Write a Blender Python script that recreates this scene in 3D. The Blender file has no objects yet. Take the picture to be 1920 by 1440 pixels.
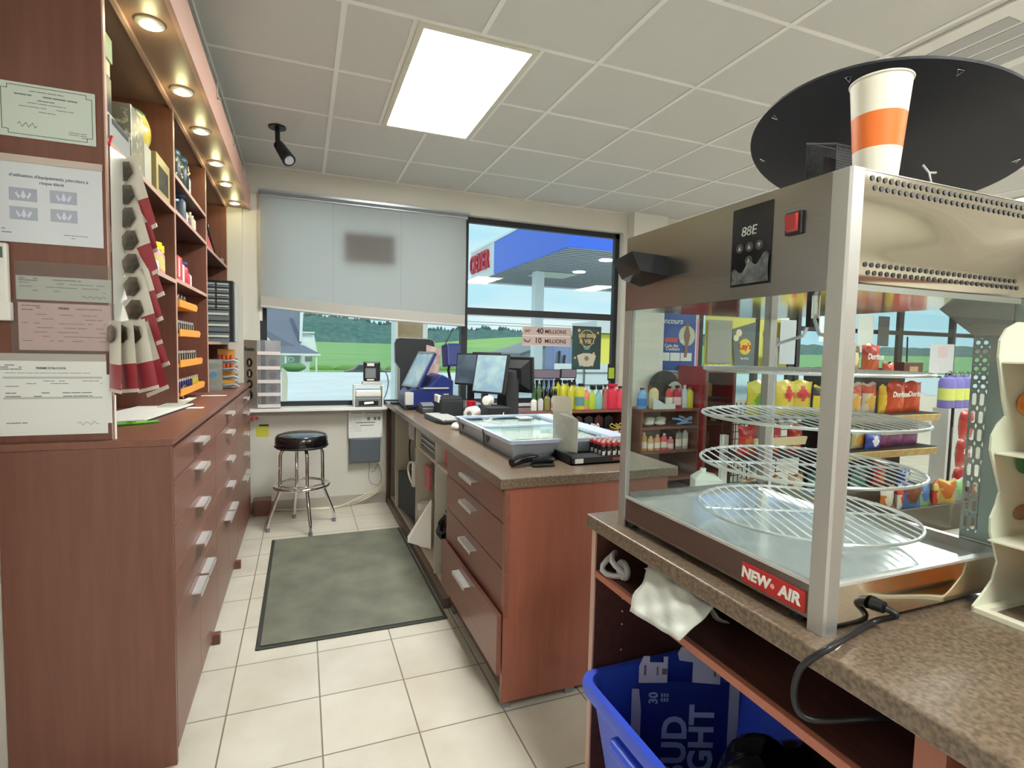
import bpy, bmesh, math, random
from mathutils import Vector, Matrix
random.seed(7)
SC = bpy.context.scene
COL = SC.collection
# ---------------------------------------------------------------- camera
YAW, PITCH, ROLL, FPX, EYE = .3747, -.0636, -.0214, 1002.74, 1.4025
cam_d = bpy.data.cameras.new('camera'); cam = bpy.data.objects.new('camera', cam_d); COL.objects.link(cam)
fwd = Vector((math.sin(YAW)*math.cos(PITCH), math.cos(YAW)*math.cos(PITCH), math.sin(PITCH)))
rgt = Vector((math.cos(YAW), -math.sin(YAW), 0)); dwn = fwd.cross(rgt)
r2 = math.cos(ROLL)*rgt + math.sin(ROLL)*dwn; d2 = -math.sin(ROLL)*rgt + math.cos(ROLL)*dwn
cam.matrix_world = Matrix(((r2.x, -d2.x, -fwd.x, 0), (r2.y, -d2.y, -fwd.y, 0), (r2.z, -d2.z, -fwd.z, EYE), (0, 0, 0, 1)))
cam_d.sensor_fit = 'HORIZONTAL'; cam_d.sensor_width = 36; cam_d.lens = FPX/1920*36
cam_d.clip_start = .05; cam_d.clip_end = 2000
SC.camera = cam
# ---------------------------------------------------------------- view, sky, light
SC.view_settings.view_transform = 'Standard'; SC.view_settings.look = 'None'
SC.view_settings.gamma = 1; SC.view_settings.use_curve_mapping = False
SC.view_settings.exposure = 0.97
W = bpy.data.worlds.new('sky'); SC.world = W; W.use_nodes = True
nt = W.node_tree; nt.nodes.clear()
def N(t, kind, **kw):
    n = t.nodes.new(kind)
    for k, v in kw.items():
        if hasattr(n, k) and not k[0].isupper(): setattr(n, k, v)
        else: n.inputs[k.replace('_', ' ')].default_value = v
    return n
tc = N(nt, 'ShaderNodeTexCoord'); sep = N(nt, 'ShaderNodeSeparateXYZ')
nz = N(nt, 'ShaderNodeTexNoise'); nz.inputs['Scale'].default_value = 3.2; nz.inputs['Detail'].default_value = 5
mp = N(nt, 'ShaderNodeMapping'); mp.inputs['Scale'].default_value = (1, 1, 4)
nt.links.new(tc.outputs['Generated'], sep.inputs[0]); nt.links.new(tc.outputs['Generated'], mp.inputs[0]); nt.links.new(mp.outputs[0], nz.inputs['Vector'])
cr = N(nt, 'ShaderNodeValToRGB'); cr.color_ramp.elements[0].position = .38; cr.color_ramp.elements[1].position = .62
cr.color_ramp.elements[0].color = (.56, .88, 1.0, 1); cr.color_ramp.elements[1].color = (.86, .98, 1.0, 1)
nt.links.new(nz.outputs['Fac'], cr.inputs[0])
bg = N(nt, 'ShaderNodeBackground'); bg.inputs['Strength'].default_value = .54
nt.links.new(cr.outputs[0], bg.inputs[0]); ow = N(nt, 'ShaderNodeOutputWorld'); nt.links.new(bg.outputs[0], ow.inputs[0])
sun_d = bpy.data.lights.new('sun', 'SUN'); sun_d.energy = .9; sun_d.angle = .12; sun_d.color = (1, .97, .9)
sun = bpy.data.objects.new('sun', sun_d); COL.objects.link(sun); sun.rotation_euler = (math.radians(48), 0, math.radians(-150+180))
# ---------------------------------------------------------------- materials
def lin(c):
    return tuple(((v/255)/12.92 if v/255 <= .04045 else ((v/255+.055)/1.055)**2.4) for v in c)
MATS = {}
def mat(name, rgb, rough=.5, metal=0, emit=0, alpha=None, bump=0, bscale=60, rgb2=None, nscale=8, stretch=None, spec=None, trans=0, detail=3, contrast=(.35, .65), coat=0, bdetail=3, bdist=.01):
    if name in MATS: return MATS[name]
    m = bpy.data.materials.new(name); m.use_nodes = True; t = m.node_tree; b = t.nodes['Principled BSDF']
    b.inputs['Base Color'].default_value = (*lin(rgb), 1); b.inputs['Roughness'].default_value = rough; b.inputs['Metallic'].default_value = metal
    if spec is not None: b.inputs['Specular IOR Level'].default_value = spec
    if coat: b.inputs['Coat Weight'].default_value = coat; b.inputs['Coat Roughness'].default_value = .12
    if emit: b.inputs['Emission Color'].default_value = (*lin(rgb), 1); b.inputs['Emission Strength'].default_value = emit
    if trans: b.inputs['Transmission Weight'].default_value = trans
    co = None
    if rgb2 or bump:
        co = N(t, 'ShaderNodeTexCoord'); mpp = N(t, 'ShaderNodeMapping'); t.links.new(co.outputs['Object'], mpp.inputs[0])
        if stretch: mpp.inputs['Scale'].default_value = stretch
    if rgb2:
        n = N(t, 'ShaderNodeTexNoise'); n.inputs['Scale'].default_value = nscale; n.inputs['Detail'].default_value = detail
        t.links.new(mpp.outputs[0], n.inputs['Vector'])
        r = N(t, 'ShaderNodeValToRGB'); r.color_ramp.elements[0].position, r.color_ramp.elements[1].position = contrast
        r.color_ramp.elements[0].color = (*lin(rgb), 1); r.color_ramp.elements[1].color = (*lin(rgb2), 1)
        t.links.new(n.outputs['Fac'], r.inputs[0]); t.links.new(r.outputs[0], b.inputs['Base Color'])
    if bump:
        n2 = N(t, 'ShaderNodeTexNoise'); n2.inputs['Scale'].default_value = bscale; n2.inputs['Detail'].default_value = bdetail
        t.links.new(mpp.outputs[0], n2.inputs['Vector']); bp = N(t, 'ShaderNodeBump'); bp.inputs['Strength'].default_value = bump; bp.inputs['Distance'].default_value = bdist
        t.links.new(n2.outputs['Fac'], bp.inputs['Height']); t.links.new(bp.outputs[0], b.inputs['Normal'])
    MATS[name] = m; return m
def thin(name, rgb, clear=.85, rough=.02, diff=(230, 235, 235), dw=0.0):
    """a thin clear sheet: mostly see-through, a little reflection, optionally some milky diffuse / translucent"""
    if name in MATS: return MATS[name]
    m = bpy.data.materials.new(name); m.use_nodes = True; t = m.node_tree; t.nodes.clear()
    o = N(t, 'ShaderNodeOutputMaterial'); tr = N(t, 'ShaderNodeBsdfTransparent'); tr.inputs[0].default_value = (*lin(rgb), 1)
    gl = N(t, 'ShaderNodeBsdfGlossy'); gl.inputs['Roughness'].default_value = rough
    lw = N(t, 'ShaderNodeFresnel'); lw.inputs['IOR'].default_value = 1.45
    ge = N(t, 'ShaderNodeNewGeometry'); sb = N(t, 'ShaderNodeMath', operation='SUBTRACT'); sb.inputs[0].default_value = 1; t.links.new(ge.outputs['Backfacing'], sb.inputs[1])
    ml = N(t, 'ShaderNodeMath', operation='MULTIPLY'); t.links.new(lw.outputs[0], ml.inputs[0]); t.links.new(sb.outputs[0], ml.inputs[1]); lw = ml
    mx = N(t, 'ShaderNodeMixShader'); t.links.new(lw.outputs[0], mx.inputs[0]); t.links.new(tr.outputs[0], mx.inputs[1]); t.links.new(gl.outputs[0], mx.inputs[2])
    last = mx
    if dw:
        df = N(t, 'ShaderNodeBsdfDiffuse'); df.inputs[0].default_value = (*lin(diff), 1); tl = N(t, 'ShaderNodeBsdfTranslucent'); tl.inputs[0].default_value = (*lin(diff), 1)
        m1 = N(t, 'ShaderNodeMixShader'); m1.inputs[0].default_value = .5; t.links.new(df.outputs[0], m1.inputs[1]); t.links.new(tl.outputs[0], m1.inputs[2])
        m2 = N(t, 'ShaderNodeMixShader'); m2.inputs[0].default_value = dw; t.links.new(last.outputs[0], m2.inputs[1]); t.links.new(m1.outputs[0], m2.inputs[2]); last = m2
    t.links.new(last.outputs[0], o.inputs[0]); MATS[name] = m; return m
def wood(name, a, b_, rough=.38, z=(14, 14, .8)):
    return mat(name, a, rough, rgb2=b_, nscale=4, stretch=z, detail=6, contrast=(.3, .7), bump=.03, bscale=30, coat=.15)
M_CH = wood('cherry_veneer', (112, 70, 56), (121, 78, 64))
M_CHY = wood('cherry_veneer_lengthwise', (120, 75, 62), (130, 84, 71), z=(14, .8, 14))
M_CHE = wood('cherry_veneer_end_panel', (142, 84, 68), (151, 92, 76), .32)
M_EDGE = mat('pink_beige_edge_band', (196, 160, 146), .4)
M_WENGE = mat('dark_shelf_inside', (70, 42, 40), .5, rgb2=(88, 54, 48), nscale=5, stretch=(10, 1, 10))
M_LAM = mat('brown_speckled_laminate', (92, 77, 64), .3, rgb2=(132, 115, 98), nscale=120, detail=10, contrast=(.36, .66), coat=.25)
M_ALU = mat('brushed_aluminium', (232, 232, 232), .34, .65)
M_STEEL = mat('brushed_steel', (158, 156, 153), .24, 1, bump=.02, bscale=5, stretch=(1, 1, 40))
M_STEELW = mat('wavy_polished_steel', (222, 214, 198), .07, 1, bump=1, bscale=1.7, stretch=(1, 1, 4.5), bdetail=0, bdist=.035)
M_POST = mat('satin_steel_post', (188, 188, 186), .42, .75)
M_CHROME = mat('chrome', (225, 225, 228), .08, 1)
M_WIRE = mat('chromed_wire', (236, 236, 238), .3, .7)
M_WHITE = mat('white_plastic', (232, 232, 228), .4)
M_PAPER = mat('white_paper', (228, 231, 230), .7)
M_PAPER2 = mat('grey_white_paper', (205, 208, 200), .7)
M_CERT = mat('mint_certificate_paper', (208, 220, 212), .7)
M_PINK = mat('pink_form_paper', (222, 192, 192), .6)
M_INK = mat('dark_ink', (62, 66, 72), .8)
M_INKG = mat('grey_ink', (128, 134, 136), .8)
M_INKL = mat('pale_blue_ink', (170, 178, 196), .8)
M_BLACK = mat('black_plastic', (24, 26, 30), .42)
M_BLACKG = mat('glossy_black_plastic', (26, 28, 33), .14)
M_BLACKM = mat('matt_black', (30, 34, 40), .7)
M_VINYL = mat('black_vinyl', (20, 20, 24), .18, coat=.5)
M_NAVY = mat('navy_blue_plastic', (34, 48, 110), .3)
M_BIN = mat('blue_bin_plastic', (52, 84, 214), .35)
M_GREYP = mat('grey_plastic', (118, 124, 130), .5)
M_LGREY = mat('light_grey_plastic', (186, 188, 188), .45)
M_SILV = mat('silver_trim', (170, 176, 186), .3, .6)
M_WALL = mat('cream_wall_paint', (210, 208, 200), .8, bump=.02, bscale=90)
M_WALLW = mat('white_wall_paint', (222, 222, 216), .8)
M_MELA = mat('white_melamine', (212, 208, 198), .5)
M_FRAME = mat('dark_window_frame', (44, 46, 50), .45, .3)
M_MAT = mat('grey_rubber_mat', (92, 94, 84), .55, rgb2=(122, 124, 110), nscale=4.5, detail=4, contrast=(.3, .7), bump=.1, bscale=200)
M_MATE = mat('dark_rubber_edge', (52, 53, 52), .6)
M_RED = mat('red_print', (206, 36, 50), .4)
M_REDG = mat('glossy_dark_red', (158, 24, 44), .22)
M_ORANGE = mat('orange_band', (240, 122, 50), .5)
M_CUP = mat('cream_paper_cup', (236, 232, 218), .55)
M_GREEN = mat('lime_green_plastic', (110, 205, 60), .35)
M_YEL = mat('yellow_plastic', (226, 206, 40), .4)
M_GLASS = thin('clear_window_glass', (246, 250, 250))
M_GLASS2 = thin('cabinet_glass', (244, 249, 248))
M_ACRY = thin('clear_acrylic', (238, 240, 242), dw=.22, diff=(225, 225, 232))
M_SLEEVE = thin('clear_plastic_sleeve', (245, 245, 245), dw=.08)
M_LIGHT = mat('lit_diffuser', (255, 255, 246), .5, emit=22)
M_LED = mat('lit_led_lens', (255, 247, 190), .5, emit=9)

# ---------------------------------------------------------------- geometry collector
class MB:
    def __init__(s): s.v = []; s.f = []; s.i = []; s.mi = 0; s.M = None
    def add(s, vs, fs):
        o = len(s.v)
        for p in vs:
            p = Vector(p)
            s.v.append(s.M @ p if s.M is not None else p)
        for f in fs: s.f.append([a+o for a in f]); s.i.append(s.mi)
    def m(s, k): s.mi = k; return s
    def box(s, x0, x1, y0, y1, z0, z1):
        s.add([(x0, y0, z0), (x1, y0, z0), (x1, y1, z0), (x0, y1, z0), (x0, y0, z1), (x1, y0, z1), (x1, y1, z1), (x0, y1, z1)],
              [(0, 3, 2, 1), (4, 5, 6, 7), (0, 1, 5, 4), (1, 2, 6, 5), (2, 3, 7, 6), (3, 0, 4, 7)]); return s
    def ring(s, c, r, ax, n=16, ry=None):
        a = Vector(ax).normalized(); u = a.orthogonal().normalized() if abs(a.z) < .99 else Vector((1, 0, 0)); w = a.cross(u)
        return [Vector(c) + u*(r*math.cos(2*math.pi*k/n)) + w*((ry or r)*math.sin(2*math.pi*k/n)) for k in range(n)]
    def cyl(s, p0, p1, r0, r1=None, n=16, cap=True):
        r1 = r0 if r1 is None else r1; ax = Vector(p1)-Vector(p0)
        vs = s.ring(p0, r0, ax, n) + s.ring(p1, r1, ax, n)
        fs = [(k, (k+1) % n, n+(k+1) % n, n+k) for k in range(n)]
        if cap: fs += [tuple(range(n-1, -1, -1)), tuple(range(n, 2*n))]
        s.add(vs, fs); return s
    def stube(s, pts, r, n=8, sub=6):
        P = [Vector(p) for p in pts]; P = [P[0]*2-P[1]]+P+[P[-1]*2-P[-2]]; out = []
        for i in range(1, len(P)-2):
            for k in range(sub):
                t = k/sub; a, b, c, d = P[i-1], P[i], P[i+1], P[i+2]
                out.append(.5*((2*b)+(c-a)*t+(2*a-5*b+4*c-d)*t*t+(3*b-a-3*c+d)*t**3))
        return s.tube(out+[P[-2]], r, n)
    def tube(s, pts, r, n=8, closed=False):
        P = [Vector(p) for p in pts]; L = len(P); vs = []; pu = None
        for i in range(L):
            a = P[(i-1) % L] if (closed or i > 0) else P[i]; b = P[(i+1) % L] if (closed or i < L-1) else P[i]
            t = (b-a).normalized()
            if pu is None: pu = t.orthogonal().normalized()
            u = (pu - t*pu.dot(t)).normalized(); w = t.cross(u); pu = u
            rr = r[i] if isinstance(r, (list, tuple)) else r
            vs += [P[i] + u*(rr*math.cos(2*math.pi*k/n)) + w*(rr*math.sin(2*math.pi*k/n)) for k in range(n)]
        fs = []
        for i in range(L if closed else L-1):
            j = (i+1) % L
            fs += [(i*n+k, i*n+(k+1) % n, j*n+(k+1) % n, j*n+k) for k in range(n)]
        if not closed: fs += [tuple(range(n-1, -1, -1)), tuple(range((L-1)*n, L*n))]
        s.add(vs, fs); return s
    def lathe(s, prof, c=(0, 0, 0), n=20, sx=1, sy=1):
        vs = []
        for r, z in prof: vs += [(c[0]+sx*r*math.cos(2*math.pi*k/n), c[1]+sy*r*math.sin(2*math.pi*k/n), c[2]+z) for k in range(n)]
        L = len(prof); fs = [(i*n+k, i*n+(k+1) % n, (i+1)*n+(k+1) % n, (i+1)*n+k) for i in range(L-1) for k in range(n)]
        fs += [tuple(range(n-1, -1, -1)), tuple(range((L-1)*n, L*n))]
        s.add(vs, fs); return s
    def prism(s, poly, ax, a, b):
        """poly of 2-D points extruded along axis ax from a to b; the 2-D axes are the other two in x,y,z order"""
        def P(p, h):
            return (h, p[0], p[1]) if ax == 0 else (p[0], h, p[1]) if ax == 1 else (p[0], p[1], h)
        n = len(poly); s.add([P(p, a) for p in poly]+[P(p, b) for p in poly], [tuple(range(n)), tuple(range(2*n-1, n-1, -1))]+[(k, k+n, (k+1) % n+n, (k+1) % n) for k in range(n)]); return s
    def quad(s, *p): s.add(p, [tuple(range(len(p)))]); return s
    def ball(s, c, r, n=12, sc=(1, 1, 1)):
        prof = [(max(.0005, math.sin(math.pi*i/8))*r, -math.cos(math.pi*i/8)*r*sc[2]) for i in range(9)]
        return s.lathe(prof, c, n, sc[0], sc[1])
    def grid(s, fn, nu, nv):
        vs = [fn(i/nu, j/nv) for j in range(nv+1) for i in range(nu+1)]
        s.add(vs, [(j*(nu+1)+i, j*(nu+1)+i+1, (j+1)*(nu+1)+i+1, (j+1)*(nu+1)+i) for j in range(nv) for i in range(nu)]); return s
def make(name, mb, mats, parent=None, loc=None, smooth=False, bevel=0, world=True, solid=0):
    """ONE mesh object out of a collector. loc: its origin (world). Children get local coordinates."""
    inv = None
    if parent is not None:
        inv = WM[parent.name].inverted() if world else None
        org = Matrix.Identity(4)
    if parent is None and loc is None and world:
        xs = [p.x for p in mb.v]; ys = [p.y for p in mb.v]; zs = [p.z for p in mb.v]
        loc = Vector(((min(xs)+max(xs))/2, (min(ys)+max(ys))/2, min(zs)))
    me = bpy.data.meshes.new(name); vs = mb.v
    if inv is not None: vs = [inv @ p for p in vs]
    elif parent is None and world: vs = [p-Vector(loc) for p in vs]
    me.from_pydata([tuple(p) for p in vs], [], mb.f)
    mats = mats if isinstance(mats, (list, tuple)) else [mats]
    for m in mats: me.materials.append(m)
    for p, k in zip(me.polygons, mb.i): p.material_index = k; p.use_smooth = smooth
    bm = bmesh.new(); bm.from_mesh(me); bmesh.ops.recalc_face_normals(bm, faces=bm.faces); bm.to_mesh(me); bm.free(); me.update()
    if smooth:
        try: me.set_sharp_from_angle(angle=math.radians(40))
        except Exception: pass
    o = bpy.data.objects.new(name, me); COL.objects.link(o)
    if parent is not None:
        o.parent = parent; WM[o.name] = WM[parent.name].copy()
    else:
        o.location = loc or (0, 0, 0); WM[o.name] = Matrix.Translation(o.location)
    if bevel:
        bv = o.modifiers.new('bevel', 'BEVEL'); bv.width = bevel; bv.segments = 2; bv.limit_method = 'ANGLE'; bv.angle_limit = math.radians(50)
    if solid:
        so = o.modifiers.new('thickness', 'SOLIDIFY'); so.thickness = solid
    return o
WM = {}
def thing(name, label, cat, loc=(0, 0, 0), rz=0, group=None):
    o = bpy.data.objects.new(name, None); COL.objects.link(o); o.empty_display_size = .05
    o.location = loc; o.rotation_euler = (0, 0, rz); WM[o.name] = Matrix.Translation(loc) @ Matrix.Rotation(rz, 4, 'Z')
    tag(o, label, cat, group); return o
def tag(o, label=None, cat=None, group=None, kind=None):
    if label: o['label'] = label
    if cat: o['category'] = cat
    if group: o['group'] = group
    if kind: o['kind'] = kind
    return o
def solo(name, mb, mats, label, cat, group=None, **kw):
    return tag(make(name, mb, mats, **kw), label, cat, group)
def struct(name, mb, mats, parent=None, **kw):
    o = make(name, mb, mats, parent, **kw)
    if parent is None: o['kind'] = 'structure'
    return o
def kids(o): return [c for c in COL.objects if c.parent == o]
def dup(root, loc, rz=None, label=None, group=None, scale=None):
    r = root.copy(); COL.objects.link(r); r.location = loc
    if rz is not None: r.rotation_euler = (0, 0, rz)
    if scale: r.scale = scale
    if label: r['label'] = label
    if group: r['group'] = group
    WM[r.name] = Matrix.Translation(loc)
    for ch in TREE.get(root.name) or TREE.setdefault(root.name, kids(root)):
        c = ch.copy(); COL.objects.link(c); c.parent = r
        for g in TREE.get(ch.name) or TREE.setdefault(ch.name, kids(ch)):
            d = g.copy(); COL.objects.link(d); d.parent = c
    return r
TREE = {}
def text(s, size, m, org, right, up, parent=None, name='lettering', bold=0, align='CENTER', shear=0, ext=.0006, spacing=1, label=None, sx=1):
    """flat raised lettering; org = centre of the line, right/up = world directions"""
    cu = bpy.data.curves.new(name, 'FONT'); cu.body = s; cu.size = size; cu.offset = bold; cu.extrude = ext; cu.align_x = align; cu.align_y = 'CENTER'
    cu.shear = shear; cu.space_character = spacing; cu.resolution_u = 3
    tmp = bpy.data.objects.new('tmp', cu); COL.objects.link(tmp); dg = bpy.context.evaluated_depsgraph_get(); dg.update()
    me = bpy.data.meshes.new_from_object(tmp.evaluated_get(dg)); bpy.data.objects.remove(tmp)
    R_ = Vector(right).normalized(); U_ = Vector(up).normalized(); F_ = R_.cross(U_)
    X = Matrix(((R_.x, U_.x, F_.x, org[0]), (R_.y, U_.y, F_.y, org[1]), (R_.z, U_.z, F_.z, org[2]), (0, 0, 0, 1)))
    if parent is not None: X = WM[parent.name].inverted() @ X
    me.transform(X @ Matrix.Diagonal((sx, 1, 1, 1))); me.materials.clear(); me.materials.append(m); me.name = name
    o = bpy.data.objects.new(name, me); COL.objects.link(o); WM[o.name] = Matrix.Identity(4)
    if parent is not None: o.parent = parent; WM[o.name] = WM[parent.name].copy()
    if label: o['label'] = label
    return o
XR, YR, ZU = (1, 0, 0), (0, 1, 0), (0, 0, 1)
EASTF = (0, -1, 0)      # reading direction on a face that looks towards -X
def lines(mb, org, right, up, w, rows, h=.0035, gap=.012, n=None, jit=.3, nrm=None):
    """printed lines of small text as thin bars (illegible print)"""
    R_, U_ = Vector(right), Vector(up); F_ = R_.cross(U_)*.0006
    for k in range(rows):
        x = 0
        while x < w*.98:
            l = random.uniform(.03, .12)*w*2
            l = min(l, w-x)
            if random.random() < .85:
                a = Vector(org)+R_*x-U_*(k*gap)+F_; b = a+R_*(l*.9); mb.quad(a, b, b-U_*h, a-U_*h)
            x += l
    return mb
# ================================================================= ROOM
HC, TC, CX, CY = 2.849, .608, .1719, 2.442
TF, FX, FY = .3336, -.2717, 2.5213
BX, BY, FRX = 10.3, 4.88, -.83
# floor tiles: procedural grout grid in world metres
mf = bpy.data.materials.new('cream_floor_tile'); mf.use_nodes = True; t = mf.node_tree; b = t.nodes['Principled BSDF']
co = N(t, 'ShaderNodeTexCoord'); sp = N(t, 'ShaderNodeSeparateXYZ'); t.links.new(co.outputs['Object'], sp.inputs[0])
def grout(axis, off):
    a = N(t, 'ShaderNodeMath', operation='SUBTRACT'); t.links.new(sp.outputs[axis], a.inputs[0]); a.inputs[1].default_value = off
    d = N(t, 'ShaderNodeMath', operation='DIVIDE'); t.links.new(a.outputs[0], d.inputs[0]); d.inputs[1].default_value = TF
    f = N(t, 'ShaderNodeMath', operation='FRACT'); t.links.new(d.outputs[0], f.inputs[0])
    p = N(t, 'ShaderNodeMath', operation='PINGPONG'); t.links.new(f.outputs[0], p.inputs[0]); p.inputs[1].default_value = .5
    l = N(t, 'ShaderNodeMath', operation='LESS_THAN'); t.links.new(p.outputs[0], l.inputs[0]); l.inputs[1].default_value = .0085
    fl = N(t, 'ShaderNodeMath', operation='FLOOR'); t.links.new(d.outputs[0], fl.inputs[0]); return l, fl
gx, fx_ = grout(0, FX); gy, fy_ = grout(1, FY)
mg = N(t, 'ShaderNodeMath', operation='MAXIMUM'); t.links.new(gx.outputs[0], mg.inputs[0]); t.links.new(gy.outputs[0], mg.inputs[1])
n1 = N(t, 'ShaderNodeTexNoise'); n1.inputs['Scale'].default_value = 3.5; n1.inputs['Detail'].default_value = 6; t.links.new(co.outputs['Object'], n1.inputs['Vector'])
r1 = N(t, 'ShaderNodeValToRGB'); r1.color_ramp.elements[0].position = .3; r1.color_ramp.elements[1].position = .7
r1.color_ramp.elements[0].color = (*lin((196, 190, 176)), 1); r1.color_ramp.elements[1].color = (*lin((212, 208, 198)), 1); t.links.new(n1.outputs['Fac'], r1.inputs[0])
cb = N(t, 'ShaderNodeCombineXYZ'); t.links.new(fx_.outputs[0], cb.inputs[0]); t.links.new(fy_.outputs[0], cb.inputs[1])
wn = N(t, 'ShaderNodeTexWhiteNoise'); t.links.new(cb.outputs[0], wn.inputs['Vector'])
hs = N(t, 'ShaderNodeHueSaturation'); t.links.new(r1.outputs[0], hs.inputs['Color'])
mr = N(t, 'ShaderNodeMapRange'); mr.inputs[3].default_value = .95; mr.inputs[4].default_value = 1.03; t.links.new(wn.outputs['Value'], mr.inputs[0]); t.links.new(mr.outputs[0], hs.inputs['Value'])
mx = N(t, 'ShaderNodeMix', data_type='RGBA'); t.links.new(mg.outputs[0], mx.inputs[0]); t.links.new(hs.outputs[0], mx.inputs[6]); mx.inputs[7].default_value = (*lin((120, 112, 98)), 1)
t.links.new(mx.outputs[2], b.inputs['Base Color']); b.inputs['Roughness'].default_value = .28
struct('floor', MB().box(-.95, BX, -3.2, 5.02, -.1, 0), mf, loc=(0, 0, 0))
M_CEIL = mat('ceiling_tile', (208, 208, 206), .9, bump=.06, bscale=140)
M_TEE = mat('ceiling_tee', (236, 236, 234), .6)
cm = MB(); cm.box(-.95, BX, -3.2, 5.02, HC, HC+.06); struct('ceiling', cm, M_CEIL, loc=(0, 0, HC))
tg = MB()
for i in range(-2, 17):
    x = CX+TC*i
    if x < -.8: continue
    y0 = -3.1
    segs = [(-3.1, BY)] if i != 1 else [(-3.1, CY), (CY+2*TC, BY)]
    for a, b_ in segs: tg.box(x-.012, x+.012, a, b_, HC-.005, HC+.001)
for j in range(-9, 5):
    y = CY+TC*j
    if y > BY: continue
    segs = [(-.83, BX)] if j != 1 else [(-.83, CX+.5*TC), (CX+1.5*TC, BX)]
    for a, b_ in segs: tg.box(a, b_, y-.011, y+.011, HC-.004, HC+.001)
for xs in (.5, 1.5): tg.box(CX+xs*TC-.012, CX+xs*TC+.012, CY, CY+2*TC, HC-.005, HC+.001)
tg.box(-.83, BX, BY-.025, BY, HC-.006, HC+.001)
struct('trim_1', tg, M_TEE)
struct('trim_2', MB().box(-.47, -.425, -1, BY, HC-.02, HC), mat('ceiling_wall_angle', (206, 208, 204), .6))
struct('wall_left', MB().box(-.95, -.83, -3.2, 5.02, 0, HC), M_WALLW)
struct('wall_rear', MB().box(-.95, BX, -3.2, -3.1, 0, HC), M_WALLW)
struct('added_reflection_bands', MB().box(-.8, BX-.2, -3.10, -3.04, .0, 1.0).box(-.8, BX-.2, -3.10, -3.05, 1.72, 1.95).box(2.6, 3.6, -3.10, -3.03, 0, 2.1), M_CH)  # unseen brown bands and door, added to reflect in the warmer's steel
struct('wall_right', MB().box(BX-.1, BX, -3.1, 5.02, 0, HC), M_WALLW)
# front (window) wall with real openings; piers between the openings
wf = MB(); WZ0, WZ1 = .87, 2.65
def pier(x0, x1): wf.box(x0, x1, BY, 5.02, WZ0, WZ1)
wf.box(-.83, BX-.1, BY, 5.02, 0, WZ0)
wf.box(-.83, BX-.1, BY, 5.02, WZ1, HC)
pier(-.83, -.325); pier(3.14, 4.17)
struct('wall_front', wf, M_WALL)
struct('baseboard_front', MB().box(-.39, .72, BY-.012, BY, 0, .085), mat('grey_vinyl_base', (176, 172, 162), .5))
struct('trim_3', MB().box(3.20, 3.62, BY-.10, BY, 0, HC), M_WALLW)
struct('trim_4', MB().box(-.83, -.325-.12, BY-.02, BY-.001, .9, 2.84), M_WALL)
def window(n, x0, x1, z0, z1, mull=(), rails=(), t_=.045):
    w = MB(); y0, y1 = 4.955, 5.005
    w.box(x0, x0+t_, y0, y1, z0, z1); w.box(x1-t_, x1, y0, y1, z0, z1); w.box(x0, x1, y0, y1, z0, z0+t_); w.box(x0, x1, y0, y1, z1-t_, z1)
    for m in mull: w.box(m-.03, m+.03, y0-.02, y1, z0, z1)
    for r in rails: w.box(x0, x1, y0-.01, y1, r-.028, r+.028)
    root = struct(f'window_{n}', w, M_FRAME)
    make('glass_pane', MB().box(x0+.01, x1-.01, 4.978, 4.984, z0+.01, z1-.01), M_GLASS, root)
    return root
w1 = window(1, -.325, 3.14, .87, 2.65, mull=(1.44,), t_=.05)
make('window_rail', MB().box(1.47, 3.1, 4.945, 5.0, 1.735, 1.80), M_FRAME, w1)
window(2, 4.17, 5.70, .5, 2.65, mull=(4.25, 5.10), t_=.06)
window(3, 5.70, 7.72, .5, 2.65, mull=(5.78, 6.6), rails=(1.75,))
window(4, 7.72, BX-.1, .5, 2.65, mull=(8.86,), rails=(1.755,))
# window stool (white sill board)
struct('window_1_sill', MB().box(-.45, .70, 4.745, 4.955, .855, .88), mat('white_sill', (232, 232, 230), .3), bevel=.003)
struct('trim_5', MB().box(.70, 3.14, 4.80, 4.955, .855, .872), mat('white_sill', (232, 232, 230), .3))
# ---------------------------------------------------------------- ceiling lights
def ceil_light(x0, x1, y0, y1, label, grp=None):
    t_ = thing('ceiling_light_panel', label, 'ceiling light', ((x0+x1)/2, (y0+y1)/2, HC-.012), group=grp)
    f = MB(); e = .03
    f.box(x0, x0+e, y0, y1, HC-.014, HC-.001); f.box(x1-e, x1, y0, y1, HC-.014, HC-.001); f.box(x0+e, x1-e, y0, y0+e, HC-.014, HC-.001); f.box(x0+e, x1-e, y1-e, y1, HC-.014, HC-.001)
    make('frame', f, mat('warm_white_fixture_frame', (214, 212, 196), .5), t_)
    make('diffuser', MB().box(x0+e, x1-e, y0+e, y1-e, HC-.010, HC-.002), M_LIGHT, t_, )
ceil_light(CX+.5*TC+.01, CX+1.5*TC-.01, CY+.01, CY+2*TC-.01, 'lit white rectangular light panel in the suspended tile ceiling above the cash counter')
for x, y, w_ in [(.5, -1.6, 'behind the camera above the left aisle'), (3.2, -1.4, 'behind the camera above the middle of the shop'), (5.9, -1.4, 'behind the camera toward the right wall'), (5.9, 2.6, 'above the snack gondola'), (8.4, 1.2, 'nearest the right wall')]:
    ceil_light(x, x+TC, y, y+2*TC, 'lit rectangular ceiling light panel '+w_, 'other ceiling light panels')
# air vent
tv = thing('ceiling_air_vent', 'white square air vent with grey slots in the ceiling above the black round tray', 'vent', (2.9, 1.75, HC-.012))
vf = MB().box(2.66, 3.24, 1.32, 1.90, HC-.012, HC-.002); make('face_plate', vf, M_WHITE, tv)
for k in range(4): make('slot', MB().box(2.752+.108*k, 2.840+.108*k, 1.42, 1.80, HC-.0145, HC-.0125), mat('grey_vent_slot', (176, 177, 178), .6), tv)
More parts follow.
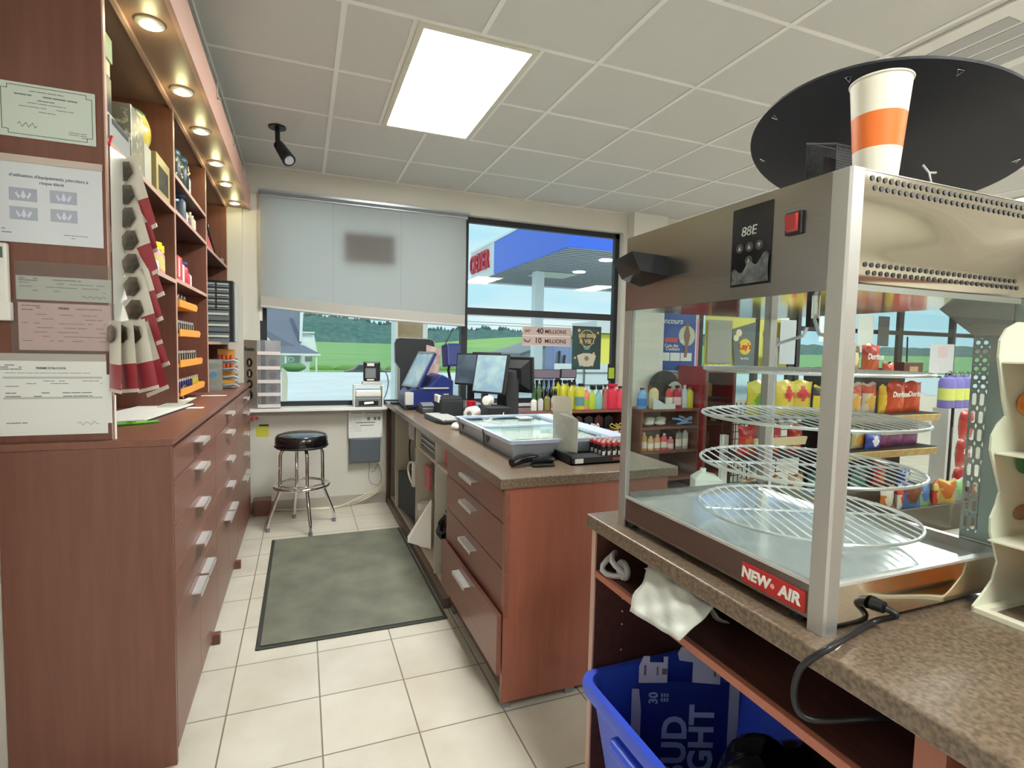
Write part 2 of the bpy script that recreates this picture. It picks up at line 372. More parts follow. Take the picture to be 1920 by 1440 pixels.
# security camera
tcam = thing('security_camera', 'small black spotlight-shaped camera hanging from the ceiling tiles left of the light panel', 'camera', (-.148, 3.98, HC-.005))
make('mount_plate', MB().cyl((-.148, 3.98, HC-.012), (-.148, 3.98, HC-.004), .055, n=20), M_BLACK, tcam, smooth=True)
make('stem', MB().tube([(-.148, 3.98, HC-.01), (-.146, 3.98, HC-.10), (-.135, 3.97, HC-.13)], .016), M_BLACK, tcam, smooth=True)
make('body', MB().cyl((-.14, 3.99, HC-.115), (-.075, 3.88, HC-.24), .033, .043, n=18), M_BLACK, tcam, smooth=True)
make('lens', MB().cyl((-.0755, 3.881, HC-.239), (-.073, 3.877, HC-.2435), .03, n=18), mat('grey_lens', (150, 156, 160), .1), tcam, smooth=True)
# ================================================================= LEFT DRAWER CABINETS
FXC = -.39
def handle(x, y, z, d, parent, L=.15, axis='y'):
    """aluminium tab pull: flat tongue with a down-turned lip. d: +1 faces +X, -1 faces -X"""
    h = MB(); h.box(min(x, x+d*.032), max(x, x+d*.032), y-L/2, y+L/2, z-.002, z+.002)
    h.box(min(x+d*.03, x+d*.034), max(x+d*.03, x+d*.034), y-L/2, y+L/2, z-.014, z+.002)
    return make('handle', h, M_ALU, parent)
mods = [(1.975, 2.89), (2.89, 3.80), (3.80, 4.72)]
names = ['nearest the camera', 'middle one of the three', 'farthest one, at the window wall']
for k, (a, b_) in enumerate(mods):
    t_ = thing('drawer_cabinet', f'tall cherry wood drawer cabinet under the left shelves, {names[k]}', 'cabinet', (-.60, (a+b_)/2, 0), group='cherry drawer cabinets along the left wall')
    c = MB(); c.box(-.828, FXC-.02, a+(.02 if k == 0 else 0), b_, .045, 1.072); make('body', c, M_CH, t_)
    if k == 0: make('end_panel', MB().box(-.828, FXC-.001, a, a+.018, 0, 1.072), M_CH, t_)
    rows = [(1.055, .952), (.948, .803), (.799, .655), (.651, .499)]
    for z1, z0 in rows:
        dd = .0 if not (k == 1 and z1 == .651) else 0
        f = make('drawer_front', MB().box(FXC-.02, FXC, a+(.02 if k == 0 else .002), b_-.002, z0, z1), M_CHY, t_, bevel=.0015)
        handle(FXC, (a+b_)/2, z1-.003 if False else (z1-.035), 1, f)
    mid = (a+b_)/2
    for (p, q, hy) in ((a+(.02 if k == 0 else .002), mid-.001, mid-.09), (mid+.001, b_-.002, mid+.11)):
        f = make('door', MB().box(FXC-.02, FXC, p, q, .045, .495), M_CHY, t_, bevel=.0015); handle(FXC, hy, .458, 1, f, L=.17)
    if k < 2: make('leg', MB().prism([(b_-.15, .045), (b_-.11, .045), (b_-.115, 0), (b_-.15, 0)], 0, -.395, -.362), M_CH, t_)
solo('cabinet_worktop', MB().box(-.828, FXC+.003, 1.974, 4.74, 1.073, 1.095), M_CHY, 'long cherry wood top running over the drawer cabinets along the left wall', 'worktop', bevel=.001)
# ================================================================= WALL SHELVES
SX = -.55
sh = thing('wall_shelf_unit', 'tall open cherry wood shelving standing on the drawer cabinets at the left wall', 'shelves', (-.69, 3.4, 1.0955))
make('end_panel', MB().box(-.829, SX-.004, 2.0, 2.018, 1.0955, HC-.012), M_CH, sh)
make('edge_band', MB().box(SX-.004, SX, 1.999, 2.019, 1.0955, HC-.012), M_EDGE, sh)
UP = [2.95, 3.84, 4.83]
for y in UP:
    u = make('upright', MB().box(-.828, SX-.003, y-.010, y+.010, 1.0955, 2.487), M_CH, sh); make('edge_band', MB().box(SX-.003, SX, y-.010, y+.010, 1.0955, 2.487), M_EDGE, u)
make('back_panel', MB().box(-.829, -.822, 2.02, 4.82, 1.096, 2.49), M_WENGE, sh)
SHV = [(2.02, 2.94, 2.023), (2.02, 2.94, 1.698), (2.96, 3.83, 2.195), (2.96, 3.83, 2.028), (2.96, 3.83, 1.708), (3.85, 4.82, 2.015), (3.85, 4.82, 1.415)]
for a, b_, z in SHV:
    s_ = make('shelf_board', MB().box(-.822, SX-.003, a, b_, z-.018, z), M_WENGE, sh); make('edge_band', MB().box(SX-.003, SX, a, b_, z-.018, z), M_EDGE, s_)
# canopy with downlights
cn = thing('lighting_canopy', 'long cherry wood canopy with six small round lights above the left shelves', 'canopy', (-.5, 3.4, 2.488))
make('soffit_board', MB().box(-.828, -.402, 2.02, 4.87, 2.488, 2.506), mat('taupe_soffit_laminate', (142, 112, 98), .42), cn)
make('fascia', MB().box(-.402, -.384, 1.985, 4.872, 2.480, 2.645), mat('rose_beige_fascia', (190, 150, 136), .45), cn)
make('inner_lip', MB().box(-.562, -.548, 2.02, 4.87, 2.474, 2.488), M_EDGE, cn)
for k, y in enumerate([2.22, 2.74, 3.20, 3.72, 4.16, 4.68]):
    pos = ['nearest the camera', 'second from the camera', 'third from the camera', 'fourth from the camera', 'fifth from the camera', 'farthest, by the window wall'][k]
    t_ = thing('recessed_downlight', f'small round lit downlight in the shelf canopy, {pos}', 'downlight', (-.478, y, 2.476), group='downlights under the shelf canopy')
    make('trim_ring', MB().lathe([(.036, .0), (.044, .006), (.044, .012), (.03, .012)], (-.478, y, 2.476), 24), M_ALU, t_, smooth=True)
    make('lens', MB().cyl((-.478, y, 2.474), (-.478, y, 2.482), .030, n=24), M_LED, t_, smooth=True)
    ld = bpy.data.lights.new('downlight_glow', 'POINT'); ld.energy = .28; ld.color = (1, .92, .45); ld.shadow_soft_size = .02
    lo = bpy.data.objects.new('downlight_glow', ld); COL.objects.link(lo); lo.parent = t_; lo.location = (0, 0, -.03)
for k, y in enumerate([3.05, 3.7, 4.35]):
    solo('hanging_clip', MB().box(-.383, -.379, y, y+.012, 2.60, 2.675).box(-.383, -.366, y, y+.012, 2.60, 2.604), M_ALU, f'small metal clip on the canopy fascia, {["nearest the camera", "middle one", "farthest one"][k]}', 'clip', 'metal clips on the canopy fascia')
# ================================================================= PAPERS ON THE END PANEL
PY = 1.998
def sheet(name, x0, x1, z0, z1, m, label, cat='notice', dy=0, grp=None, tilt=0):
    t_ = thing(name, label, cat, ((x0+x1)/2, PY-dy, z0), group=grp)
    cz = (z0+z1)/2; cx = (x0+x1)/2
    def R(x, z): return (cx+(x-cx)*math.cos(tilt)-(z-cz)*math.sin(tilt), cz+(x-cx)*math.sin(tilt)+(z-cz)*math.cos(tilt))
    s_ = MB(); s_.prism([R(x0, z0), R(x1, z0), R(x1, z1), R(x0, z1)], 1, PY-dy-.0012, PY-dy)
    make('sheet', s_, m, t_); return t_, R, PY-dy-.0014
def stroke(mb, R, y, x0, z0, x1, z1, w=.0018):
    a, c = Vector(R(x0, z0)), Vector(R(x1, z1)); d = (c-a); d = Vector((-d.y, d.x)).normalized()*w/2
    mb.quad((a.x-d.x, y, a.y-d.y), (c.x-d.x, y, c.y-d.y), (c.x+d.x, y, c.y+d.y), (a.x+d.x, y, a.y+d.y))
def plines(mb, R, y, x0, x1, z0, rows, gap=.009, h=.003, fill=.85):
    for k in range(rows):
        x = x0
        while x < x1-.004:
            l = min(random.uniform(.008, .035), x1-x)
            if random.random() < fill: stroke(mb, R, y, x, z0-k*gap, x+l*.92, z0-k*gap, h)
            x += l
# certificate
t_, R_, y_ = sheet('certificate', -.800, -.574, 1.985, 2.138, M_CERT, 'pale green certificate with a stepped dark border, at the top of the end panel', 'certificate')
m_ = MB(); X0, X1, Z0, Z1, s_ = -.795, -.582, 1.994, 2.130, .014
P_ = [(X0+s_, Z1), (X1-s_, Z1), (X1-s_, Z1-s_*.8), (X1, Z1-s_*.8), (X1, Z0+s_*.8), (X1-s_, Z0+s_*.8), (X1-s_, Z0), (X0+s_, Z0), (X0+s_, Z0+s_*.8), (X0, Z0+s_*.8), (X0, Z1-s_*.8), (X0+s_, Z1-s_*.8)]
for i in range(12): stroke(m_, R_, y_, *P_[i], *P_[(i+1) % 12], .0016)
make('border', m_, M_INK, t_)
m_ = MB()
for z, w, h in ((2.118, .08, .0025), (2.106, .15, .004), (2.094, .045, .003), (2.085, .09, .002), (2.074, .13, .002), (2.062, .04, .002)): plines(m_, R_, y_, -.69-w/2, -.69+w/2, z, 1, h=h)
plines(m_, R_, y_, -.64, -.595, 2.016, 3, .006, .002); make('print', m_, M_INKG, t_)
m_ = MB(); px = -.76
for i in range(9): stroke(m_, R_, y_, px, 2.022+.008*math.sin(i*2.1), px+.006, 2.022+.008*math.sin((i+1)*2.1), .0012); px += .005
make('signature', m_, M_INK, t_)
# large notice with four emblem boxes
t_, R_, y_ = sheet('laminated_notice', -.812, -.562, 1.685, 1.917, mat('cool_white_laminate', (214, 220, 228), .25), 'large laminated notice with four pale blue emblem boxes, below the green certificate', 'notice')
M_HD = mat('notice_heading_ink', (118, 122, 140), .7)
text("d'utilisation d'équipements pétroliers à", .0120, M_HD, (-.69, y_, 1.876), XR, ZU, t_, bold=.0002)
text('risque élevé', .0120, M_HD, (-.685, y_, 1.860), XR, ZU, t_, bold=.0002)
for i, (a, c) in enumerate([(-.785, 1.822), (-.690, 1.824), (-.785, 1.768), (-.690, 1.770)]):
    m_ = MB(); m_.prism([R_(a, c-.018), R_(a+.065, c-.018), R_(a+.065, c+.019), R_(a, c+.019)], 1, y_-.0003, y_+.001); e = make('emblem_box', m_, M_INKL, t_)
    f = MB(); cx_, cz_ = R_(a+.033, c)
    for dx, w in ((0, .006), (-.011, .004), (.011, .004)):
        f.quad((cx_+dx-w, y_-.0008, cz_-.005), (cx_+dx, y_-.0008, cz_-.012), (cx_+dx+w, y_-.0008, cz_-.005), (cx_+dx*1.5+w*.6, y_-.0008, cz_+.004), (cx_+dx*1.2, y_-.0008, cz_+.014-abs(dx)*.4), (cx_+dx*1.5-w*.6, y_-.0008, cz_+.004))
    make('lily_emblem', f, mat('pale_lily_print', (212, 218, 232), .7), e)
m_ = MB(); plines(m_, R_, y_, -.805, -.78, 1.722, 2, .01); plines(m_, R_, y_, -.66, -.60, 1.715, 2, .008, .002); make('print', m_, M_INKG, t_)
solo('clear_document_sleeve', MB().box(-.803, -.560, PY-.004, PY-.0025, 1.914, 1.934), mat('beige_sleeve_edge', (200, 186, 176), .3), 'clear sleeve strip along the top edge of the large laminated notice', 'document sleeve')
t_, R_, y_ = sheet('permit_slip', -.777, -.546, 1.520, 1.590, M_PAPER2, 'grey-white permit slip with a signature in a clear sleeve, above the pink form', 'notice')
m_ = MB(); plines(m_, R_, y_, -.77, -.725, 1.583, 2, .006); plines(m_, R_, y_, -.69, -.62, 1.581, 1); plines(m_, R_, y_, -.77, -.56, 1.570, 3, .011, .002, .5); make('print', m_, M_INKG, t_)
m_ = MB(); px = -.62
for i in range(12): stroke(m_, R_, y_, px, 1.534+.004*math.sin(i*1.9), px+.005, 1.534+.004*math.sin((i+1)*1.9), .0011); px += .005
make('signature', m_, M_INK, t_)
make('sleeve', MB().box(-.779, -.542, PY-.0030, PY-.0024, 1.518, 1.632), M_SLEEVE, t_)
t_, R_, y_ = sheet('pink_permit', -.774, -.548, 1.372, 1.512, M_PINK, 'pink permit form in a clear sleeve pinned between two white papers on the end panel', 'notice', dy=.001)
text('PERMIS', .0085, M_INK, (-.665, y_, 1.497), XR, ZU, t_, bold=.0002)
m_ = MB(); plines(m_, R_, y_, -.765, -.72, 1.503, 3, .006); plines(m_, R_, y_, -.635, -.57, 1.497, 1); plines(m_, R_, y_, -.765, -.56, 1.478, 7, .013, .002, .55); make('print', m_, mat('mauve_form_ink', (150, 120, 130), .8), t_)
make('sleeve', MB().box(-.79, -.538, PY-.0045, PY-.0036, 1.362, 1.516), M_SLEEVE, t_)
t_, R_, y_ = sheet('alcohol_permit', -.826, -.563, 1.117, 1.345, M_PAPER, 'largest white permit form lowest on the end panel, with two grey ruled bands', 'notice', dy=.001)
text("PERMIS D'ALCOOL", .0088, M_INK, (-.70, y_, 1.318), XR, ZU, t_, bold=.0002)
m_ = MB(); plines(m_, R_, y_, -.82, -.77, 1.327, 3, .006); plines(m_, R_, y_, -.81, -.60, 1.304, 1, h=.0015, fill=1); plines(m_, R_, y_, -.81, -.575, 1.280, 3, .008, .002, .5); plines(m_, R_, y_, -.81, -.60, 1.244, 2, .010, .003, .6); plines(m_, R_, y_, -.81, -.76, 1.155, 1); make('print', m_, M_INKG, t_)
m_ = MB(); stroke(m_, R_, y_, -.815, 1.290, -.575, 1.290, .006); stroke(m_, R_, y_, -.815, 1.229, -.575, 1.229, .006); make('ruled_band', m_, mat('grey_form_band', (186, 192, 192), .8), t_)
m_ = MB(); px = -.64
for i in range(8): stroke(m_, R_, y_, px, 1.150+.006*math.sin(i*2.3), px+.007, 1.150+.006*math.sin((i+1)*2.3), .001); px += .007
make('signature', m_, M_INK, t_)
make('sleeve_edge', MB().box(-.826, -.563, PY-.0034, PY-.0026, 1.340, 1.362), mat('grey_sleeve_edge', (176, 172, 166), .3), t_)
solo('paper_stack', MB().box(-.5625, -.551, PY-.010, PY-.0035, 1.150, 1.30), M_PAPER, 'thin stack of white papers sticking out behind the largest permit form', 'papers')
# device at the left frame edge
t_ = thing('wall_device', 'white wall terminal with a small dark screen, left of the pink form', 'device', (-.81, PY, 1.455))
make('case', MB().box(-.828, -.788, PY-.020, PY-.001, 1.456, 1.678), M_WHITE, t_, bevel=.005); make('screen', MB().box(-.826, -.797, PY-.0215, PY-.0195, 1.635, 1.666), mat('green_grey_lcd', (92, 108, 104), .2), t_)
make('cradle', MB().box(-.828, -.783, PY-.024, PY-.001, 1.456, 1.51), M_WHITE, t_, bevel=.004)
# ================================================================= ISLAND (cash counter)
ic = thing('cash_counter_drawer_unit', 'cherry wood four drawer unit at the near end of the cash counter, bottom drawer ajar', 'cabinet', (1.08, 2.3, 0))
make('end_panel', MB().box(.715, 1.46, 1.862, 1.882, .03, .878), M_CHE, ic, bevel=.001)
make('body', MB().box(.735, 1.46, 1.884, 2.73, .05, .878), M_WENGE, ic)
for a_ in ((.725, .755, 1.875, 1.905, 0, .03), (1.0, 1.04, 1.875, 1.905, 0, .03), (.74, .77, 2.66, 2.70, 0, .05), (1.38, 1.42, 1.88, 1.92, 0, .03)): make('foot', MB().box(*a_), M_GREYP, ic)
for k, (z0, z1, x) in enumerate([(.738, .862, .716), (.558, .734, .716), (.370, .554, .716), (.150, .388, .690)]):
    f = make('drawer_front', MB().box(x, x+.018, 1.858, 2.735, z0, z1), M_CHY, ic, bevel=.0015)
    handle(x, 2.30, z1-(.04 if k < 3 else .035), -1, f, L=.19)
make('drawer_side', MB().box(.708, .80, 1.885, 1.892, .17, .34).box(.708, .80, 2.70, 2.708, .17, .34), M_CHE, ic)
make('side_panel_right', MB().box(1.44, 1.46, 1.882, 4.80, .03, .878), M_CHE, ic)
# open shelf section
os_ = thing('open_counter_base', 'white open shelf base of the cash counter, between the drawer unit and the window wall', 'shelves', (1.0, 3.7, 0))
mb = MB(); mb.box(.74, 1.43, 2.735, 4.80, .05, .07); make('bottom_shelf', mb, M_MELA, os_)
make('divider', MB().box(.725, 1.43, 3.035, 3.053, .07, .878), M_MELA, os_)
make('divider', MB().box(.725, 1.43, 3.60, 3.618, .07, .878), M_MELA, os_)
make('divider', MB().box(.725, 1.43, 4.46, 4.478, .07, .878), M_MELA, os_)
make('shelf', MB().box(.735, 1.43, 2.735, 3.60, .715, .733), M_MELA, os_)
make('back_panel', MB().box(1.422, 1.434, 2.735, 4.80, .07, .878), M_MELA, os_)
make('toe_rail', MB().box(.705, .74, 2.735, 4.84, .0, .055), mat('brown_toe_rail', (104, 88, 76), .4), os_)
make('end_post', MB().box(.705, .735, 4.78, 4.86, .0, .878), M_WENGE, os_)
ct = MB(); ct.box(.690, 1.50, 1.845, 4.86, .880, .920)
solo('cash_counter_top', ct, M_LAM, 'long brown speckled laminate top of the cash counter island', 'worktop', bevel=.004)
# things in the open base
def toolbox(name, x, y, z, sx, sy, sz, n, label):
    t_ = thing(name, label, 'drawer box', (x+sx/2, y+sy/2, z)); make('case', MB().box(x, x+sx, y, y+sy, z, z+sz), M_BLACK, t_, bevel=.004)
    for k in range(n):
        a = z+.01+(sz-.02)*k/n; make('drawer', MB().box(x-.008, x, y+.008, y+sy-.008, a, a+(sz-.02)/n-.006), mat('dark_grey_drawer', (58, 62, 66), .3), t_); make('rail', MB().box(x-.014, x-.008, y+.02, y+sy-.02, a+(sz-.02)/n-.014, a+(sz-.02)/n-.008), M_ALU, t_)
    return t_
toolbox('drawer_box', .760, 3.16, .735, .36, .42, .125, 3, 'black multi-drawer box on the upper shelf of the open counter base')
solo('red_label_box', MB().box(.76, 1.0, 2.80, 2.95, .735, .85), M_RED, 'red box beside the black drawer box under the counter top', 'box')
toolbox('file_drawer_box', .85, 3.16, .38, .36, .40, .26, 3, 'black drawer box with silver rails on the lower level of the open counter base')
solo('file_box_stand', MB().box(.88, 1.40, 3.10, 3.58, .071, .379), M_MELA, 'plain white box under the lower black drawer box', 'box')
solo('red_white_tag', MB().box(.77, .785, 3.40, 3.54, .47, .62), mat('pink_red_card', (214, 120, 130), .5), 'red and white card standing beside the lower black drawer box', 'card')
t_ = thing('snack_tub', 'clear tub with a white lid and orange contents standing at the open counter base', 'tub', (.78, 3.34, .071)) if False else thing('snack_tub', 'clear tub with a white lid and orange contents standing at the open counter base', 'tub', (.775, 3.36, .071))
make('contents', MB().lathe([(.0455, .05), (.0475, .06), (.0475, .18)], (.768, 3.50, .072), 16), M_ORANGE, t_, smooth=True)
make('tub_body', MB().lathe([(.044, .0), (.047, .01), (.047, .25)], (.768, 3.50, .072), 16), mat('milky_tub', (222, 214, 206), .3), t_, smooth=True)
make('lid', MB().lathe([(.050, .25), (.052, .252), (.052, .29), (.046, .295)], (.768, 3.50, .072), 16), M_WHITE, t_, smooth=True)
# leaning white board
mb = MB(); mb.M = None
mb.quad((.704, 3.03, .523), (.598, 3.19, .258), (.592, 3.15, .236), (.704, 3.03, .225))
bd = solo('leaning_white_board', mb, M_WHITE, 'white board jutting at an angle from the open counter base, beside the waste bin', 'board', solid=.006)
# black waste bin
t_ = thing('black_waste_bin', 'black waste bin with a black bag in the open base next to the drawer unit', 'bin', (.86, 2.88, .071))
make('bin_body', MB().lathe([(.085, 0), (.088, .005), (.108, .40), (.112, .405), (.104, .408), (.10, .39), (.08, .02)], (.86, 2.885, .071), 22), M_BLACK, t_, smooth=True)
make('rim_band', MB().tube([(.86+.112*math.cos(a*math.pi/12), 2.885+.112*math.sin(a*math.pi/12), .475) for a in range(24)], .004, 6, True), M_LGREY, t_, smooth=True)
mb = MB()
def bagf(u, v):
    a = 2*math.pi*u; r = .062+.016*math.sin(5*a+v*6)+.010*math.sin(9*a-v*9); z = .16+.19*v
    return (.775+r*math.cos(a)*math.sin(math.pi*min(.96, max(.04, v)))*.8, 2.97+.0+r*math.sin(a)*math.sin(math.pi*min(.96, max(.04, v)))*.7, .10+z)
mb.grid(bagf, 24, 10); make('bag', mb, M_BLACKG, t_, smooth=True)
# speaker / subwoofer cabinet and small appliances in the far bay
solo('black_speaker_box', MB().prism([(4.44, .072), (3.72, .18), (3.70, .44), (4.02, .47), (4.44, .38)], 0, .745, 1.10), M_BLACKM, 'large matt black box low in the far bay of the counter base', 'box', bevel=.006)
t_ = thing('wall_phone', 'black and grey appliance standing on the matt black box in the far bay', 'appliance', (.88, 3.85, .422))
make('body', MB().box(.77, .92, 3.64, 3.90, .475, .70), M_BLACKG, t_, bevel=.03); make('panel', MB().box(.757, .77, 3.66, 3.84, .56, .69), mat('blue_grey_panel', (150, 162, 172), .25), t_, bevel=.004)
make('cable', MB().tube([(.79, 3.90, .43+.25*math.sin(a)) if False else (.77-.03*math.sin(a), 3.93+.04*math.cos(a), .62+.14*math.cos(a)) for a in [i*.3 for i in range(11)]], .006), M_BLACK, t_, smooth=True)
t_ = thing('white_hook_handle', 'white curved handle hanging on the divider edge of the counter base', 'handle', (.70, 3.61, .40))
make('bracket', MB().box(.70, .724, 3.600, 3.640, .45, .62), M_WHITE, t_, bevel=.004)
make('loop', MB().tube([(.715, 3.64+.20*math.sin(a), .53+.075*math.cos(a)) for a in [math.pi*i/12 for i in range(13)]], .008), M_WHITE, t_, smooth=True)
solo('hanging_cloth', MB().grid(lambda u, v: (.722+.008*math.sin(u*9), 3.66+.22*u, .755+.12*v), 10, 6), mat('grey_cloth', (186, 192, 196), .8), 'grey-white cloth hanging under the counter top in the far bay', 'cloth', solid=.003)
mb = MB()
for k in range(6):
    c0 = (.80+.03*math.sin(k), 3.70+.09*k*.5, .08)
    mb.tube([(c0[0]+.05*math.cos(a)*(1-.1*k), c0[1]+.06*math.sin(a+k), .085+.012*k+.01*math.sin(3*a)) for a in [2*math.pi*i/16 for i in range(16)]], .005, 6, True)
solo('tangled_black_cables', mb, M_BLACK, 'tangle of black cables on the bottom board of the far bay', 'cables', smooth=True) if False else None
mb = MB()
for k in range(4): mb.tube([(.765+.018*math.cos(a+k), 3.66+.05*k*.2+.05*math.sin(a+k), .080+.010*k) for a in [2*math.pi*i/14 for i in range(14)]], .004, 6, True)
solo('tangled_black_cables', mb, M_BLACK, 'tangle of black cables on the bottom board in front of the matt black box', 'cables', smooth=True)
# ================================================================= FLOOR MAT, STOOL
mb = MB(); mb.prism([(-.185, 2.632), (.765, 2.622), (.690, 2.75), (.690, 4.10), (-.195, 4.12)], 2, .0, .004) if False else None
mb = MB(); mb.prism([(-.205, 2.62), (.655, 2.62), (.655, 4.12), (-.205, 4.12)], 2, .0005, .012)
t_ = thing('floor_mat', 'large grey rubber floor mat on the tiles between the cabinets and the cash counter', 'mat', (.22, 3.37, 0))
make('mat_edge', MB().box(-.205, .70, 2.62, 4.11, .0005, .008), M_MATE, t_, bevel=.003); make('mat_surface', MB().box(-.185, .68, 2.64, 4.09, .008, .014), M_MAT, t_, bevel=.004)
st = thing('bar_stool', 'chrome bar stool with a round black vinyl seat standing below the window', 'stool', (-.005, 4.38, 0), rz=.12)
def L(mb, *a, **k): return make(*a[:1], mb, *a[1:], st, world=False, **k)
L(MB().lathe([(.165, .62), (.186, .625), (.192, .66), (.190, .70), (.178, .72), (.14, .732), (.002, .738)], n=36), 'seat', M_VINYL, smooth=True)
L(MB().lathe([(.193, .632), (.196, .636), (.193, .642), (.187, .64)], n=36), 'seat_piping', M_BLACK, smooth=True)
for k in range(4):
    a = math.pi*2*k/4+math.pi/2*0+.12; c, s = math.cos(a-math.pi/2), math.sin(a-math.pi/2)
    pts = [(c*.11, s*.11, .622), (c*.145, s*.145, .60), (c*.155, s*.155, .57), (c*.158, s*.158, .36), (c*.16, s*.16, .30), (c*.19, s*.19, .22), (c*.235, s*.235, .10), (c*.245, s*.245, .06), (c*.247, s*.247, .03)]
    l = L(MB().tube(pts, .0125, 12), 'leg', M_CHROME, smooth=True)
    make('foot_cap', MB().cyl((c*.247, s*.247, 0), (c*.247, s*.247, .03), .016, .014, 14), M_GREYP, l, world=False, smooth=True)
L(MB().tube([(math.cos(i*math.pi/20)*.198, math.sin(i*math.pi/20)*.198, .33) for i in range(40)], .011, 10, True), 'foot_ring', M_CHROME, smooth=True)
L(MB().tube([(math.cos(i*math.pi/20)*.165, math.sin(i*math.pi/20)*.165, .345) for i in range(40)], .006, 8, True), 'foot_ring', M_CHROME, smooth=True)
# wall things under the window
solo('yellow_sticker', MB().box(-.358, -.262, BY-.002, BY-.0004, .635, .722), mat('yellow_green_sticker', (206, 206, 70), .6), 'yellow-green sticker low on the wall left of the stool', 'sticker')
solo('black_label_strip', MB().box(-.335, -.262, BY-.003, BY-.0004, .724, .738), M_BLACK, 'small black strip above the yellow-green sticker', 'label')
t_ = thing('notice_box', 'white wall box with printed black lines hanging below the window sill, right of the stool', 'box', (.52, BY-.02, .60))
make('case', MB().box(.375, .665, BY-.055, BY-.001, .60, .848), M_PAPER, t_, bevel=.002)
m_ = MB(); 
for z, a, b_, h in ((.825, .39, .49, .005), (.825, .51, .655, .005), (.74, .44, .60, .006), (.715, .47, .59, .005)): m_.box(a, b_, BY-.0565, BY-.055, z-h, z)
make('black_lines', m_, M_INK, t_)
m_ = MB(); lines(m_, (.385, BY-.0562, .805), XR, ZU, .10, 12, .002, .013); lines(m_, (.51, BY-.0562, .81), XR, ZU, .14, 4, .002, .012)
for cx_ in (.545, .60, .635): m_.box(cx_-.012, cx_+.012, BY-.0562, BY-.055, .755, .785)
make('small_print', m_, M_INKG, t_)
t_ = thing('grey_junction_box', 'dark grey box mounted on the wall below the printed white box, cable hanging from it', 'box', (.52, BY-.02, .385))
make('case', MB().box(.385, .645, BY-.07, BY-.001, .385, .598), mat('slate_grey_plastic', (88, 96, 106), .5), t_, bevel=.008)
make('cable', MB().stube([(.56, BY-.04, .39), (.555, BY-.04, .33), (.55, BY-.05, .25), (.57, BY-.05, .19), (.63, BY-.05, .17), (.66, BY-.05, .22), (.655, BY-.04, .30), (.63, BY-.04, .36), (.60, BY-.04, .30), (.57, BY-.04, .29)], .0035, 6), mat('grey_cable', (150, 146, 138), .5), t_, smooth=True)
mb = MB()
for k in range(3): mb.stube([(-.25, BY-.05-.02*k, .012+.01*k), (0, BY-.07-.015*k, .008+.006*k), (.25, BY-.06-.03*k, .007+.004*k), (.45, BY-.05-.01*k, .03+.02*k), (.60, BY-.05, .09+.02*k), (.70, BY-.04, .17+.03*k)], .0045, 6)
solo('white_floor_cables', mb, mat('ivory_cable', (222, 216, 190), .5), 'bundle of ivory cables lying along the wall behind the stool', 'cables', smooth=True)
solo('wood_floor_block', MB().box(-.375, -.245, 4.74, 4.86, 0, .13), M_CHY, 'low cherry wood block on the floor between the last cabinet and the stool', 'box', bevel=.002)
t_ = thing('red_tap_knob', 'small red knob on the wall beside the far drawer cabinet, under the sill', 'knob', (-.37, 4.80, .80))
make('stem', MB().tube([(-.375, 4.87, .80), (-.375, 4.80, .80)], .006), mat('copper', (190, 110, 90), .3, .6), t_, smooth=True); make('knob', MB().ball((-.375, 4.79, .80), .016).ball((-.345, 4.80, .80), .013), M_RED, t_, smooth=True)
# ================================================================= ROLLER BLIND
t_ = thing('roller_blind', 'pale translucent roller blind pulled down over the left half of the window, hem slanting', 'blind', (.55, 4.84, 1.62))
mt = bpy.data.materials.new('translucent_blind_fabric'); mt.use_nodes = True; q = mt.node_tree; q.nodes.clear()
o_ = N(q, 'ShaderNodeOutputMaterial'); d_ = N(q, 'ShaderNodeBsdfDiffuse'); d_.inputs[0].default_value = (*lin((200, 200, 198)), 1); l_ = N(q, 'ShaderNodeBsdfTranslucent'); l_.inputs[0].default_value = (*lin((214, 203, 196)), 1)
tp = N(q, 'ShaderNodeBsdfTransparent'); tp.inputs[0].default_value = (.55, .6, .68, 1)
x_ = N(q, 'ShaderNodeMixShader'); x_.inputs[0].default_value = .78; q.links.new(d_.outputs[0], x_.inputs[1]); q.links.new(l_.outputs[0], x_.inputs[2])
x2 = N(q, 'ShaderNodeMixShader'); x2.inputs[0].default_value = .0; q.links.new(x_.outputs[0], x2.inputs[1]); q.links.new(tp.outputs[0], x2.inputs[2]); q.links.new(x2.outputs[0], o_.inputs[0])
def bl(u, v):
    x = -.312+1.728*u; zb = 1.715-.095*u - .012*math.sin(math.pi*u); z = 2.60+(zb-2.60)*v
    return (x, 4.845-.012*math.sin(math.pi*v)+.004*math.sin(u*11)*v, z)
make('fabric', MB().grid(bl, 24, 10), mt, t_, smooth=True)
make('hem_band', MB().grid(lambda u, v: (bl(u, .90+.1*v)[0], bl(u, .90+.1*v)[1]-.003, bl(u, .90+.1*v)[2]), 24, 2), mat('beige_hem_fabric', (170, 168, 164), .8), t_, smooth=True)
for q_ in (.325, .655): make('seam', MB().tube([(bl(q_, v/8)[0], bl(q_, v/8)[1]-.002, bl(q_, v/8)[2]) for v in range(9)], .0012, 4), mat('grey_seam', (140, 144, 150), .8), t_)
hb = MB(); hb.tube([(bl(i/12, 1)[0], 4.842, bl(i/12, 1)[2]) for i in range(13)], .011, 8); make('hem_bar', hb, M_LGREY, t_, smooth=True)
make('roller_tube', MB().cyl((-.315, 4.855, 2.612), (1.43, 4.855, 2.612), .018, n=14), M_SILV, t_, smooth=True)
make('head_rail', MB().box(-.32, 1.44, 4.80, 4.83, 2.63, 2.648), M_SILV, t_)
make('side_channel', MB().box(-.325, -.305, 4.88, 4.93, 1.60, 2.62), M_WHITE, t_)
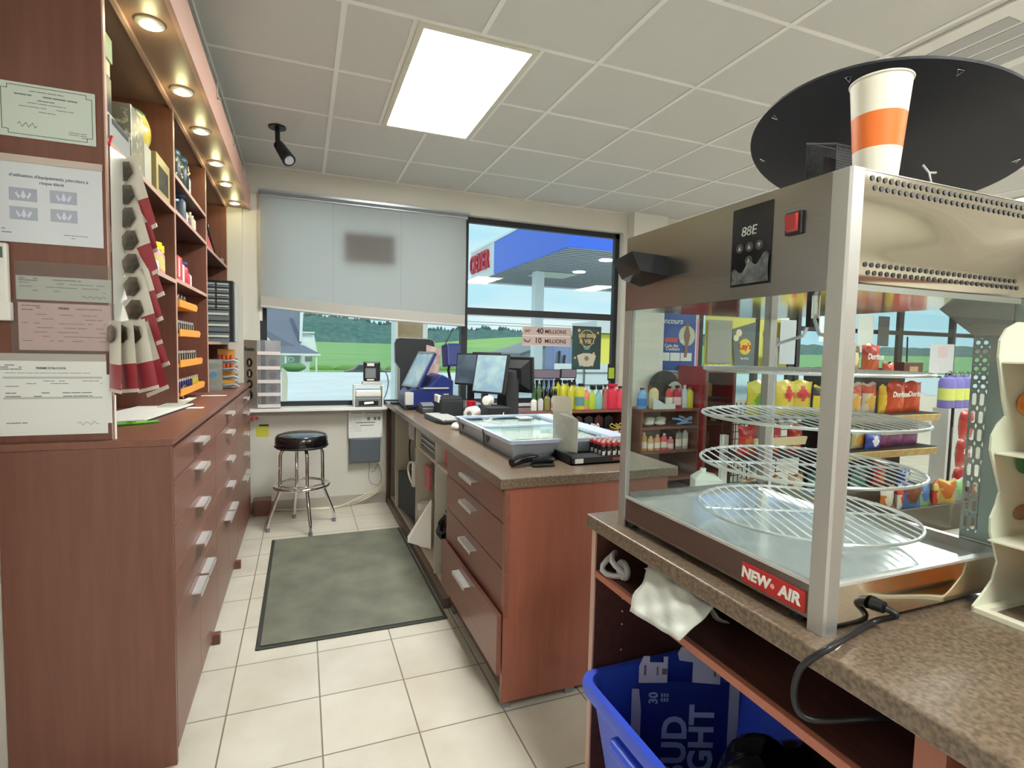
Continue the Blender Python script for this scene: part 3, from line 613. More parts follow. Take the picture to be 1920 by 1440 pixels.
solo('poster_behind_blind', MB().box(.335, .765, 4.862, 4.878, 2.12, 2.375), mat('grey_board', (40, 42, 48), .8), 'grey rectangular sign on the glass behind the roller blind, seen only as a shadow', 'sign')
# ================================================================= THINGS ON THE CASH COUNTER (top z = .92)
CZ = .9205
def rot_box(mb, c, sx, sy, sz, rz=0, rx=0, ry=0):
    old = mb.M; mb.M = Matrix.Translation(c) @ Matrix.Rotation(rz, 4, 'Z') @ Matrix.Rotation(ry, 4, 'Y') @ Matrix.Rotation(rx, 4, 'X')
    mb.box(-sx/2, sx/2, -sy/2, sy/2, -sz/2, sz/2); mb.M = old; return mb
M_SCR = mat('bluish_screen_painted_reflection', (118, 144, 164), .12, emit=.10, rgb2=(146, 170, 172), nscale=7, contrast=(.4, .6))  # mottling paints the touch screen's mirrored reflection into the colour
M_SCRD = mat('dark_reflective_screen', (62, 76, 92), .08, rgb2=(96, 110, 122), nscale=5)
# lottery terminal
t_ = thing('lottery_terminal', 'navy blue lottery terminal with a tilted screen at the far end of the counter', 'terminal', (.97, 4.30, CZ))
mb = MB(); mb.prism([(.745, CZ+.015), (1.12, CZ+.015), (1.12, 1.15), (1.02, 1.20), (.92, 1.10), (.80, 1.09), (.745, 1.03)], 1, 4.12, 4.48); make('base', mb, M_NAVY, t_, bevel=.012)
make('foot', MB().box(.76, .82, 4.14, 4.46, CZ, CZ+.016).box(1.04, 1.10, 4.14, 4.46, CZ, CZ+.016), M_BLACK, t_)
mb = MB(); rot_box(mb, (.875, 4.26, 1.225), .03, .26, .32, rz=.28, ry=.50); s_ = make('screen_housing', mb, M_NAVY, t_, bevel=.008)
mb = MB(); mb.M = Matrix.Translation((.875, 4.26, 1.225)) @ Matrix.Rotation(.28, 4, 'Z') @ Matrix.Rotation(.50, 4, 'Y'); mb.box(-.0165, -.0155, -.118, .118, -.142, .142); make('screen', mb, M_SCR, s_)
mb = MB(); mb.M = Matrix.Translation((.875, 4.26, 1.225)) @ Matrix.Rotation(.28, 4, 'Z') @ Matrix.Rotation(.50, 4, 'Y'); mb.box(-.0195, -.0155, -.13, -.118, -.16, .16).box(-.0195, -.0155, .118, .13, -.16, .16).box(-.0195, -.0155, -.13, .13, .142, .16).box(-.0195, -.0155, -.13, .13, -.16, -.142); make('bezel', mb, M_GREYP, s_)
make('printer_tray', MB().box(.735, .80, 4.10, 4.14, .96, 1.06), M_LGREY, t_, bevel=.004)
make('paper_slot', MB().box(.88, 1.08, 4.112, 4.121, 1.085, 1.095).box(.90, .93, 4.112, 4.121, .955, .965).box(1.04, 1.08, 4.112, 4.121, 1.03, 1.045), M_LGREY, t_)
t_ = thing('ticket_checker', 'navy scanner head on a pole with a thin aerial, right of the lottery terminal', 'scanner', (1.17, 4.42, CZ))
make('pole', MB().tube([(1.18, 4.42, CZ), (1.18, 4.42, 1.10), (1.15, 4.40, 1.22), (1.17, 4.42, 1.30)], .012), M_BLACK, t_, smooth=True); make('base', MB().cyl((1.18, 4.42, CZ), (1.18, 4.42, CZ+.012), .06, n=20), M_BLACK, t_, smooth=True)
mb = MB(); rot_box(mb, (1.18, 4.42, 1.345), .13, .12, .19, rz=.2, rx=-.15); make('head', mb, M_NAVY, t_, bevel=.012); make('aerial', MB().tube([(1.115, 4.40, 1.43), (1.19, 4.40, 1.575)], .004), M_BLACK, t_)
t_ = thing('customer_display_back', 'tall black rounded panel seen from behind at the window, left of the navy terminal', 'display', (.88, 4.62, CZ))
mb = MB(); P = []
for (x, z) in [(.775, 1.03), (.775, 1.22), (.735, 1.28), (.73, 1.44), (.745, 1.475), (.78, 1.485), (1.03, 1.48), (1.065, 1.465), (1.075, 1.43), (1.075, 1.03)]: P.append((x, z))
mb.prism(P, 1, 4.60, 4.63); make('panel', mb, M_BLACKM, t_, bevel=.004); mb = MB()
mb.tube([(x-.003 if x < .9 else x+.003, 4.598, z) for x, z in P[:-1]], .005, 6); make('silver_rim', mb, M_SILV, t_, smooth=True)
make('stand', MB().box(.80, .86, 4.55, 4.72, CZ, CZ+.03).box(.81, .845, 4.61, 4.64, CZ+.02, 1.10).box(.64+.06, .82, 4.56, 4.62, CZ, CZ+.018), M_BLACK, t_, bevel=.004)
solo('pink_card_holder', MB().prism([(1.0, 1.20), (1.085, 1.17), (1.10, 1.39), (1.01, 1.42)], 1, 4.50, 4.512), mat('mottled_pink_card', (190, 166, 162), .5, rgb2=(150, 128, 130), nscale=14), 'mottled pink-grey card standing upright behind the navy terminal', 'card') if False else None
t_ = thing('pink_leaflet', 'mottled pink-grey leaflet on a thin stand between the navy terminal and the scanner pole', 'leaflet', (1.03, 4.54, CZ))
make('sheet', MB().prism([(.985, 1.18), (1.09, 1.12), (1.12, 1.40), (.99, 1.43)], 1, 4.53, 4.536), mat('mottled_pink_card', (196, 172, 168), .5, rgb2=(152, 130, 134), nscale=14), t_); make('stand', MB().tube([(1.04, 4.54, CZ), (1.04, 4.54, 1.2)], .006), M_BLACK, t_)
# monitors
def monitor(name, c, w, h, yaw, tilt, scr, label, base=None, d=.03, neck=True, grp=None):
    """c: centre of the panel; yaw: direction its screen normal points (radians from -Y, + towards +X)"""
    t_ = thing(name, label, 'monitor', (c[0], c[1], CZ), group=grp)
    X = Matrix.Translation(c) @ Matrix.Rotation(yaw, 4, 'Z') @ Matrix.Rotation(tilt, 4, 'X')
    mb = MB(); mb.M = X; mb.box(-w/2, w/2, -d*.35, d*.65, -h/2, h/2); p = make('housing', mb, M_BLACK, t_, bevel=.005)
    mb = MB(); mb.M = X; mb.box(-w/2+.012, w/2-.012, -d*.35-.002, -d*.35, -h/2+.012, h/2-.012); make('screen', mb, scr, p)
    mb = MB(); mb.M = X; a, b_ = (-w*.25, w*.25)
    mb.add([(-w*.42, d*.65, -h*.42), (w*.42, d*.65, -h*.42), (w*.42, d*.65, h*.42), (-w*.42, d*.65, h*.42), (-w*.2, d*.65+.035, -h*.25), (w*.2, d*.65+.035, -h*.25), (w*.2, d*.65+.035, h*.2), (-w*.2, d*.65+.035, h*.2)], [(4, 5, 6, 7), (0, 1, 5, 4), (1, 2, 6, 5), (2, 3, 7, 6), (3, 0, 4, 7)]); make('rear_shell', mb, M_BLACK, p)
    if neck:
        bk = X @ Vector((0, .06, -h*.1)); mb = MB(); mb.box(bk.x-.025, bk.x+.025, bk.y-.02, bk.y+.02, CZ+.01, bk.z); make('neck', mb, M_BLACK, t_)
        mb = MB(); mb.box(bk.x-.08, bk.x+.08, bk.y-.08, bk.y+.06, CZ, CZ+.014); make('foot', mb, M_BLACK, t_, bevel=.004)
    return t_
monitor('monitor', (1.205, 4.04, 1.245), .20, .25, -.9, -.12, M_SCRD, 'upright dark-screened monitor directly right of the navy scanner head')
t_ = monitor('touch_monitor', (1.215, 3.50, 1.235), .27, .28, -.95, -.22, M_SCR, 'tilted touch monitor with a bright bluish screen, nearest of the counter monitors', neck=False)
mb = MB(); mb.prism([(3.40, CZ), (3.62, CZ), (3.60, 1.26), (3.47, 1.26)], 0, 1.305, 1.40); make('stand_column', mb, M_BLACKM, t_, bevel=.01)
t_ = monitor('customer_monitor', (1.475, 3.62, 1.225), .25, .26, 2.25, -.08, M_SCRD, 'black monitor turned away to the customers, its back showing, right of the bright touch monitor')
monitor('second_customer_monitor', (1.44, 4.25, 1.28), .24, .20, 2.6, -.05, M_SCRD, 'dark monitor back partly hidden behind the bright touch monitor')
solo('red_cup', MB().lathe([(.03, 0), (.037, .09), (.034, .088)], (1.19, 3.86, CZ), 16), M_RED, 'small red cup on the counter behind the bright touch monitor', 'cup', smooth=True)
t_ = thing('round_speaker', 'white round speaker on the counter left of the large black box', 'speaker', (1.07, 3.46, CZ))
mb = MB(); mb.M = Matrix.Translation((1.075, 3.46, .968)) @ Matrix.Rotation(-.75, 4, 'Z') @ Matrix.Rotation(math.pi/2, 4, 'X'); mb.lathe([(.03, -.05), (.046, -.045), (.046, .035), (.040, .045), (.020, .046)], n=24); make('body', mb, M_WHITE, t_, smooth=True)
mb = MB(); mb.M = Matrix.Translation((1.075, 3.46, .968)) @ Matrix.Rotation(-.75, 4, 'Z') @ Matrix.Rotation(math.pi/2, 4, 'X'); mb.cyl((0, 0, .0455), (0, 0, .0475), .019, n=20); make('face', mb, M_GREYP, t_, smooth=True)
t_ = thing('round_speaker', 'smaller white round speaker standing on the black box before the bright touch monitor', 'speaker', (1.18, 3.44, 1.02))
mb = MB(); mb.M = Matrix.Translation((1.175, 3.43, 1.055)) @ Matrix.Rotation(-.75, 4, 'Z') @ Matrix.Rotation(math.pi/2, 4, 'X'); mb.lathe([(.02, -.03), (.034, -.028), (.034, .022), (.028, .03), (.014, .031)], n=22); make('body', mb, M_WHITE, t_, smooth=True)
make('stem', MB().cyl((1.175, 3.43, 1.0205), (1.175, 3.43, 1.035), .02, n=14), M_WHITE, t_, smooth=True)
t_ = thing('receipt_printer', 'black receipt printer with a roll of paper showing, behind the keyboard', 'printer', (.98, 3.75, CZ))
make('body', MB().box(.90, 1.06, 3.62, 3.86, CZ, 1.045), M_BLACKM, t_, bevel=.012); make('lid', MB().prism([(3.62, 1.046), (3.86, 1.046), (3.86, 1.06), (3.66, 1.065)], 0, .905, 1.055), M_BLACK, t_, bevel=.004); make('paper_roll', MB().box(.89, .912, 3.68, 3.80, 1.02, 1.072), M_PAPER, t_, bevel=.004)
t_ = thing('black_counter_box', 'large plain black box on the counter under the bright touch monitor', 'box', (1.23, 3.40, CZ))
make('body', MB().box(1.135, 1.30, 3.30, 3.52, CZ, 1.02), M_BLACKM, t_, bevel=.006); make('charging_cable', MB().tube([(1.22, 3.295, CZ+.01), (1.23, 3.29, .95), (1.24, 3.29, .99)], .003), M_WHITE, t_)
t_ = thing('card_terminal', 'silver and black card payment terminal on the counter behind the keyboard', 'card reader', (.88, 3.98, CZ))
make('body', MB().prism([(3.86, CZ), (4.10, CZ), (4.10, .955), (4.0, .985), (3.88, .965)], 0, .815, .935), M_BLACK, t_, bevel=.012); make('keypad', MB().prism([(3.90, .971), (4.0, .988), (4.0, .992), (3.90, .975)], 0, .83, .92), M_SILV, t_)
# keyboard + mouse
t_ = thing('keyboard', 'curved silver keyboard with a black frame on the counter edge left of the mouse', 'keyboard', (.875, 3.48, CZ))
X = Matrix.Translation((.885, 3.50, CZ)) @ Matrix.Rotation(math.radians(-86), 4, 'Z')
mb = MB(); mb.M = X; mb.prism([(-.21, -.075), (-.12, -.095), (.12, -.095), (.21, -.075), (.225, .06), (.12, .085), (-.12, .085), (-.225, .06)], 2, .0, .022); make('case', mb, M_BLACK, t_, bevel=.006)
mb = MB(); mb.M = X
for r in range(5):
    for c in range(14): mb.box(-.195+c*.028, -.172+c*.028, -.07+r*.028, -.047+r*.028, .022, .028)
make('keys', mb, M_LGREY, t_)
t_ = thing('computer_mouse', 'white computer mouse on the counter next to the glass display case', 'mouse', (.865, 3.10, CZ))
mb = MB(); mb.ball((.865, 3.10, CZ+.012), .03, 16, (1, 1.7, .9)); mb.v = [Vector((p.x, p.y, max(p.z, CZ))) for p in mb.v]; make('shell', mb, M_WHITE, t_, smooth=True); make('wheel', MB().cyl((.862, 3.075, CZ+.036), (.868, 3.075, CZ+.036), .006, n=10), M_GREYP, t_)
# scratch ticket display case (glass top, sloped silver sides)
t_ = thing('ticket_display_case', 'long low glass-topped display case with sloping silver sides on the cash counter', 'display case', (1.12, 2.65, CZ))
TL, TR, Y0, Y1, ZT = .838, 1.36, 2.13, 3.02, .997
mb = MB(); mb.add([(TL+.03, Y0+.03, CZ), (TR-.03, Y0+.03, CZ), (TR-.03, Y1, CZ), (TL+.03, Y1, CZ), (TL, Y0, ZT), (TR, Y0, ZT), (TR, Y1, ZT), (TL, Y1, ZT)], [(0, 3, 2, 1), (0, 1, 5, 4), (1, 2, 6, 5), (2, 3, 7, 6), (3, 0, 4, 7)]); make('tray', mb, mat('silver_grey_case', (176, 184, 198), .35, .2), t_)
mb = MB(); e = .014
mb.box(TL-.004, TL+e, Y0, Y1, ZT-.004, ZT+.012).box(TR-e, TR+.085, Y0, Y1, ZT-.004, ZT+.012).box(TL, TR, Y0-.004, Y0+e, ZT-.004, ZT+.012).box(TL, TR, Y1-e, Y1+.004, ZT-.004, ZT+.012).box(TL, TR, 2.60, 2.615, ZT-.004, ZT+.010); make('rim', mb, mat('pale_blue_trim', (188, 200, 222), .3), t_)
make('glass_top', MB().box(TL+e, TR-e, Y0+e, Y1-e, ZT, ZT+.005), M_GLASS2, t_)
make('white_backing', MB().box(TL+.03, TR-.03, Y0+.04, Y1-.03, ZT-.018, ZT-.014), mat('pale_teal_backing', (206, 222, 222), .3), t_)
mb = MB()
for a, b_, c, d in ((.90, 1.15, 2.30, 2.55), (1.18, 1.36, 2.28, 2.50), (.92, 1.34, 2.66, 2.90)): mb.box(a, b_, c, d, ZT-.0135, ZT-.012)
make('ticket_sheets', mb, M_PAPER, t_)
for y in (2.46, 2.90):
    mb = MB(); mb.prism([(y-.035, ZT-.012), (y+.045, ZT-.012), (y+.005, CZ+.025)], 0, TL+.006, TL+.0095)
    make('notch', mb, M_BLACK, t_); make('pen', MB().tube([(TL-.004, y+.04, ZT+.01), (TL-.01, y-.01, CZ+.012)], .005), M_BLACK, t_)
solo('white_note', MB().box(1.19, 1.27, 2.88, 2.96, ZT+.0055, ZT+.0065), M_PAPER, 'small white note lying on the glass of the display case', 'note')
for k, (x, lab) in enumerate([(1.41, 'small black ring-marked puck at the far right of the display case'), (1.335, 'second black puck, left of the ring-marked one behind the display case')]):
    t2 = thing('black_puck', lab, 'puck', (x+.03, 3.30+.05*k, CZ)); make('body', MB().cyl((x+.03, 3.26, CZ), (x+.03, 3.26, CZ+.04), .035, n=18), M_BLACK, t2, smooth=True); 
    if k == 0: make('ring', MB().tube([(x+.03+.012*math.cos(a), 3.224, CZ+.02+.012*math.sin(a)) for a in [i*math.pi/6 for i in range(12)]], .003, 6, True), M_WHITE, t2)
# hand scanner, stapler, lighter tray, card
t_ = thing('handheld_scanner', 'black handheld scanner lying at the near corner of the cash counter', 'scanner', (.88, 2.05, CZ))
make('handle', MB().tube([(.80, 2.02, CZ+.018), (.84, 2.04, CZ+.026), (.90, 2.07, CZ+.026), (.945, 2.09, CZ+.02)], [.017, .021, .019, .013], 12), M_BLACKG, t_, smooth=True)
t_ = thing('small_black_stapler', 'small black stapler beside the handheld scanner on the cash counter', 'stapler', (.93, 2.01, CZ))
make('base', MB().box(.885, .985, 1.99, 2.03, CZ, CZ+.012), M_BLACK, t_, bevel=.004); make('arm', MB().tube([(.885, 2.01, CZ+.022), (.94, 2.01, CZ+.028), (.985, 2.01, CZ+.024)], [.010, .014, .012], 10), M_BLACKG, t_, smooth=True)
t_ = thing('black_cable_coil', 'coiled black cable between the scanner and the lighter tray', 'cable', (1.0, 2.10, CZ))
make('coil', MB().tube([(.93+.02*i, 2.12+.03*math.sin(i*1.3), CZ+.012+.008*math.cos(i*1.1)) for i in range(9)], .006, 8), M_BLACK, t_, smooth=True)
lt = thing('lighter_display_tray', 'black lighter display tray on the cash counter', 'tray', (1.22, 2.10, CZ))
LX0, LX1, LY0, LY1 = 1.055, 1.345, 1.985, 2.20
mb = MB(); mb.box(LX0, LX1, LY0, LY1, CZ, CZ+.006).box(LX0, LX1, LY0, LY0+.004, CZ, CZ+.03).box(LX0, LX1, LY1-.004, LY1, CZ, CZ+.04).box(LX0, LX0+.004, LY0, LY1, CZ, CZ+.04).box(LX1-.004, LX1, LY0, LY1, CZ, CZ+.04); make('walls', mb, M_BLACK, lt)
make('insert', MB().box(LX0+.005, LX1-.005, LY0+.005, LY1-.005, CZ+.006, CZ+.024), M_BLACKM, lt); make('price_label', MB().box(1.075, 1.115, LY0-.001, LY0, CZ+.006, CZ+.026), M_PAPER, lt); make('orange_mark', MB().box(1.26, 1.325, LY0-.001, LY0, CZ+.012, CZ+.024), mat('dark_orange_print', (150, 70, 50), .6), lt)
cols = [('red', M_RED), ('black', M_BLACK)]
lg = None; idx = 0
for i in range(4):
    for j in range(5):
        x, y = 1.235+.027*i, 2.025+.034*j; x -= .015*(4-j)*0
        if lg is None:
            lg = thing('lighter', 'x', 'lighter', (x, y, CZ+.0245), group='lighters in the black display tray')
            make('body', MB().box(x-.009, x+.009, y-.005, y+.005, CZ+.025, CZ+.068), mat('black_white_lighter', (34, 32, 36), .3), lg, bevel=.002); make('label', MB().box(x-.007, x+.007, y-.0056, y-.005, CZ+.027, CZ+.045), M_WHITE, lg)
            make('lighter_top', MB().box(x-.009, x+.009, y-.006, y+.006, CZ+.0685, CZ+.082), M_RED, lg, bevel=.002); make('metal_cap', MB().box(x-.008, x+.002, y-.005, y+.005, CZ+.082, CZ+.090), M_ALU, lg); q = lg
        else: q = dup(lg, (x, y, CZ+.0245))
        q['label'] = f'black lighter with a red top in the black tray, {["front", "second", "third", "fourth", "back"][j]} row, {["first", "second", "third", "fourth"][i]} from the left'
t_ = thing('tall_card_holder', 'tall white printed card standing upright at the left of the lighter tray', 'card', (1.08, 2.12, CZ+.03))
mb = MB(); mb.quad((1.055, 2.16, CZ+.045), (1.125, 2.06, CZ+.035), (1.125, 2.06, 1.10), (1.10, 2.115, 1.135), (1.055, 2.17, 1.13)); mb.v = mb.v; make('card', mb, M_PAPER2, t_, solid=.003)
make('upper_card', MB().quad((1.056, 2.172, 1.128), (1.118, 2.105, 1.122), (1.120, 2.11, 1.20), (1.056, 2.178, 1.20)), mat('cream_card', (222, 220, 206), .7), t_, solid=.003)
m_ = MB(); Rv = Vector((.070, -.10, 0)).normalized()
lines(m_, Vector((1.062, 2.149, 1.10)), Rv, ZU, .085, 22, .0016, .0065); lines(m_, Vector((1.062, 2.149, .955)), Rv, ZU, .085, 3, .004, .012)
m_.v = [p + Vector((-.10, -.07, 0)).normalized()*.003 for p in m_.v]; make('print', m_, mat('faint_print', (178, 182, 180), .8), t_)
# ================================================================= THINGS ON THE WINDOW SILL
t_ = thing('acrylic_accessory_rack', 'clear acrylic rack with a grey side panel and four black discs, on the window sill', 'rack', (-.30, 4.80, .88))
make('side_panel', MB().quad((-.452, 4.895, .88), (-.335, 4.765, .88), (-.335, 4.765, 1.435), (-.452, 4.895, 1.44)), mat('taupe_side_panel', (176, 170, 162), .5), t_, solid=.004)
Rv = Vector((.117, -.13, 0)).normalized(); Nv = Vector((-.13, -.117, 0)).normalized()
text('Konex', .045, M_BLACK, Vector((-.394, 4.830, 1.365))+Nv*.005, Rv, ZU, t_, bold=.0008)
for k, z in enumerate((1.255, 1.165, 1.08, .99)):
    c_ = Vector((-.394, 4.830, z))+Nv*.005; d_ = make('black_disc', MB().cyl(c_, c_+Nv*.001, .036, n=24), M_BLACK, t_)
    mb = MB(); h = (.016, .020, .014, .018)[k]; w = (.008, .009, .012, .007)[k]; p_ = c_+Nv*.0015; mb.quad(p_-Rv*w-Vector((0, 0, h)), p_+Rv*w-Vector((0, 0, h)), p_+Rv*w+Vector((0, 0, h)), p_-Rv*w+Vector((0, 0, h))); make('icon', mb, M_WHITE, d_)
make('clear_panels', MB().box(-.334, -.330, 4.77, 4.89, .885, 1.435).box(-.170, -.166, 4.77, 4.89, .885, 1.435).box(-.334, -.166, 4.765, 4.769, .885, 1.44), M_ACRY, t_)
make('lilac_back', MB().box(-.285, -.17, 4.895, 4.90, .885, 1.435), mat('lilac_frosted_back', (190, 180, 188), .3), t_)
for k, z in enumerate((.89, .985, 1.09, 1.20, 1.32)):
    make('shelf', MB().box(-.332, -.168, 4.77, 4.89, z, z+.004), M_ACRY, t_); make('price_strip', MB().box(-.334, -.166, 4.760, 4.764, z, z+.028), mat('pinkish_white_strip', (228, 220, 222), .5), t_)
    if k < 4: c_ = (-.228, 4.893, z+.055+.0); d2_ = make('dim_disc', MB().cyl(c_, (c_[0], c_[1]-.001, c_[2]), .030, n=20), mat('mauve_disc', (120, 110, 126), .6), t_)
solo('clear_plastic_sheet', MB().prism([(-.160, .93), (-.118, .93), (-.112, 1.12), (-.125, 1.19), (-.160, 1.22)], 1, 4.86, 4.866), mat('pale_green_sheet', (196, 210, 200), .4), 'pale green rounded card standing right of the clear acrylic rack', 'card')
t_ = thing('label_printer', 'grey and white label printer on the right end of the window sill', 'printer', (.54, 4.82, .88))
make('base', MB().box(.42, .65, 4.765, 4.90, .88, .965), M_GREYP, t_, bevel=.012); make('mouth', MB().box(.455, .62, 4.760, 4.766, .895, .935), M_BLACK, t_); make('cover', MB().box(.425, .645, 4.76, 4.90, .966, 1.03), M_WHITE, t_, bevel=.014)
make('paper', MB().quad((.50, 4.745, .905), (.58, 4.74, .912), (.575, 4.762, .93), (.50, 4.762, .925)), M_PAPER, t_, solid=.001)
solo('printer_shelf', MB().box(.415, .425, 4.77, 4.93, .881, 1.062).box(.655, .665, 4.77, 4.93, .881, 1.062).box(.415, .665, 4.77, 4.93, 1.062, 1.072), M_WHITE, 'small white open shelf over the label printer on the window sill', 'shelf')
t_ = thing('pin_pad', 'upright black and grey payment pad on the white shelf above the label printer', 'card reader', (.55, 4.85, 1.073))
make('foot', MB().box(.49, .66, 4.80, 4.90, 1.0725, 1.10), M_LGREY, t_, bevel=.006); make('housing', MB().box(.50, .645, 4.83, 4.87, 1.10, 1.275), M_BLACK, t_, bevel=.014); make('screen', MB().box(.515, .605, 4.826, 4.831, 1.13, 1.215), M_GREYP, t_); make('white_label', MB().box(.53, .59, 4.825, 4.831, 1.235, 1.258).box(.53, .59, 4.825, 4.831, 1.108, 1.120), M_WHITE, t_)
make('cable', MB().stube([(.65, 4.86, 1.20), (.70, 4.86, 1.17), (.72, 4.87, 1.08), (.70, 4.87, .98), (.67, 4.87, .92)], .005), M_GREYP, t_, smooth=True)
# ================================================================= LOTTERY SIGNS ON THE WINDOW
def poster(name, x0, x1, z0, z1, y, m, label, cat='poster', grp=None):
    t_ = thing(name, label, cat, ((x0+x1)/2, y, z0), group=grp); make('sheet', MB().box(x0, x1, y-.003, y, z0, z1), m, t_); return t_
M_SIGN = mat('pinkish_grey_sign', (196, 176, 172), .6)
for k, (z0, z1, num, word, lab) in enumerate([(1.553, 1.640, '40', 'MILLIONS', 'upper pinkish lottery strip on the window reading 40 millions'), (1.455, 1.545, '10', 'MILLIONS', 'lower pinkish lottery strip on the window reading 10 millions')]):
    t_ = poster('lottery_strip', 2.045, 2.585, z0, z1, 4.945, M_SIGN, lab, 'sign', 'jackpot strips on the window')
    text(num, .078, M_BLACK, (2.235-.02*k, 4.941, (z0+z1)/2), XR, ZU, t_, bold=.0015, name='number'); text(word, .056, M_BLACK, (2.41, 4.941, (z0+z1)/2-.003), XR, ZU, t_, bold=.0008, name='lettering')
    mb = MB(); mb.tube([(2.10+.03*math.cos(a)*(1+.3*k), 4.941, (z0+z1)/2+.014*math.sin(a*2+k)) for a in [i*.5 for i in range(12)]], .003, 5); make('lottery_emblem', mb, M_BLACK, t_); make('white_edge', MB().box(2.04, 2.59, 4.9405, 4.9425, z0-.004, z0).box(2.04, 2.59, 4.9405, 4.9425, z1, z1+.003), M_WHITE, t_)
t_ = poster('lottery_poster', 2.605, 2.945, 1.215, 1.665, 4.945, mat('dark_teal_poster', (40, 84, 86), .4, rgb2=(34, 50, 54), nscale=4), 'dark teal lottery poster with gold lettering on the window right of the jackpot strips')
M_GOLD = mat('gold_print', (214, 184, 128), .5)
text('100 000$', .056, M_GOLD, (2.775, 4.941, 1.565), XR, ZU, t_, bold=.0016); text('À VIE !', .062, M_GOLD, (2.775, 4.941, 1.505), XR, ZU, t_, bold=.0016)
make('ring', MB().tube([(2.775+.085*math.cos(a), 4.9405, 1.54+.085*math.sin(a)) for a in [i*math.pi/14 for i in range(28)]], .004, 5, True), M_GOLD, t_); make('bulb_base', MB().box(2.735, 2.815, 4.939, 4.942, 1.452, 1.460).box(2.74, 2.81, 4.939, 4.942, 1.438, 1.446).box(2.75, 2.80, 4.939, 4.942, 1.424, 1.432), mat('pale_teal_print', (150, 200, 196), .5), t_)
mb = MB(); rot_box(mb, (2.715, 4.940, 1.315), .075, .001, .12, ry=-.3); rot_box(mb, (2.835, 4.940, 1.315), .075, .001, .12, ry=.3); rot_box(mb, (2.775, 4.9385, 1.315), .085, .001, .14); make('ticket_pictures', mb, mat('beige_ticket_print', (206, 200, 184), .5), t_)
make('ticket_seal', MB().cyl((2.775, 4.9378, 1.33), (2.775, 4.937, 1.33), .026, n=18), mat('olive_seal', (128, 130, 110), .5), t_); make('coins', MB().cyl((2.86, 4.9405, 1.38), (2.86, 4.94, 1.38), .016, n=14).cyl((2.64, 4.9405, 1.335), (2.64, 4.94, 1.335), .013, n=14).cyl((2.905, 4.9405, 1.60), (2.905, 4.94, 1.60), .012, n=14).cyl((2.68, 4.9405, 1.62), (2.68, 4.94, 1.62), .016, n=14), M_GOLD, t_)
make('top_band', MB().box(2.61, 2.94, 4.939, 4.942, 1.640, 1.655), M_INK, t_)
t_ = poster('green_notepad', 3.03, 3.12, 1.10, 1.275, 4.93, M_BLACK, 'small lime green pad in a black holder beside the window frame, above the bottle shelf', 'notepad'); make('green_face', MB().box(3.04, 3.11, 4.924, 4.927, 1.12, 1.235), mat('lime_pad', (176, 206, 60), .5), t_)
# Concours poster in a white frame
t_ = thing('framed_contest_poster', 'blue contest poster in a white frame on the wall behind the warmer glass, headed Concours', 'poster', (3.83, 4.87, 1.20))
make('frame', MB().box(3.53, 4.13, 4.855, 4.879, 1.19, 1.865), mat('pale_blue_white_frame', (214, 222, 236), .4), t_, bevel=.012); make('sheet', MB().box(3.555, 4.105, 4.852, 4.856, 1.215, 1.84), mat('royal_blue_print', (52, 88, 164), .4), t_)
text('Concours', .088, M_WHITE, (3.74, 4.849, 1.755), XR, ZU, t_, shear=.35, bold=.0008); text('DE', .05, M_WHITE, (3.625, 4.849, 1.545), XR, ZU, t_, bold=.001); text('AU', .05, M_WHITE, (3.93, 4.849, 1.535), XR, ZU, t_, bold=.001); text('Coin des', .05, M_WHITE, (3.78, 4.849, 1.487), XR, ZU, t_, bold=.001); text('Couleurs', .05, M_WHITE, (3.80, 4.849, 1.450), XR, ZU, t_, bold=.001)
make('red_word', MB().box(3.69, 3.86, 4.849, 4.851, 1.525, 1.575), mat('blurred_red_print', (206, 92, 96), .7), t_); mb = MB(); mb.cyl((3.985, 4.8505, 1.60), (3.985, 4.849, 1.60), .112, n=28); make('cream_oval', mb, mat('cream_oval', (206, 202, 176), .6), t_)
mb = MB(); mb.quad((3.95, 4.847, 1.36), (3.99, 4.847, 1.36), (4.01, 4.847, 1.52), (4.03, 4.847, 1.60), (4.0, 4.847, 1.70), (3.965, 4.847, 1.70), (3.94, 4.847, 1.60), (3.96, 4.847, 1.52)); mb.cyl((3.985, 4.8475, 1.725), (3.985, 4.8465, 1.725), .024, n=14); make('printed_figure', mb, mat('figure_print', (138, 108, 96), .7), t_)
make('white_boxes', MB().box(3.58, 3.76, 4.849, 4.851, 1.32, 1.41).box(3.77, 3.90, 4.849, 4.851, 1.32, 1.41).box(3.91, 4.06, 4.849, 4.851, 1.32, 1.41), M_PAPER, t_)
mb = MB()
for k in range(26): a, r, z = random.uniform(0, 6), random.uniform(.02, .09), random.uniform(1.45, 1.84); mb.tube([(3.40+r*math.cos(a+i), 4.86, z+.03*math.sin(a*2+i*1.7)) for i in range(4)], .004, 4)
solo('wall_hung_wire_clutter', mb, M_SILV, 'tangled silver keychains hanging on the wall left of the framed contest poster', 'keychains')
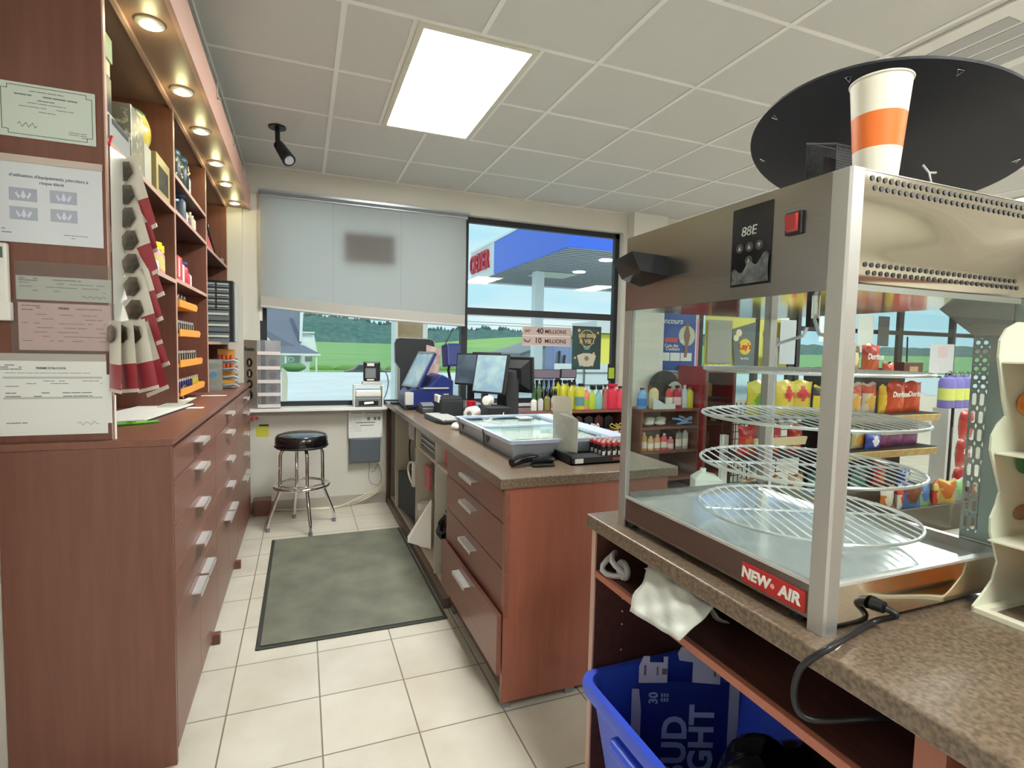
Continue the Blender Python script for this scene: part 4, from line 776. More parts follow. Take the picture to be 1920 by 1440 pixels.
# ================================================================= BOTTLE SHELVES UNDER THE WINDOW
def low_shelf(x0, x1, zs, y0, y1, label):
    t_ = thing('low_shelf_unit', label, 'shelves', ((x0+x1)/2, (y0+y1)/2, 0), group='low cherry shelves with car products')
    for x in (x0, x1-.018): make('side_panel', MB().box(x, x+.018, y0, y1, 0, zs[0]-.025), M_CH, t_)
    for k, z in enumerate(zs): make('top_board' if k == 0 else 'shelf_board', MB().box(x0+(0 if k == 0 else .019), x1-(0 if k == 0 else .019), y0, y1, z-.024, z), M_CHY, t_)
    make('back_panel', MB().box(x0+.019, x1-.019, y1-.012, y1, .02, zs[0]-.025), M_WENGE, t_); return t_
low_shelf(1.66, 2.98, [.845, .64, .38, .12], 4.45, 4.80, 'low cherry shelf unit under the window, left of the warmer corner post, bottles on top')
low_shelf(3.14, 3.86, [.835, .655, .41, .12], 4.45, 4.80, 'low cherry shelf unit seen through the warmer glass beside the dark red cooler')
def bottle(x, y, z, w, h, body, cap, kind, label, grp=None, cat='bottle', lab=None, sx=1, sy=.6):
    t_ = thing(kind, label, cat, (x, y, z), group=grp); r = w/2
    if kind == 'jug': prof = [(r*.92, 0), (r, .01), (r, h*.62), (r*.9, h*.72), (r*.4, h*.86), (r*.32, h*.9)]
    elif kind == 'spray_bottle': prof = [(r*.9, 0), (r, .01), (r, h*.45), (r*.75, h*.6), (r*.35, h*.72), (r*.3, h*.82)]
    else: prof = [(r*.92, 0), (r, .008), (r, h*.70), (r*.85, h*.78), (r*.42, h*.86), (r*.4, h*.9)]
    make('body', MB().lathe([(a, b_+.001) for a, b_ in prof], (x, y, z), 16, sx, sy), body, t_, smooth=True)
    zc = prof[-1][1]
    if kind == 'spray_bottle': make('trigger_head', MB().box(x-r*.35, x+r*.35, y-r*1.1, y+r*.5, z+zc, z+h), cap, t_, bevel=.004)
    else: make('cap', MB().cyl((x, y, z+zc), (x, y, z+h), r*(.46 if kind != 'can' else .9), n=14), cap, t_, smooth=True)
    if lab: make('label', MB().lathe([(r*1.01, h*.15), (r*1.01, h*.5)], (x, y, z), 16, sx, sy), lab, t_, smooth=True)
    return t_
PC = {}
def C(*c): return mat('pack_%02x%02x%02x' % c, c, .35)
YS = 4.53
rowA = [(2.02, .05, .17, (46, 120, 70), 'small green-capped bottle'), (2.075, .05, .17, (64, 130, 84), 'second small green-capped bottle'), (2.02, .09, .12, (226, 226, 220), 'small white bottle with a green mark')]
specs = [ (1.99, 4.50, .06, .12, (224, 226, 220), (60, 130, 80), 'small_bottle', 'small white bottle with a green cap at the left end of the shelf top'),
 (2.06, 4.50, .055, .13, (190, 190, 196), (70, 74, 84), 'small_bottle', 'small silver bottle with a dark cap beside the white and green one'),
 (2.125, 4.50, .06, .155, (128, 124, 72), (36, 50, 40), 'small_bottle', 'olive bottle with a dark green cap on the shelf top'),
 (2.20, 4.50, .07, .15, (196, 196, 196), (60, 60, 66), 'small_bottle', 'pale grey bottle with a pink label, left of the tall white card', (206, 140, 148)),
 (2.27, 4.50, .06, .12, (190, 188, 190), (40, 40, 46), 'small_bottle', 'round grey bottle behind the tall white card'),
 (2.06, 4.66, .045, .24, (60, 110, 66), (40, 120, 60), 'small_bottle', 'thin dark green bottle at the back left of the shelf top'),
 (2.115, 4.66, .045, .24, (86, 120, 70), (60, 130, 70), 'small_bottle', 'second thin dark green bottle at the back left'),
 (2.53, 4.50, .08, .21, (226, 130, 126), (238, 236, 230), 'small_bottle', 'pink and white bottle right of the yellow jugs', (146, 180, 60)) ,
 (2.60, 4.50, .085, .235, (170, 190, 60), (22, 22, 26), 'spray_bottle', 'yellow-green spray bottle with a black head'),
 (2.675, 4.50, .085, .235, (120, 186, 180), (22, 22, 26), 'spray_bottle', 'teal spray bottle with a black head'),
 (2.745, 4.50, .06, .24, (176, 92, 92), (40, 36, 40), 'small_bottle', 'narrow dull red bottle between the teal spray bottle and the tall red jug'),
 (2.825, 4.50, .115, .245, (206, 44, 74), (196, 28, 60), 'can', 'tall crimson jug with a wide cap on the shelf top'),
 (2.915, 4.50, .09, .225, (214, 64, 84), (60, 30, 34), 'small_bottle', 'red bottle with a dark cap right of the tall crimson jug'),
 (2.965, 4.62, .08, .21, (222, 204, 60), (230, 228, 220), 'small_bottle', 'yellow bottle at the right end of the left shelf top')]
for s_ in specs:
    bottle(s_[0], s_[1], .846, s_[2], s_[3], C(*s_[4]), C(*s_[5]), s_[6], s_[7], 'products on the left shelf top', lab=C(*s_[8]) if len(s_) > 8 else None)
for k in range(4):
    t_ = bottle(2.33+.052*k, 4.70-.062*k, .846, .12, .285-.012*k, C(196, 196, 56), M_BLACK, 'jug', f'yellow oil jug with a black cap, {["farthest back of the row of four","second from the back of the four","third from the back of the four","front one with the blue label"][k]}', 'yellow oil jugs on the shelf top', cat='jug', lab=C(96, 138, 150) if k == 3 else None)
t_ = thing('hook_display', 'black wire display of small black bottles under two grey header cards, before the window', 'display', (2.25, 4.75, .846))
make('header_card', MB().box(2.06, 2.36, 4.72, 4.73, 1.135, 1.215), mat('purple_grey_card', (120, 110, 128), .5), t_, bevel=.004); make('header_card', MB().box(2.38, 2.54, 4.72, 4.73, 1.14, 1.22), mat('purple_grey_card', (120, 110, 128), .5), t_, bevel=.004)
make('frame', MB().box(2.05, 2.37, 4.731, 4.74, 1.13, 1.22).box(2.37, 2.55, 4.731, 4.74, 1.135, 1.225).box(2.07, 2.08, 4.73, 4.74, .847, 1.14).box(2.53, 2.54, 4.73, 4.74, .847, 1.14), M_BLACK, t_)
for k in range(9): solo('hanging_bottle', MB().lathe([(.020, 0), (.022, .004), (.022, .07), (.010, .095), (.012, .13), (.018, .17)], (2.10+.050*k, 4.685, .95), 10), M_BLACKG, f'small black bottle hanging under the grey header cards, {["first", "second", "third", "fourth", "fifth", "sixth", "seventh", "eighth", "ninth"][k]} from the left', 'bottle', 'small black bottles in the wire display', smooth=True)
solo('hanging_bottle_rail', MB().box(2.08, 2.54, 4.67, 4.70, .935, .945).box(2.08, 2.54, 4.70, 4.72, .847, .95), M_BLACK, 'black rail under the small hanging bottles', 'rail')
# second and third levels
mb = MB()
def loops(x, n, m, lab, z=.641, w=.18):
    mb = MB()
    for k in range(n):
        ph = random.uniform(0, 6); cx_ = x+random.uniform(-w/2, w/2)
        mb.tube([(cx_+.045*math.cos(a+ph), 4.50+.03*math.sin(a*2+ph), z+.035+.028*math.sin(a)) for a in [i*math.pi/6 for i in range(12)]], .005, 5, True)
    return solo('coiled_cord', mb, m, lab, 'cord', 'cords on the second level')
loops(2.50, 4, mat('cream_cord', (222, 220, 206), .6), 'cream cords coiled on the second level left of the dark goods')
loops(2.62, 3, mat('white_cord', (236, 236, 236), .6), 'white cord loops on the second level beside the cream ones', w=.08)
loops(2.90, 4, mat('yellow_cord', (216, 212, 110), .6), 'yellow cords at the right end of the second level', w=.1)
for k in range(5):
    x = 2.40+.115*k; c_ = [(60, 64, 62), (70, 40, 42), (44, 46, 52), (84, 40, 44), (40, 44, 50)][k]
    solo('dark_package', MB().prism([(x-.05, .641), (x+.05, .641), (x+.045, .75), (x, .775), (x-.045, .75)], 1, 4.60, 4.68), C(*c_), f'dark package on the second level behind the cords, {["first","second","third","fourth","fifth"][k]} from the left', 'package', 'dark packages on the second level')
for k in range(5):
    x = 2.44+.125*k
    solo('grey_package', MB().prism([(x-.055, .381), (x+.055, .381), (x+.05, .50), (x, .555), (x-.05, .50)], 1, 4.50, 4.60), C(*[(170, 172, 172), (150, 152, 154), (120, 124, 128), (186, 188, 188), (206, 208, 206)][k]), f'grey gable-topped package on the third level, {["first","second","third","fourth","last"][k]} from the left', 'package', 'grey packages on the third level')
mb = MB()
for k in range(6): mb.box(2.55+.07*k, 2.60+.07*k, 4.448, 4.4495, .622, .636)
solo('shelf_price_labels', mb, M_PAPER, 'row of small white price labels on the edge of the second level', 'labels')
# right unit
R2 = [(3.19, .11, .215, (120, 176, 224), (40, 60, 90), 'jug', 'light blue jug with a dark cap at the left end of the shelf top', (64, 128, 206)),
 (3.33, .11, .24, (212, 196, 150), (60, 56, 50), 'small_bottle', 'beige bottle behind the white tray'),
 (3.52, .085, .23, (206, 60, 56), (40, 36, 36), 'small_bottle', 'red bottle with a white band behind the white tray', (226, 220, 210)),
 (3.62, .10, .235, (178, 30, 62), (30, 26, 30), 'small_bottle', 'dark red bottle with a pale emblem', (222, 190, 196)),
 (3.715, .07, .24, (196, 206, 208), (206, 206, 206), 'small_bottle', 'pale clear bottle between the dark red and the yellow ones'),
 (3.785, .08, .22, (214, 206, 60), (90, 90, 80), 'small_bottle', 'yellow bottle near the cooler'),
 (3.845, .06, .20, (150, 206, 110), (170, 220, 130), 'small_bottle', 'light green bottle touching the cooler side')]
for s_ in R2: bottle(s_[0] if s_[0] < 3.84 else 3.835, 4.52 if s_[0] < 3.84 else 4.60, .836, s_[1], s_[2], C(*s_[3]), C(*s_[4]), s_[5], s_[6], 'products on the right shelf top', lab=C(*s_[7]) if len(s_) > 7 else None)
solo('white_cardboard_tray', MB().prism([(3.28, .836), (3.55, .836), (3.55, .89), (3.43, .885), (3.34, .93), (3.28, .95)], 1, 4.452, 4.462), mat('pale_grey_tray', (206, 212, 216), .5), 'white cut-out cardboard tray on the shelf top beside the light blue jug', 'tray')
t_ = thing('black_round_cover', 'large dark round wheel cover standing behind the bottles under the contest poster', 'cover', (3.60, 4.72, .836)); make('disc', MB().cyl((3.60, 4.73, 1.027), (3.60, 4.70, 1.027), .19, n=30), mat('dark_grey_rubber', (58, 60, 60), .5), t_, smooth=True)
t_ = thing('white_funnel', 'white round bowl in front of the dark wheel cover', 'bowl', (3.70, 4.66, .836)); make('bowl', MB().cyl((3.71, 4.67, 1.0), (3.71, 4.64, 1.0), .105, .075, n=26), mat('grey_white_bowl', (196, 196, 190), .4), t_, smooth=True)
for k in range(2):
    mb = MB(); x = 3.28+.14*k
    for i in range(3): mb.ball((x+.02*i, 4.52+.02*i, .685+.02*i), .032, 10, (1.9, 1.2, .7))
    solo('cotton_gloves', mb, mat('off_white_cotton', (212, 208, 198), .9), f'pair of off-white work gloves on the middle level, {["left","right"][k]} one', 'gloves', 'off-white gloves', smooth=True)
mb = MB()
for i, (a, b_) in enumerate([((3.56, .73), (3.72, .69)), ((3.66, .68), (3.80, .74)), ((3.64, .75), (3.74, .70)), ((3.62, .67), (3.80, .68)), ((3.68, .70), (3.80, .72))]): mb.tube([(a[0], 4.50, a[1]), ((a[0]+b_[0])/2, 4.49, (a[1]+b_[1])/2+.01), (b_[0], 4.50, b_[1])], .013, 8)
solo('blue_brush_set', mb, C(108, 150, 196), 'light blue plastic brushes lying on the middle level', 'brushes', smooth=True)
cc = [(206, 160, 104), (214, 170, 120), (220, 156, 120), (232, 96, 110), (230, 130, 140), (150, 150, 152), (190, 190, 192)]
for k in range(7):
    hh = [.19, .15, .16, .17, .13, .21, .22][k]
    bottle(3.215+.082*k+(.02 if k > 4 else 0), 4.50, .411, .072, hh, C(*cc[k]), C(226, 214, 200) if k < 5 else C(50, 50, 54), 'small_bottle', ['tan bottle, first from the left on the lower level', 'short tan bottle, second from the left on the lower level', 'orange-tan bottle, third from the left on the lower level', 'coral red bottle on the lower level', 'short pink bottle on the lower level', 'grey and black bottle on the lower level', 'taller grey bottle with a black cap, last on the lower level'][k], 'bottles on the lower level', lab=C(236, 226, 214))
solo('dark_bag', MB().ball((3.60, 4.60, .197), .10, 14, (1.5, 1, .75)), M_BLACKG, 'glossy dark bag on the bottom level of the right shelf unit', 'bag', smooth=True)
# white jug on the floor
t_ = thing('white_jerrycan', 'white square plastic jug with a small cap on the floor between counter and cooler', 'jug', (3.20, 3.57, 0))
X = Matrix.Translation((3.20, 3.57, 0)) @ Matrix.Rotation(-.5, 4, 'Z'); mb = MB(); mb.M = X
mb.add([(-.115, -.1, 0), (.115, -.1, 0), (.115, .1, 0), (-.115, .1, 0), (-.115, -.1, .35), (.115, -.1, .35), (.115, .1, .35), (-.115, .1, .35), (-.05, -.05, .41), (.07, -.05, .38), (.07, .05, .38), (-.05, .05, .41)], [(3, 2, 1, 0), (0, 1, 5, 4), (1, 2, 6, 5), (2, 3, 7, 6), (3, 0, 4, 7), (4, 5, 9, 8), (5, 6, 10, 9), (6, 7, 11, 10), (7, 4, 8, 11), (8, 9, 10, 11)]); make('body', mb, mat('milky_white_jug', (222, 228, 220), .4), t_, bevel=.012)
mb = MB(); mb.M = X; mb.cyl((-.03, 0, .40), (-.03, 0, .435), .025, n=14); make('cap', mb, M_WHITE, t_, smooth=True)
# ================================================================= DARK RED COOLER
co_ = thing('drink_cooler', 'dark red cooler with a glass door front standing on the floor by the window wall', 'cooler', (4.09, 4.6, 0)); y0 = 4.42; zt = 1.27; cx0, cx1 = 3.885, 4.285
mb = MB(); a_, b_ = cx0+.02, cx1-.02; mb.box(cx0, a_, y0, 4.845, .0, zt).box(b_, cx1, y0, 4.845, .0, zt).box(a_, b_, y0, 4.845, zt-.03, zt).box(a_, b_, y0, 4.845, .0, .16).box(a_, b_, 4.825, 4.845, .16, zt-.03); make('cabinet', mb, M_REDG, co_)
mb = MB(); mb.box(cx0+.002, cx0+.03, y0-.02, y0, .10, zt-.01).box(cx1-.03, cx1-.002, y0-.02, y0, .10, zt-.01).box(cx0+.03, cx1-.03, y0-.02, y0, zt-.06, zt-.01).box(cx0+.03, cx1-.03, y0-.02, y0, .10, .15); d_ = make('door_frame', mb, mat('brown_door_frame', (130, 80, 74), .4), co_); make('glass', MB().box(cx0+.03, cx1-.03, y0-.012, y0-.006, .15, zt-.06), M_GLASS2, d_)
for z in (.40, .66, .93): make('shelf', MB().box(a_+.001, b_-.001, y0+.02, 4.79, z, z+.008), M_BLACKM, co_)
make('dark_lining', MB().box(a_+.001, b_-.001, 4.80, 4.81, .17, zt-.04), mat('dark_plum_lining', (58, 34, 44), .4), co_)
for k, (x, z, c_, lab) in enumerate([(4.06, .94, (196, 140, 80), 'amber bottle on the top shelf inside the cooler'), (4.0, .67, (190, 120, 60), 'orange bottle on the middle shelf inside the cooler'), (4.14, .67, (206, 160, 120), 'beige bottle on the middle shelf inside the cooler'), (4.05, .41, (120, 80, 70), 'brown bottle on the lower shelf inside the cooler')]): bottle(x, 4.55, z+.009, .07, .17, C(*c_), M_BLACK, 'small_bottle', lab, 'bottles inside the cooler')
t_ = thing('white_carton_stack', 'white carton on the floor in front of the cooler', 'carton', (4.1, 3.95, 0)); make('carton', MB().box(3.95, 4.28, 3.82, 4.06, 0, .22), M_PAPER, t_)
# ================================================================= SNACK POSTERS ON WINDOW 2
t_ = thing('yellow_snack_banner', 'bright yellow banner on the window behind the chip racks, white strip along its top', 'banner', (4.9, 4.93, 1.22))
make('banner', MB().box(4.32, 5.60, 4.945, 4.95, 1.22, 1.84), mat('bright_yellow_print', (230, 220, 108), .5), t_); make('white_strip', MB().box(4.32, 5.60, 4.935, 4.955, 1.84, 1.92), M_WHITE, t_)
for k in range(4): make('scallop', MB().cyl((4.40+.09*k, 4.943, 1.255), (4.40+.09*k, 4.941, 1.255), .035, n=16), mat('cream_print', (240, 232, 180), .5), t_)
poster('grey_backing_card', 4.345, 4.70, 1.30, 1.80, 4.93, mat('beige_grey_card', (168, 164, 156), .7), 'plain grey-beige card hanging in front of the left part of the yellow banner', 'card')
t_ = thing('chip_poster', 'slanted dark grey chip poster with a round yellow and red logo', 'poster', (4.85, 4.92, 1.22))
make('sheet', MB().prism([(4.76, 1.22), (5.05, 1.18), (5.06, 1.80), (4.70, 1.70)], 1, 4.925, 4.93), mat('dark_slate_print', (100, 108, 114), .5), t_)
make('logo_disc', MB().cyl((4.90, 4.924, 1.50), (4.90, 4.922, 1.50), .095, n=26), mat('logo_yellow', (240, 206, 60), .5), t_); text("Lay's", .10, M_RED, (4.90, 4.919, 1.50), (1, 0, .05), (-.05, 0, 1), t_, bold=.003); text('Bar-B-Q', .035, M_WHITE, (4.90, 4.921, 1.36), XR, ZU, t_, bold=.0006)
make('chips', MB().cyl((4.80, 4.924, 1.66), (4.80, 4.922, 1.66), .045, n=16).cyl((4.76, 4.924, 1.60), (4.76, 4.922, 1.60), .04, n=16), mat('chip_cream', (240, 226, 180), .5), t_)
poster('grey_hanging_sheet', 5.42, 5.68, 1.30, 1.84, 4.90, mat('bluish_grey_sheet', (176, 182, 186), .6), 'bluish grey sheet hanging on the window at the right of the yellow banner', 'sheet')
poster('tilted_grey_card', 5.22, 5.42, 1.45, 1.62, 4.91, mat('mid_grey_card', (128, 130, 128), .6), 'small mid-grey card between the black mullion and the bluish grey sheet', 'card')
t_ = poster('cream_framed_note', 5.16, 5.38, 1.28, 1.42, 4.90, mat('cream_frame', (222, 214, 180), .6), 'small grey note in a cream frame below the tilted grey card', 'note'); make('note', MB().box(5.19, 5.35, 4.894, 4.897, 1.30, 1.40), mat('mid_grey_card', (128, 130, 128), .6), t_)
make('round_logo', MB().cyl((5.26, 4.943, 1.66), (5.26, 4.941, 1.66), .07, n=20), mat('mauve_logo', (160, 120, 140), .6), bpy.data.objects['yellow_snack_banner'])
poster('pink_edge_poster', 4.125, 4.165, 1.22, 1.80, 4.87, mat('pink_print', (224, 130, 160), .5), 'narrow bright pink strip on the wall between the contest poster and the black mullion', 'poster')
poster('translucent_window_poster', 8.32, 8.86, 1.20, 1.62, 4.93, mat('pale_pink_white_sheet', (214, 214, 222), .6), 'pale white sheet with a faint pink patch on the right-hand window over the field', 'poster'); make('pink_patch', MB().box(8.5, 8.70, 4.925, 4.928, 1.42, 1.58), mat('pale_pink_patch', (222, 196, 204), .6), bpy.data.objects['translucent_window_poster'])
mb = MB(); mb.tube([(7.80, 4.92, 1.70), (7.82, 4.92, 1.3), (7.79, 4.92, 1.2)], .01, 6); solo('hanging_black_cord', mb, M_BLACK, 'thin black cord hanging down in the right-hand window', 'cord')
# window accessories behind the chips, seen through the warmer
for k, (x, z, w, h, c_, lab) in enumerate([(6.25, 1.66, .30, .34, (206, 212, 222), 'white poster on the glass above the chips'), (6.62, 1.70, .14, .34, (110, 108, 180), 'narrow violet poster on the glass above the chips'), (6.95, 1.62, .30, .50, (186, 190, 184), 'grey-green notice on the glass above the chips'), (7.30, 1.66, .22, .40, (60, 64, 66), 'dark notice on the glass left of the field window')]): poster('window_notice', x-w/2, x+w/2, z-h/2+.1, z+h/2+.1, 4.92, C(*c_), lab, 'notice')
# ================================================================= SNACK GONDOLA
GY = 3.34
gn = thing('snack_gondola', 'black and white snack gondola with wooden price strips, seen through the warmer glass', 'shelves', (4.6, 3.6, 0))
GX0, GX1 = 3.42, 5.84
make('back_panel', MB().box(4.42, GX1, GY+.34, GY+.36, .1, 1.30), M_BLACKM, gn)
make('base', MB().box(GX0, GX1, GY-.02, GY+.34, 0, .16), mat('dark_brown_base', (76, 66, 56), .6), gn)
mb = MB()
for x in (GX0+.08, GX0+.30, GX0+.52): mb.box(x-.004, x+.004, GY+.30, GY+.31, .16, .98)
for k in range(12): mb.box(GX0, GX0+.75, GY+.30, GY+.308, .2+.065*k, .206+.065*k)
for k in range(14): mb.box(GX0+.05*k, GX0+.05*k+.005, GY+.309, GY+.315, .16, .98)
make('wire_panel', mb, M_BLACKM, gn)
mb = MB(); mb.box(GX0+.36, GX0+.42, GY+.28, GY+.32, .16, 1.0).box(GX0+.0, GX0+.05, GY+.28, GY+.33, .16, .70); make('white_post', mb, M_WHITE, gn)
levels = [(.16, .30), (.545, .34), (.875, .34), (1.235, .24)]
for k, (z, d) in enumerate(levels[1:], 1):
    xa = GX0+.7 if k == 3 else GX0
    s_ = make('shelf_board', MB().box(xa if k != 3 else 4.35, GX1, GY, GY+d, z-.015, z), M_BLACKM, gn)
    if k < 3:
        make('price_strip', MB().prism([(GY-.012, z-.075), (GY, z-.075), (GY, z-.008), (GY-.03, z-.010)], 0, 4.35, GX1-.02), mat('yellowish_wood_strip', (214, 186, 128), .5, rgb2=(190, 160, 104), nscale=20), s_)
        if k == 1: make('price_strip', MB().prism([(GY-.012, z+.10), (GY, z+.10), (GY, z+.17), (GY-.03, z+.17)], 0, GX0+.05, GX0+.62), mat('pale_wood_strip', (206, 190, 156), .5), s_)
BAGM = {}
def bag_mesh(key, w, h, d, ca, cb, cc=None, emblem=None):
    """pillow-shaped snack bag: crimped ends, bulging belly, two colour fields, creases; emblem = disc/diamond on the front"""
    mb = MB(); rn = random.Random(hash(key) % 1000 if not isinstance(key, str) else sum(map(ord, key)))
    nu, nv = 12, 12
    def fr(u, v, sgn):
        e = (math.sin(math.pi*u)**.55)*(math.sin(math.pi*v)**.5); x = (u-.5)*w*(1-.06*math.sin(math.pi*v)); cr = .006*math.sin(u*17+v*5)*math.sin(v*13-u*4)
        x *= 1-.05*math.sin(math.pi*v)+.018*math.sin(9*v+u*2); return (x, -sgn*(d/2*e+cr*e), v*h+(.010*math.sin(8*u+w*40)*v if v > .8 else 0))
    for sg in (1, -1):
        vs = [fr(i/nu, j/nv, sg) for j in range(nv+1) for i in range(nu+1)]; o = len(mb.v); mb.v += [Vector(p) for p in vs]
        for j in range(nv):
            for i in range(nu):
                v = (j+.5)/nv; u = (i+.5)/nu; mi = 0 if v < .1 or v > .9 else (1 if v > .62+.05*math.sin(u*6) else 0)
                if emblem and sg == 1:
                    du, dv = (u-.5)*w, (v-emblem[1])*h; r = emblem[0]*w
                    if (emblem[2] == 'o' and du*du+dv*dv < r*r) or (emblem[2] == 'd' and abs(du)+abs(dv) < r*1.2): mi = 2
                mb.f.append([o+j*(nu+1)+i, o+j*(nu+1)+i+1, o+(j+1)*(nu+1)+i+1, o+(j+1)*(nu+1)+i]); mb.i.append(mi)
    def gm(c): return mat('foil_%02x%02x%02x' % c, c, .26, bump=.5, bscale=22)
    return mb, [gm(ca), gm(cb), gm(cc or cb)]
FIRST = {}
def bag(key, x, y, z, rz=0, word=None, label='', group=None, wcol=None, spec=None, name='chip_bag'):
    if key in FIRST: return dup(FIRST[key], (x, y, z), rz, label, group)
    w, h, d, ca, cb, cc, em = spec
    t_ = thing(name, label, 'snack bag', (x, y, z), rz, group)
    mb, ms = bag_mesh(key, w, h, d, ca, cb, cc, em); make('bag_body', mb, ms, t_, world=False, smooth=True)
    if word:
        X = WM[t_.name]; f = X.to_3x3(); o = X @ Vector((0, -d/2-.006, h*.60)); text(word, w*.27, wcol or M_WHITE, o, f @ Vector((1, 0, 0)), f @ Vector((0, -.12, 1)), t_, bold=.003)
    FIRST[key] = t_; return t_
BR = dict(tan=(.22, .28, .09, (184, 132, 66), (60, 44, 38), (226, 206, 160), (.30, .55, 'o')), dor=(.27, .29, .09, (190, 84, 46), (168, 44, 44), (210, 120, 60), None), mis=(.205, .29, .09, (214, 196, 176), (190, 74, 50), (214, 164, 70), (.34, .38, 'd')), yel=(.10, .27, .08, (226, 190, 60), (214, 170, 50), None, None), dor2=(.26, .30, .09, (206, 78, 40), (186, 60, 44), (226, 120, 60), None), pur=(.24, .24, .09, (120, 56, 110), (70, 38, 66), (190, 110, 60), None), blu=(.21, .16, .08, (38, 72, 170), (60, 100, 196), (230, 230, 240), (.25, .5, 'd')), grey=(.20, .22, .08, (150, 150, 160), (96, 100, 110), (200, 150, 110), (.25, .5, 'o')), cream=(.17, .20, .08, (206, 196, 140), (226, 222, 200), (210, 150, 60), (.3, .4, 'o')), teal=(.24, .20, .09, (70, 128, 118), (40, 78, 78), (150, 190, 170), None), lay=(.25, .31, .10, (196, 186, 60), (206, 198, 84), (110, 160, 60), (.3, .45, 'd')), laylogo=(.25, .31, .10, (210, 190, 66), (218, 202, 92), (200, 60, 50), (.22, .62, 'o')), redb=(.20, .26, .09, (190, 60, 56), (160, 40, 44), (214, 120, 70), (.3, .4, 'o')), brn=(.20, .20, .08, (140, 96, 70), (196, 160, 120), (226, 206, 170), (.3, .5, 'o')))
ORD = ['first', 'second', 'third', 'fourth', 'fifth', 'sixth', 'seventh', 'eighth', 'ninth']
# top level
z = 1.236
for k, x in enumerate([4.47, 4.69]): bag('tan', x, GY+.10, z, label=f'tan and brown chip bag with a pale emblem, {["left","right"][k]} of two on the top level', group='tan bags on the top level', spec=BR['tan'])
bag('dor', 4.95, GY+.10, z, .05, 'Doritos', 'red and orange chip bag with white lettering, biggest on the top level of the gondola', 'red bags on the top level', spec=BR['dor'])
mb, ms = bag_mesh('sm', .16, .12, .07, (206, 90, 60), (196, 70, 60)); q = thing('chip_bag', 'small orange-red bag lying low at the right of the top level', 'snack bag', (5.17, GY+.08, z)); make('bag_body', mb, ms, q, world=False, smooth=True)
t_ = thing('brown_display_carton', 'dark brown printed carton at the right end of the top level', 'carton', (5.46, GY+.10, z)); make('carton', MB().box(5.32, 5.60, GY+.03, GY+.18, z, z+.13), C(86, 50, 40), t_, bevel=.003); make('emblem', MB().box(5.40, 5.52, GY+.026, GY+.03, z+.04, z+.09), C(180, 150, 120), t_)
# second level
z = .876
for k, x in enumerate([4.55, 4.77, 4.97]): bag('mis', x, GY+.11, z, .04*(k-1), None, f'white and rust chip bag with a yellow diamond, {ORD[k]} of three on the second level', 'white and rust bags on the second level', spec=BR['mis'])
bag('yel', 5.13, GY+.09, z, 0, None, 'narrow yellow chip bag between the rust bags and the orange bags', spec=BR['yel'])
for k, x in enumerate([5.32, 5.60]): bag('dor2', x, GY+.09+.03*k, z, -.05*k, 'Doritos', f'orange-red chip bag with white lettering on the second level, {["left","right"][k]} of the two', 'orange-red bags on the second level', spec=BR['dor2'])
for k, x in enumerate([4.30]): bag('yel2', x, GY+.08, z, 0, None, 'yellow and black bag at the left of the rust bags, beside the warmer post', spec=(.18, .27, .08, (216, 200, 50), (60, 56, 50), None, None))
for k, x in enumerate([3.60, 3.92]): bag(['lay', 'laylogo'][k], x, GY+.12, z-.0+.0, .1, None if k == 0 else "Lay's", ['crumpled yellow-green chip bag left of the warmer post', 'yellow chip bag with a red round emblem left of the warmer post'][k], spec=BR[['lay', 'laylogo'][k]], wcol=M_RED)
bag('laylogo', 4.12, GY+.14, z, -.2, label='second yellow chip bag with a red round emblem, partly behind the warmer post')
bag('silv', 3.78, GY+.2, z, 0, None, 'pale silver chip bag between the two yellow bags', spec=(.2, .26, .08, (196, 200, 206), (206, 208, 212), None, None))
# third level
z = .546
bag('grey', 4.48, GY+.09, z, 0, None, 'grey chip bag with a brown round emblem on the third level', spec=BR['grey'])
bag('grey', 4.68, GY+.11, z, .06, label='second grey chip bag with a brown round emblem on the third level')
bag('cream', 4.87, GY+.12, z, 0, None, 'small cream chip bag with an orange emblem on the third level', spec=BR['cream'])
bag('blu', 4.98, GY+.05, z, 0, None, 'small royal blue chip bag in front on the third level', spec=BR['blu'])
for k, x in enumerate([5.18, 5.40, 5.62]): bag('pur', x, GY+.12, z, .04*(k-1), 'Doritos', f'purple chip bag with white lettering on the third level, {ORD[k]} from the left', 'purple bags on the third level', spec=BR['pur'])
for k, x in enumerate([3.52, 3.80, 4.06]): bag('redb', x, GY+.12, z+.0, .1*(k-1), None, f'red chip bag with an orange emblem on the third level, {ORD[k]} from the left', 'red bags left on the third level', spec=BR['redb'])
# lowest level
z = .162
for k, x in enumerate([4.35, 4.62, 4.88]): bag('teal', x, GY+.10, z, .07*(k-1), None, f'teal chip bag on the lowest level, {ORD[k]} from the left', 'teal bags on the lowest level', spec=BR['teal'])
for k, x in enumerate([3.55, 3.80, 4.08]): bag('brn', x, GY+.10, z, .07*(k-1), None, f'brown snack bag with a cream emblem on the lowest level, {ORD[k]} from the left', 'brown bags on the lowest level', spec=BR['brn'])
bag('blu', 5.50, GY+.08, z+.0, .1, label='small royal blue chip bag on the lowest level')
bag('redb', 5.2, GY+.12, z, .1, label='red chip bag with an orange emblem on the lowest level of the gondola')
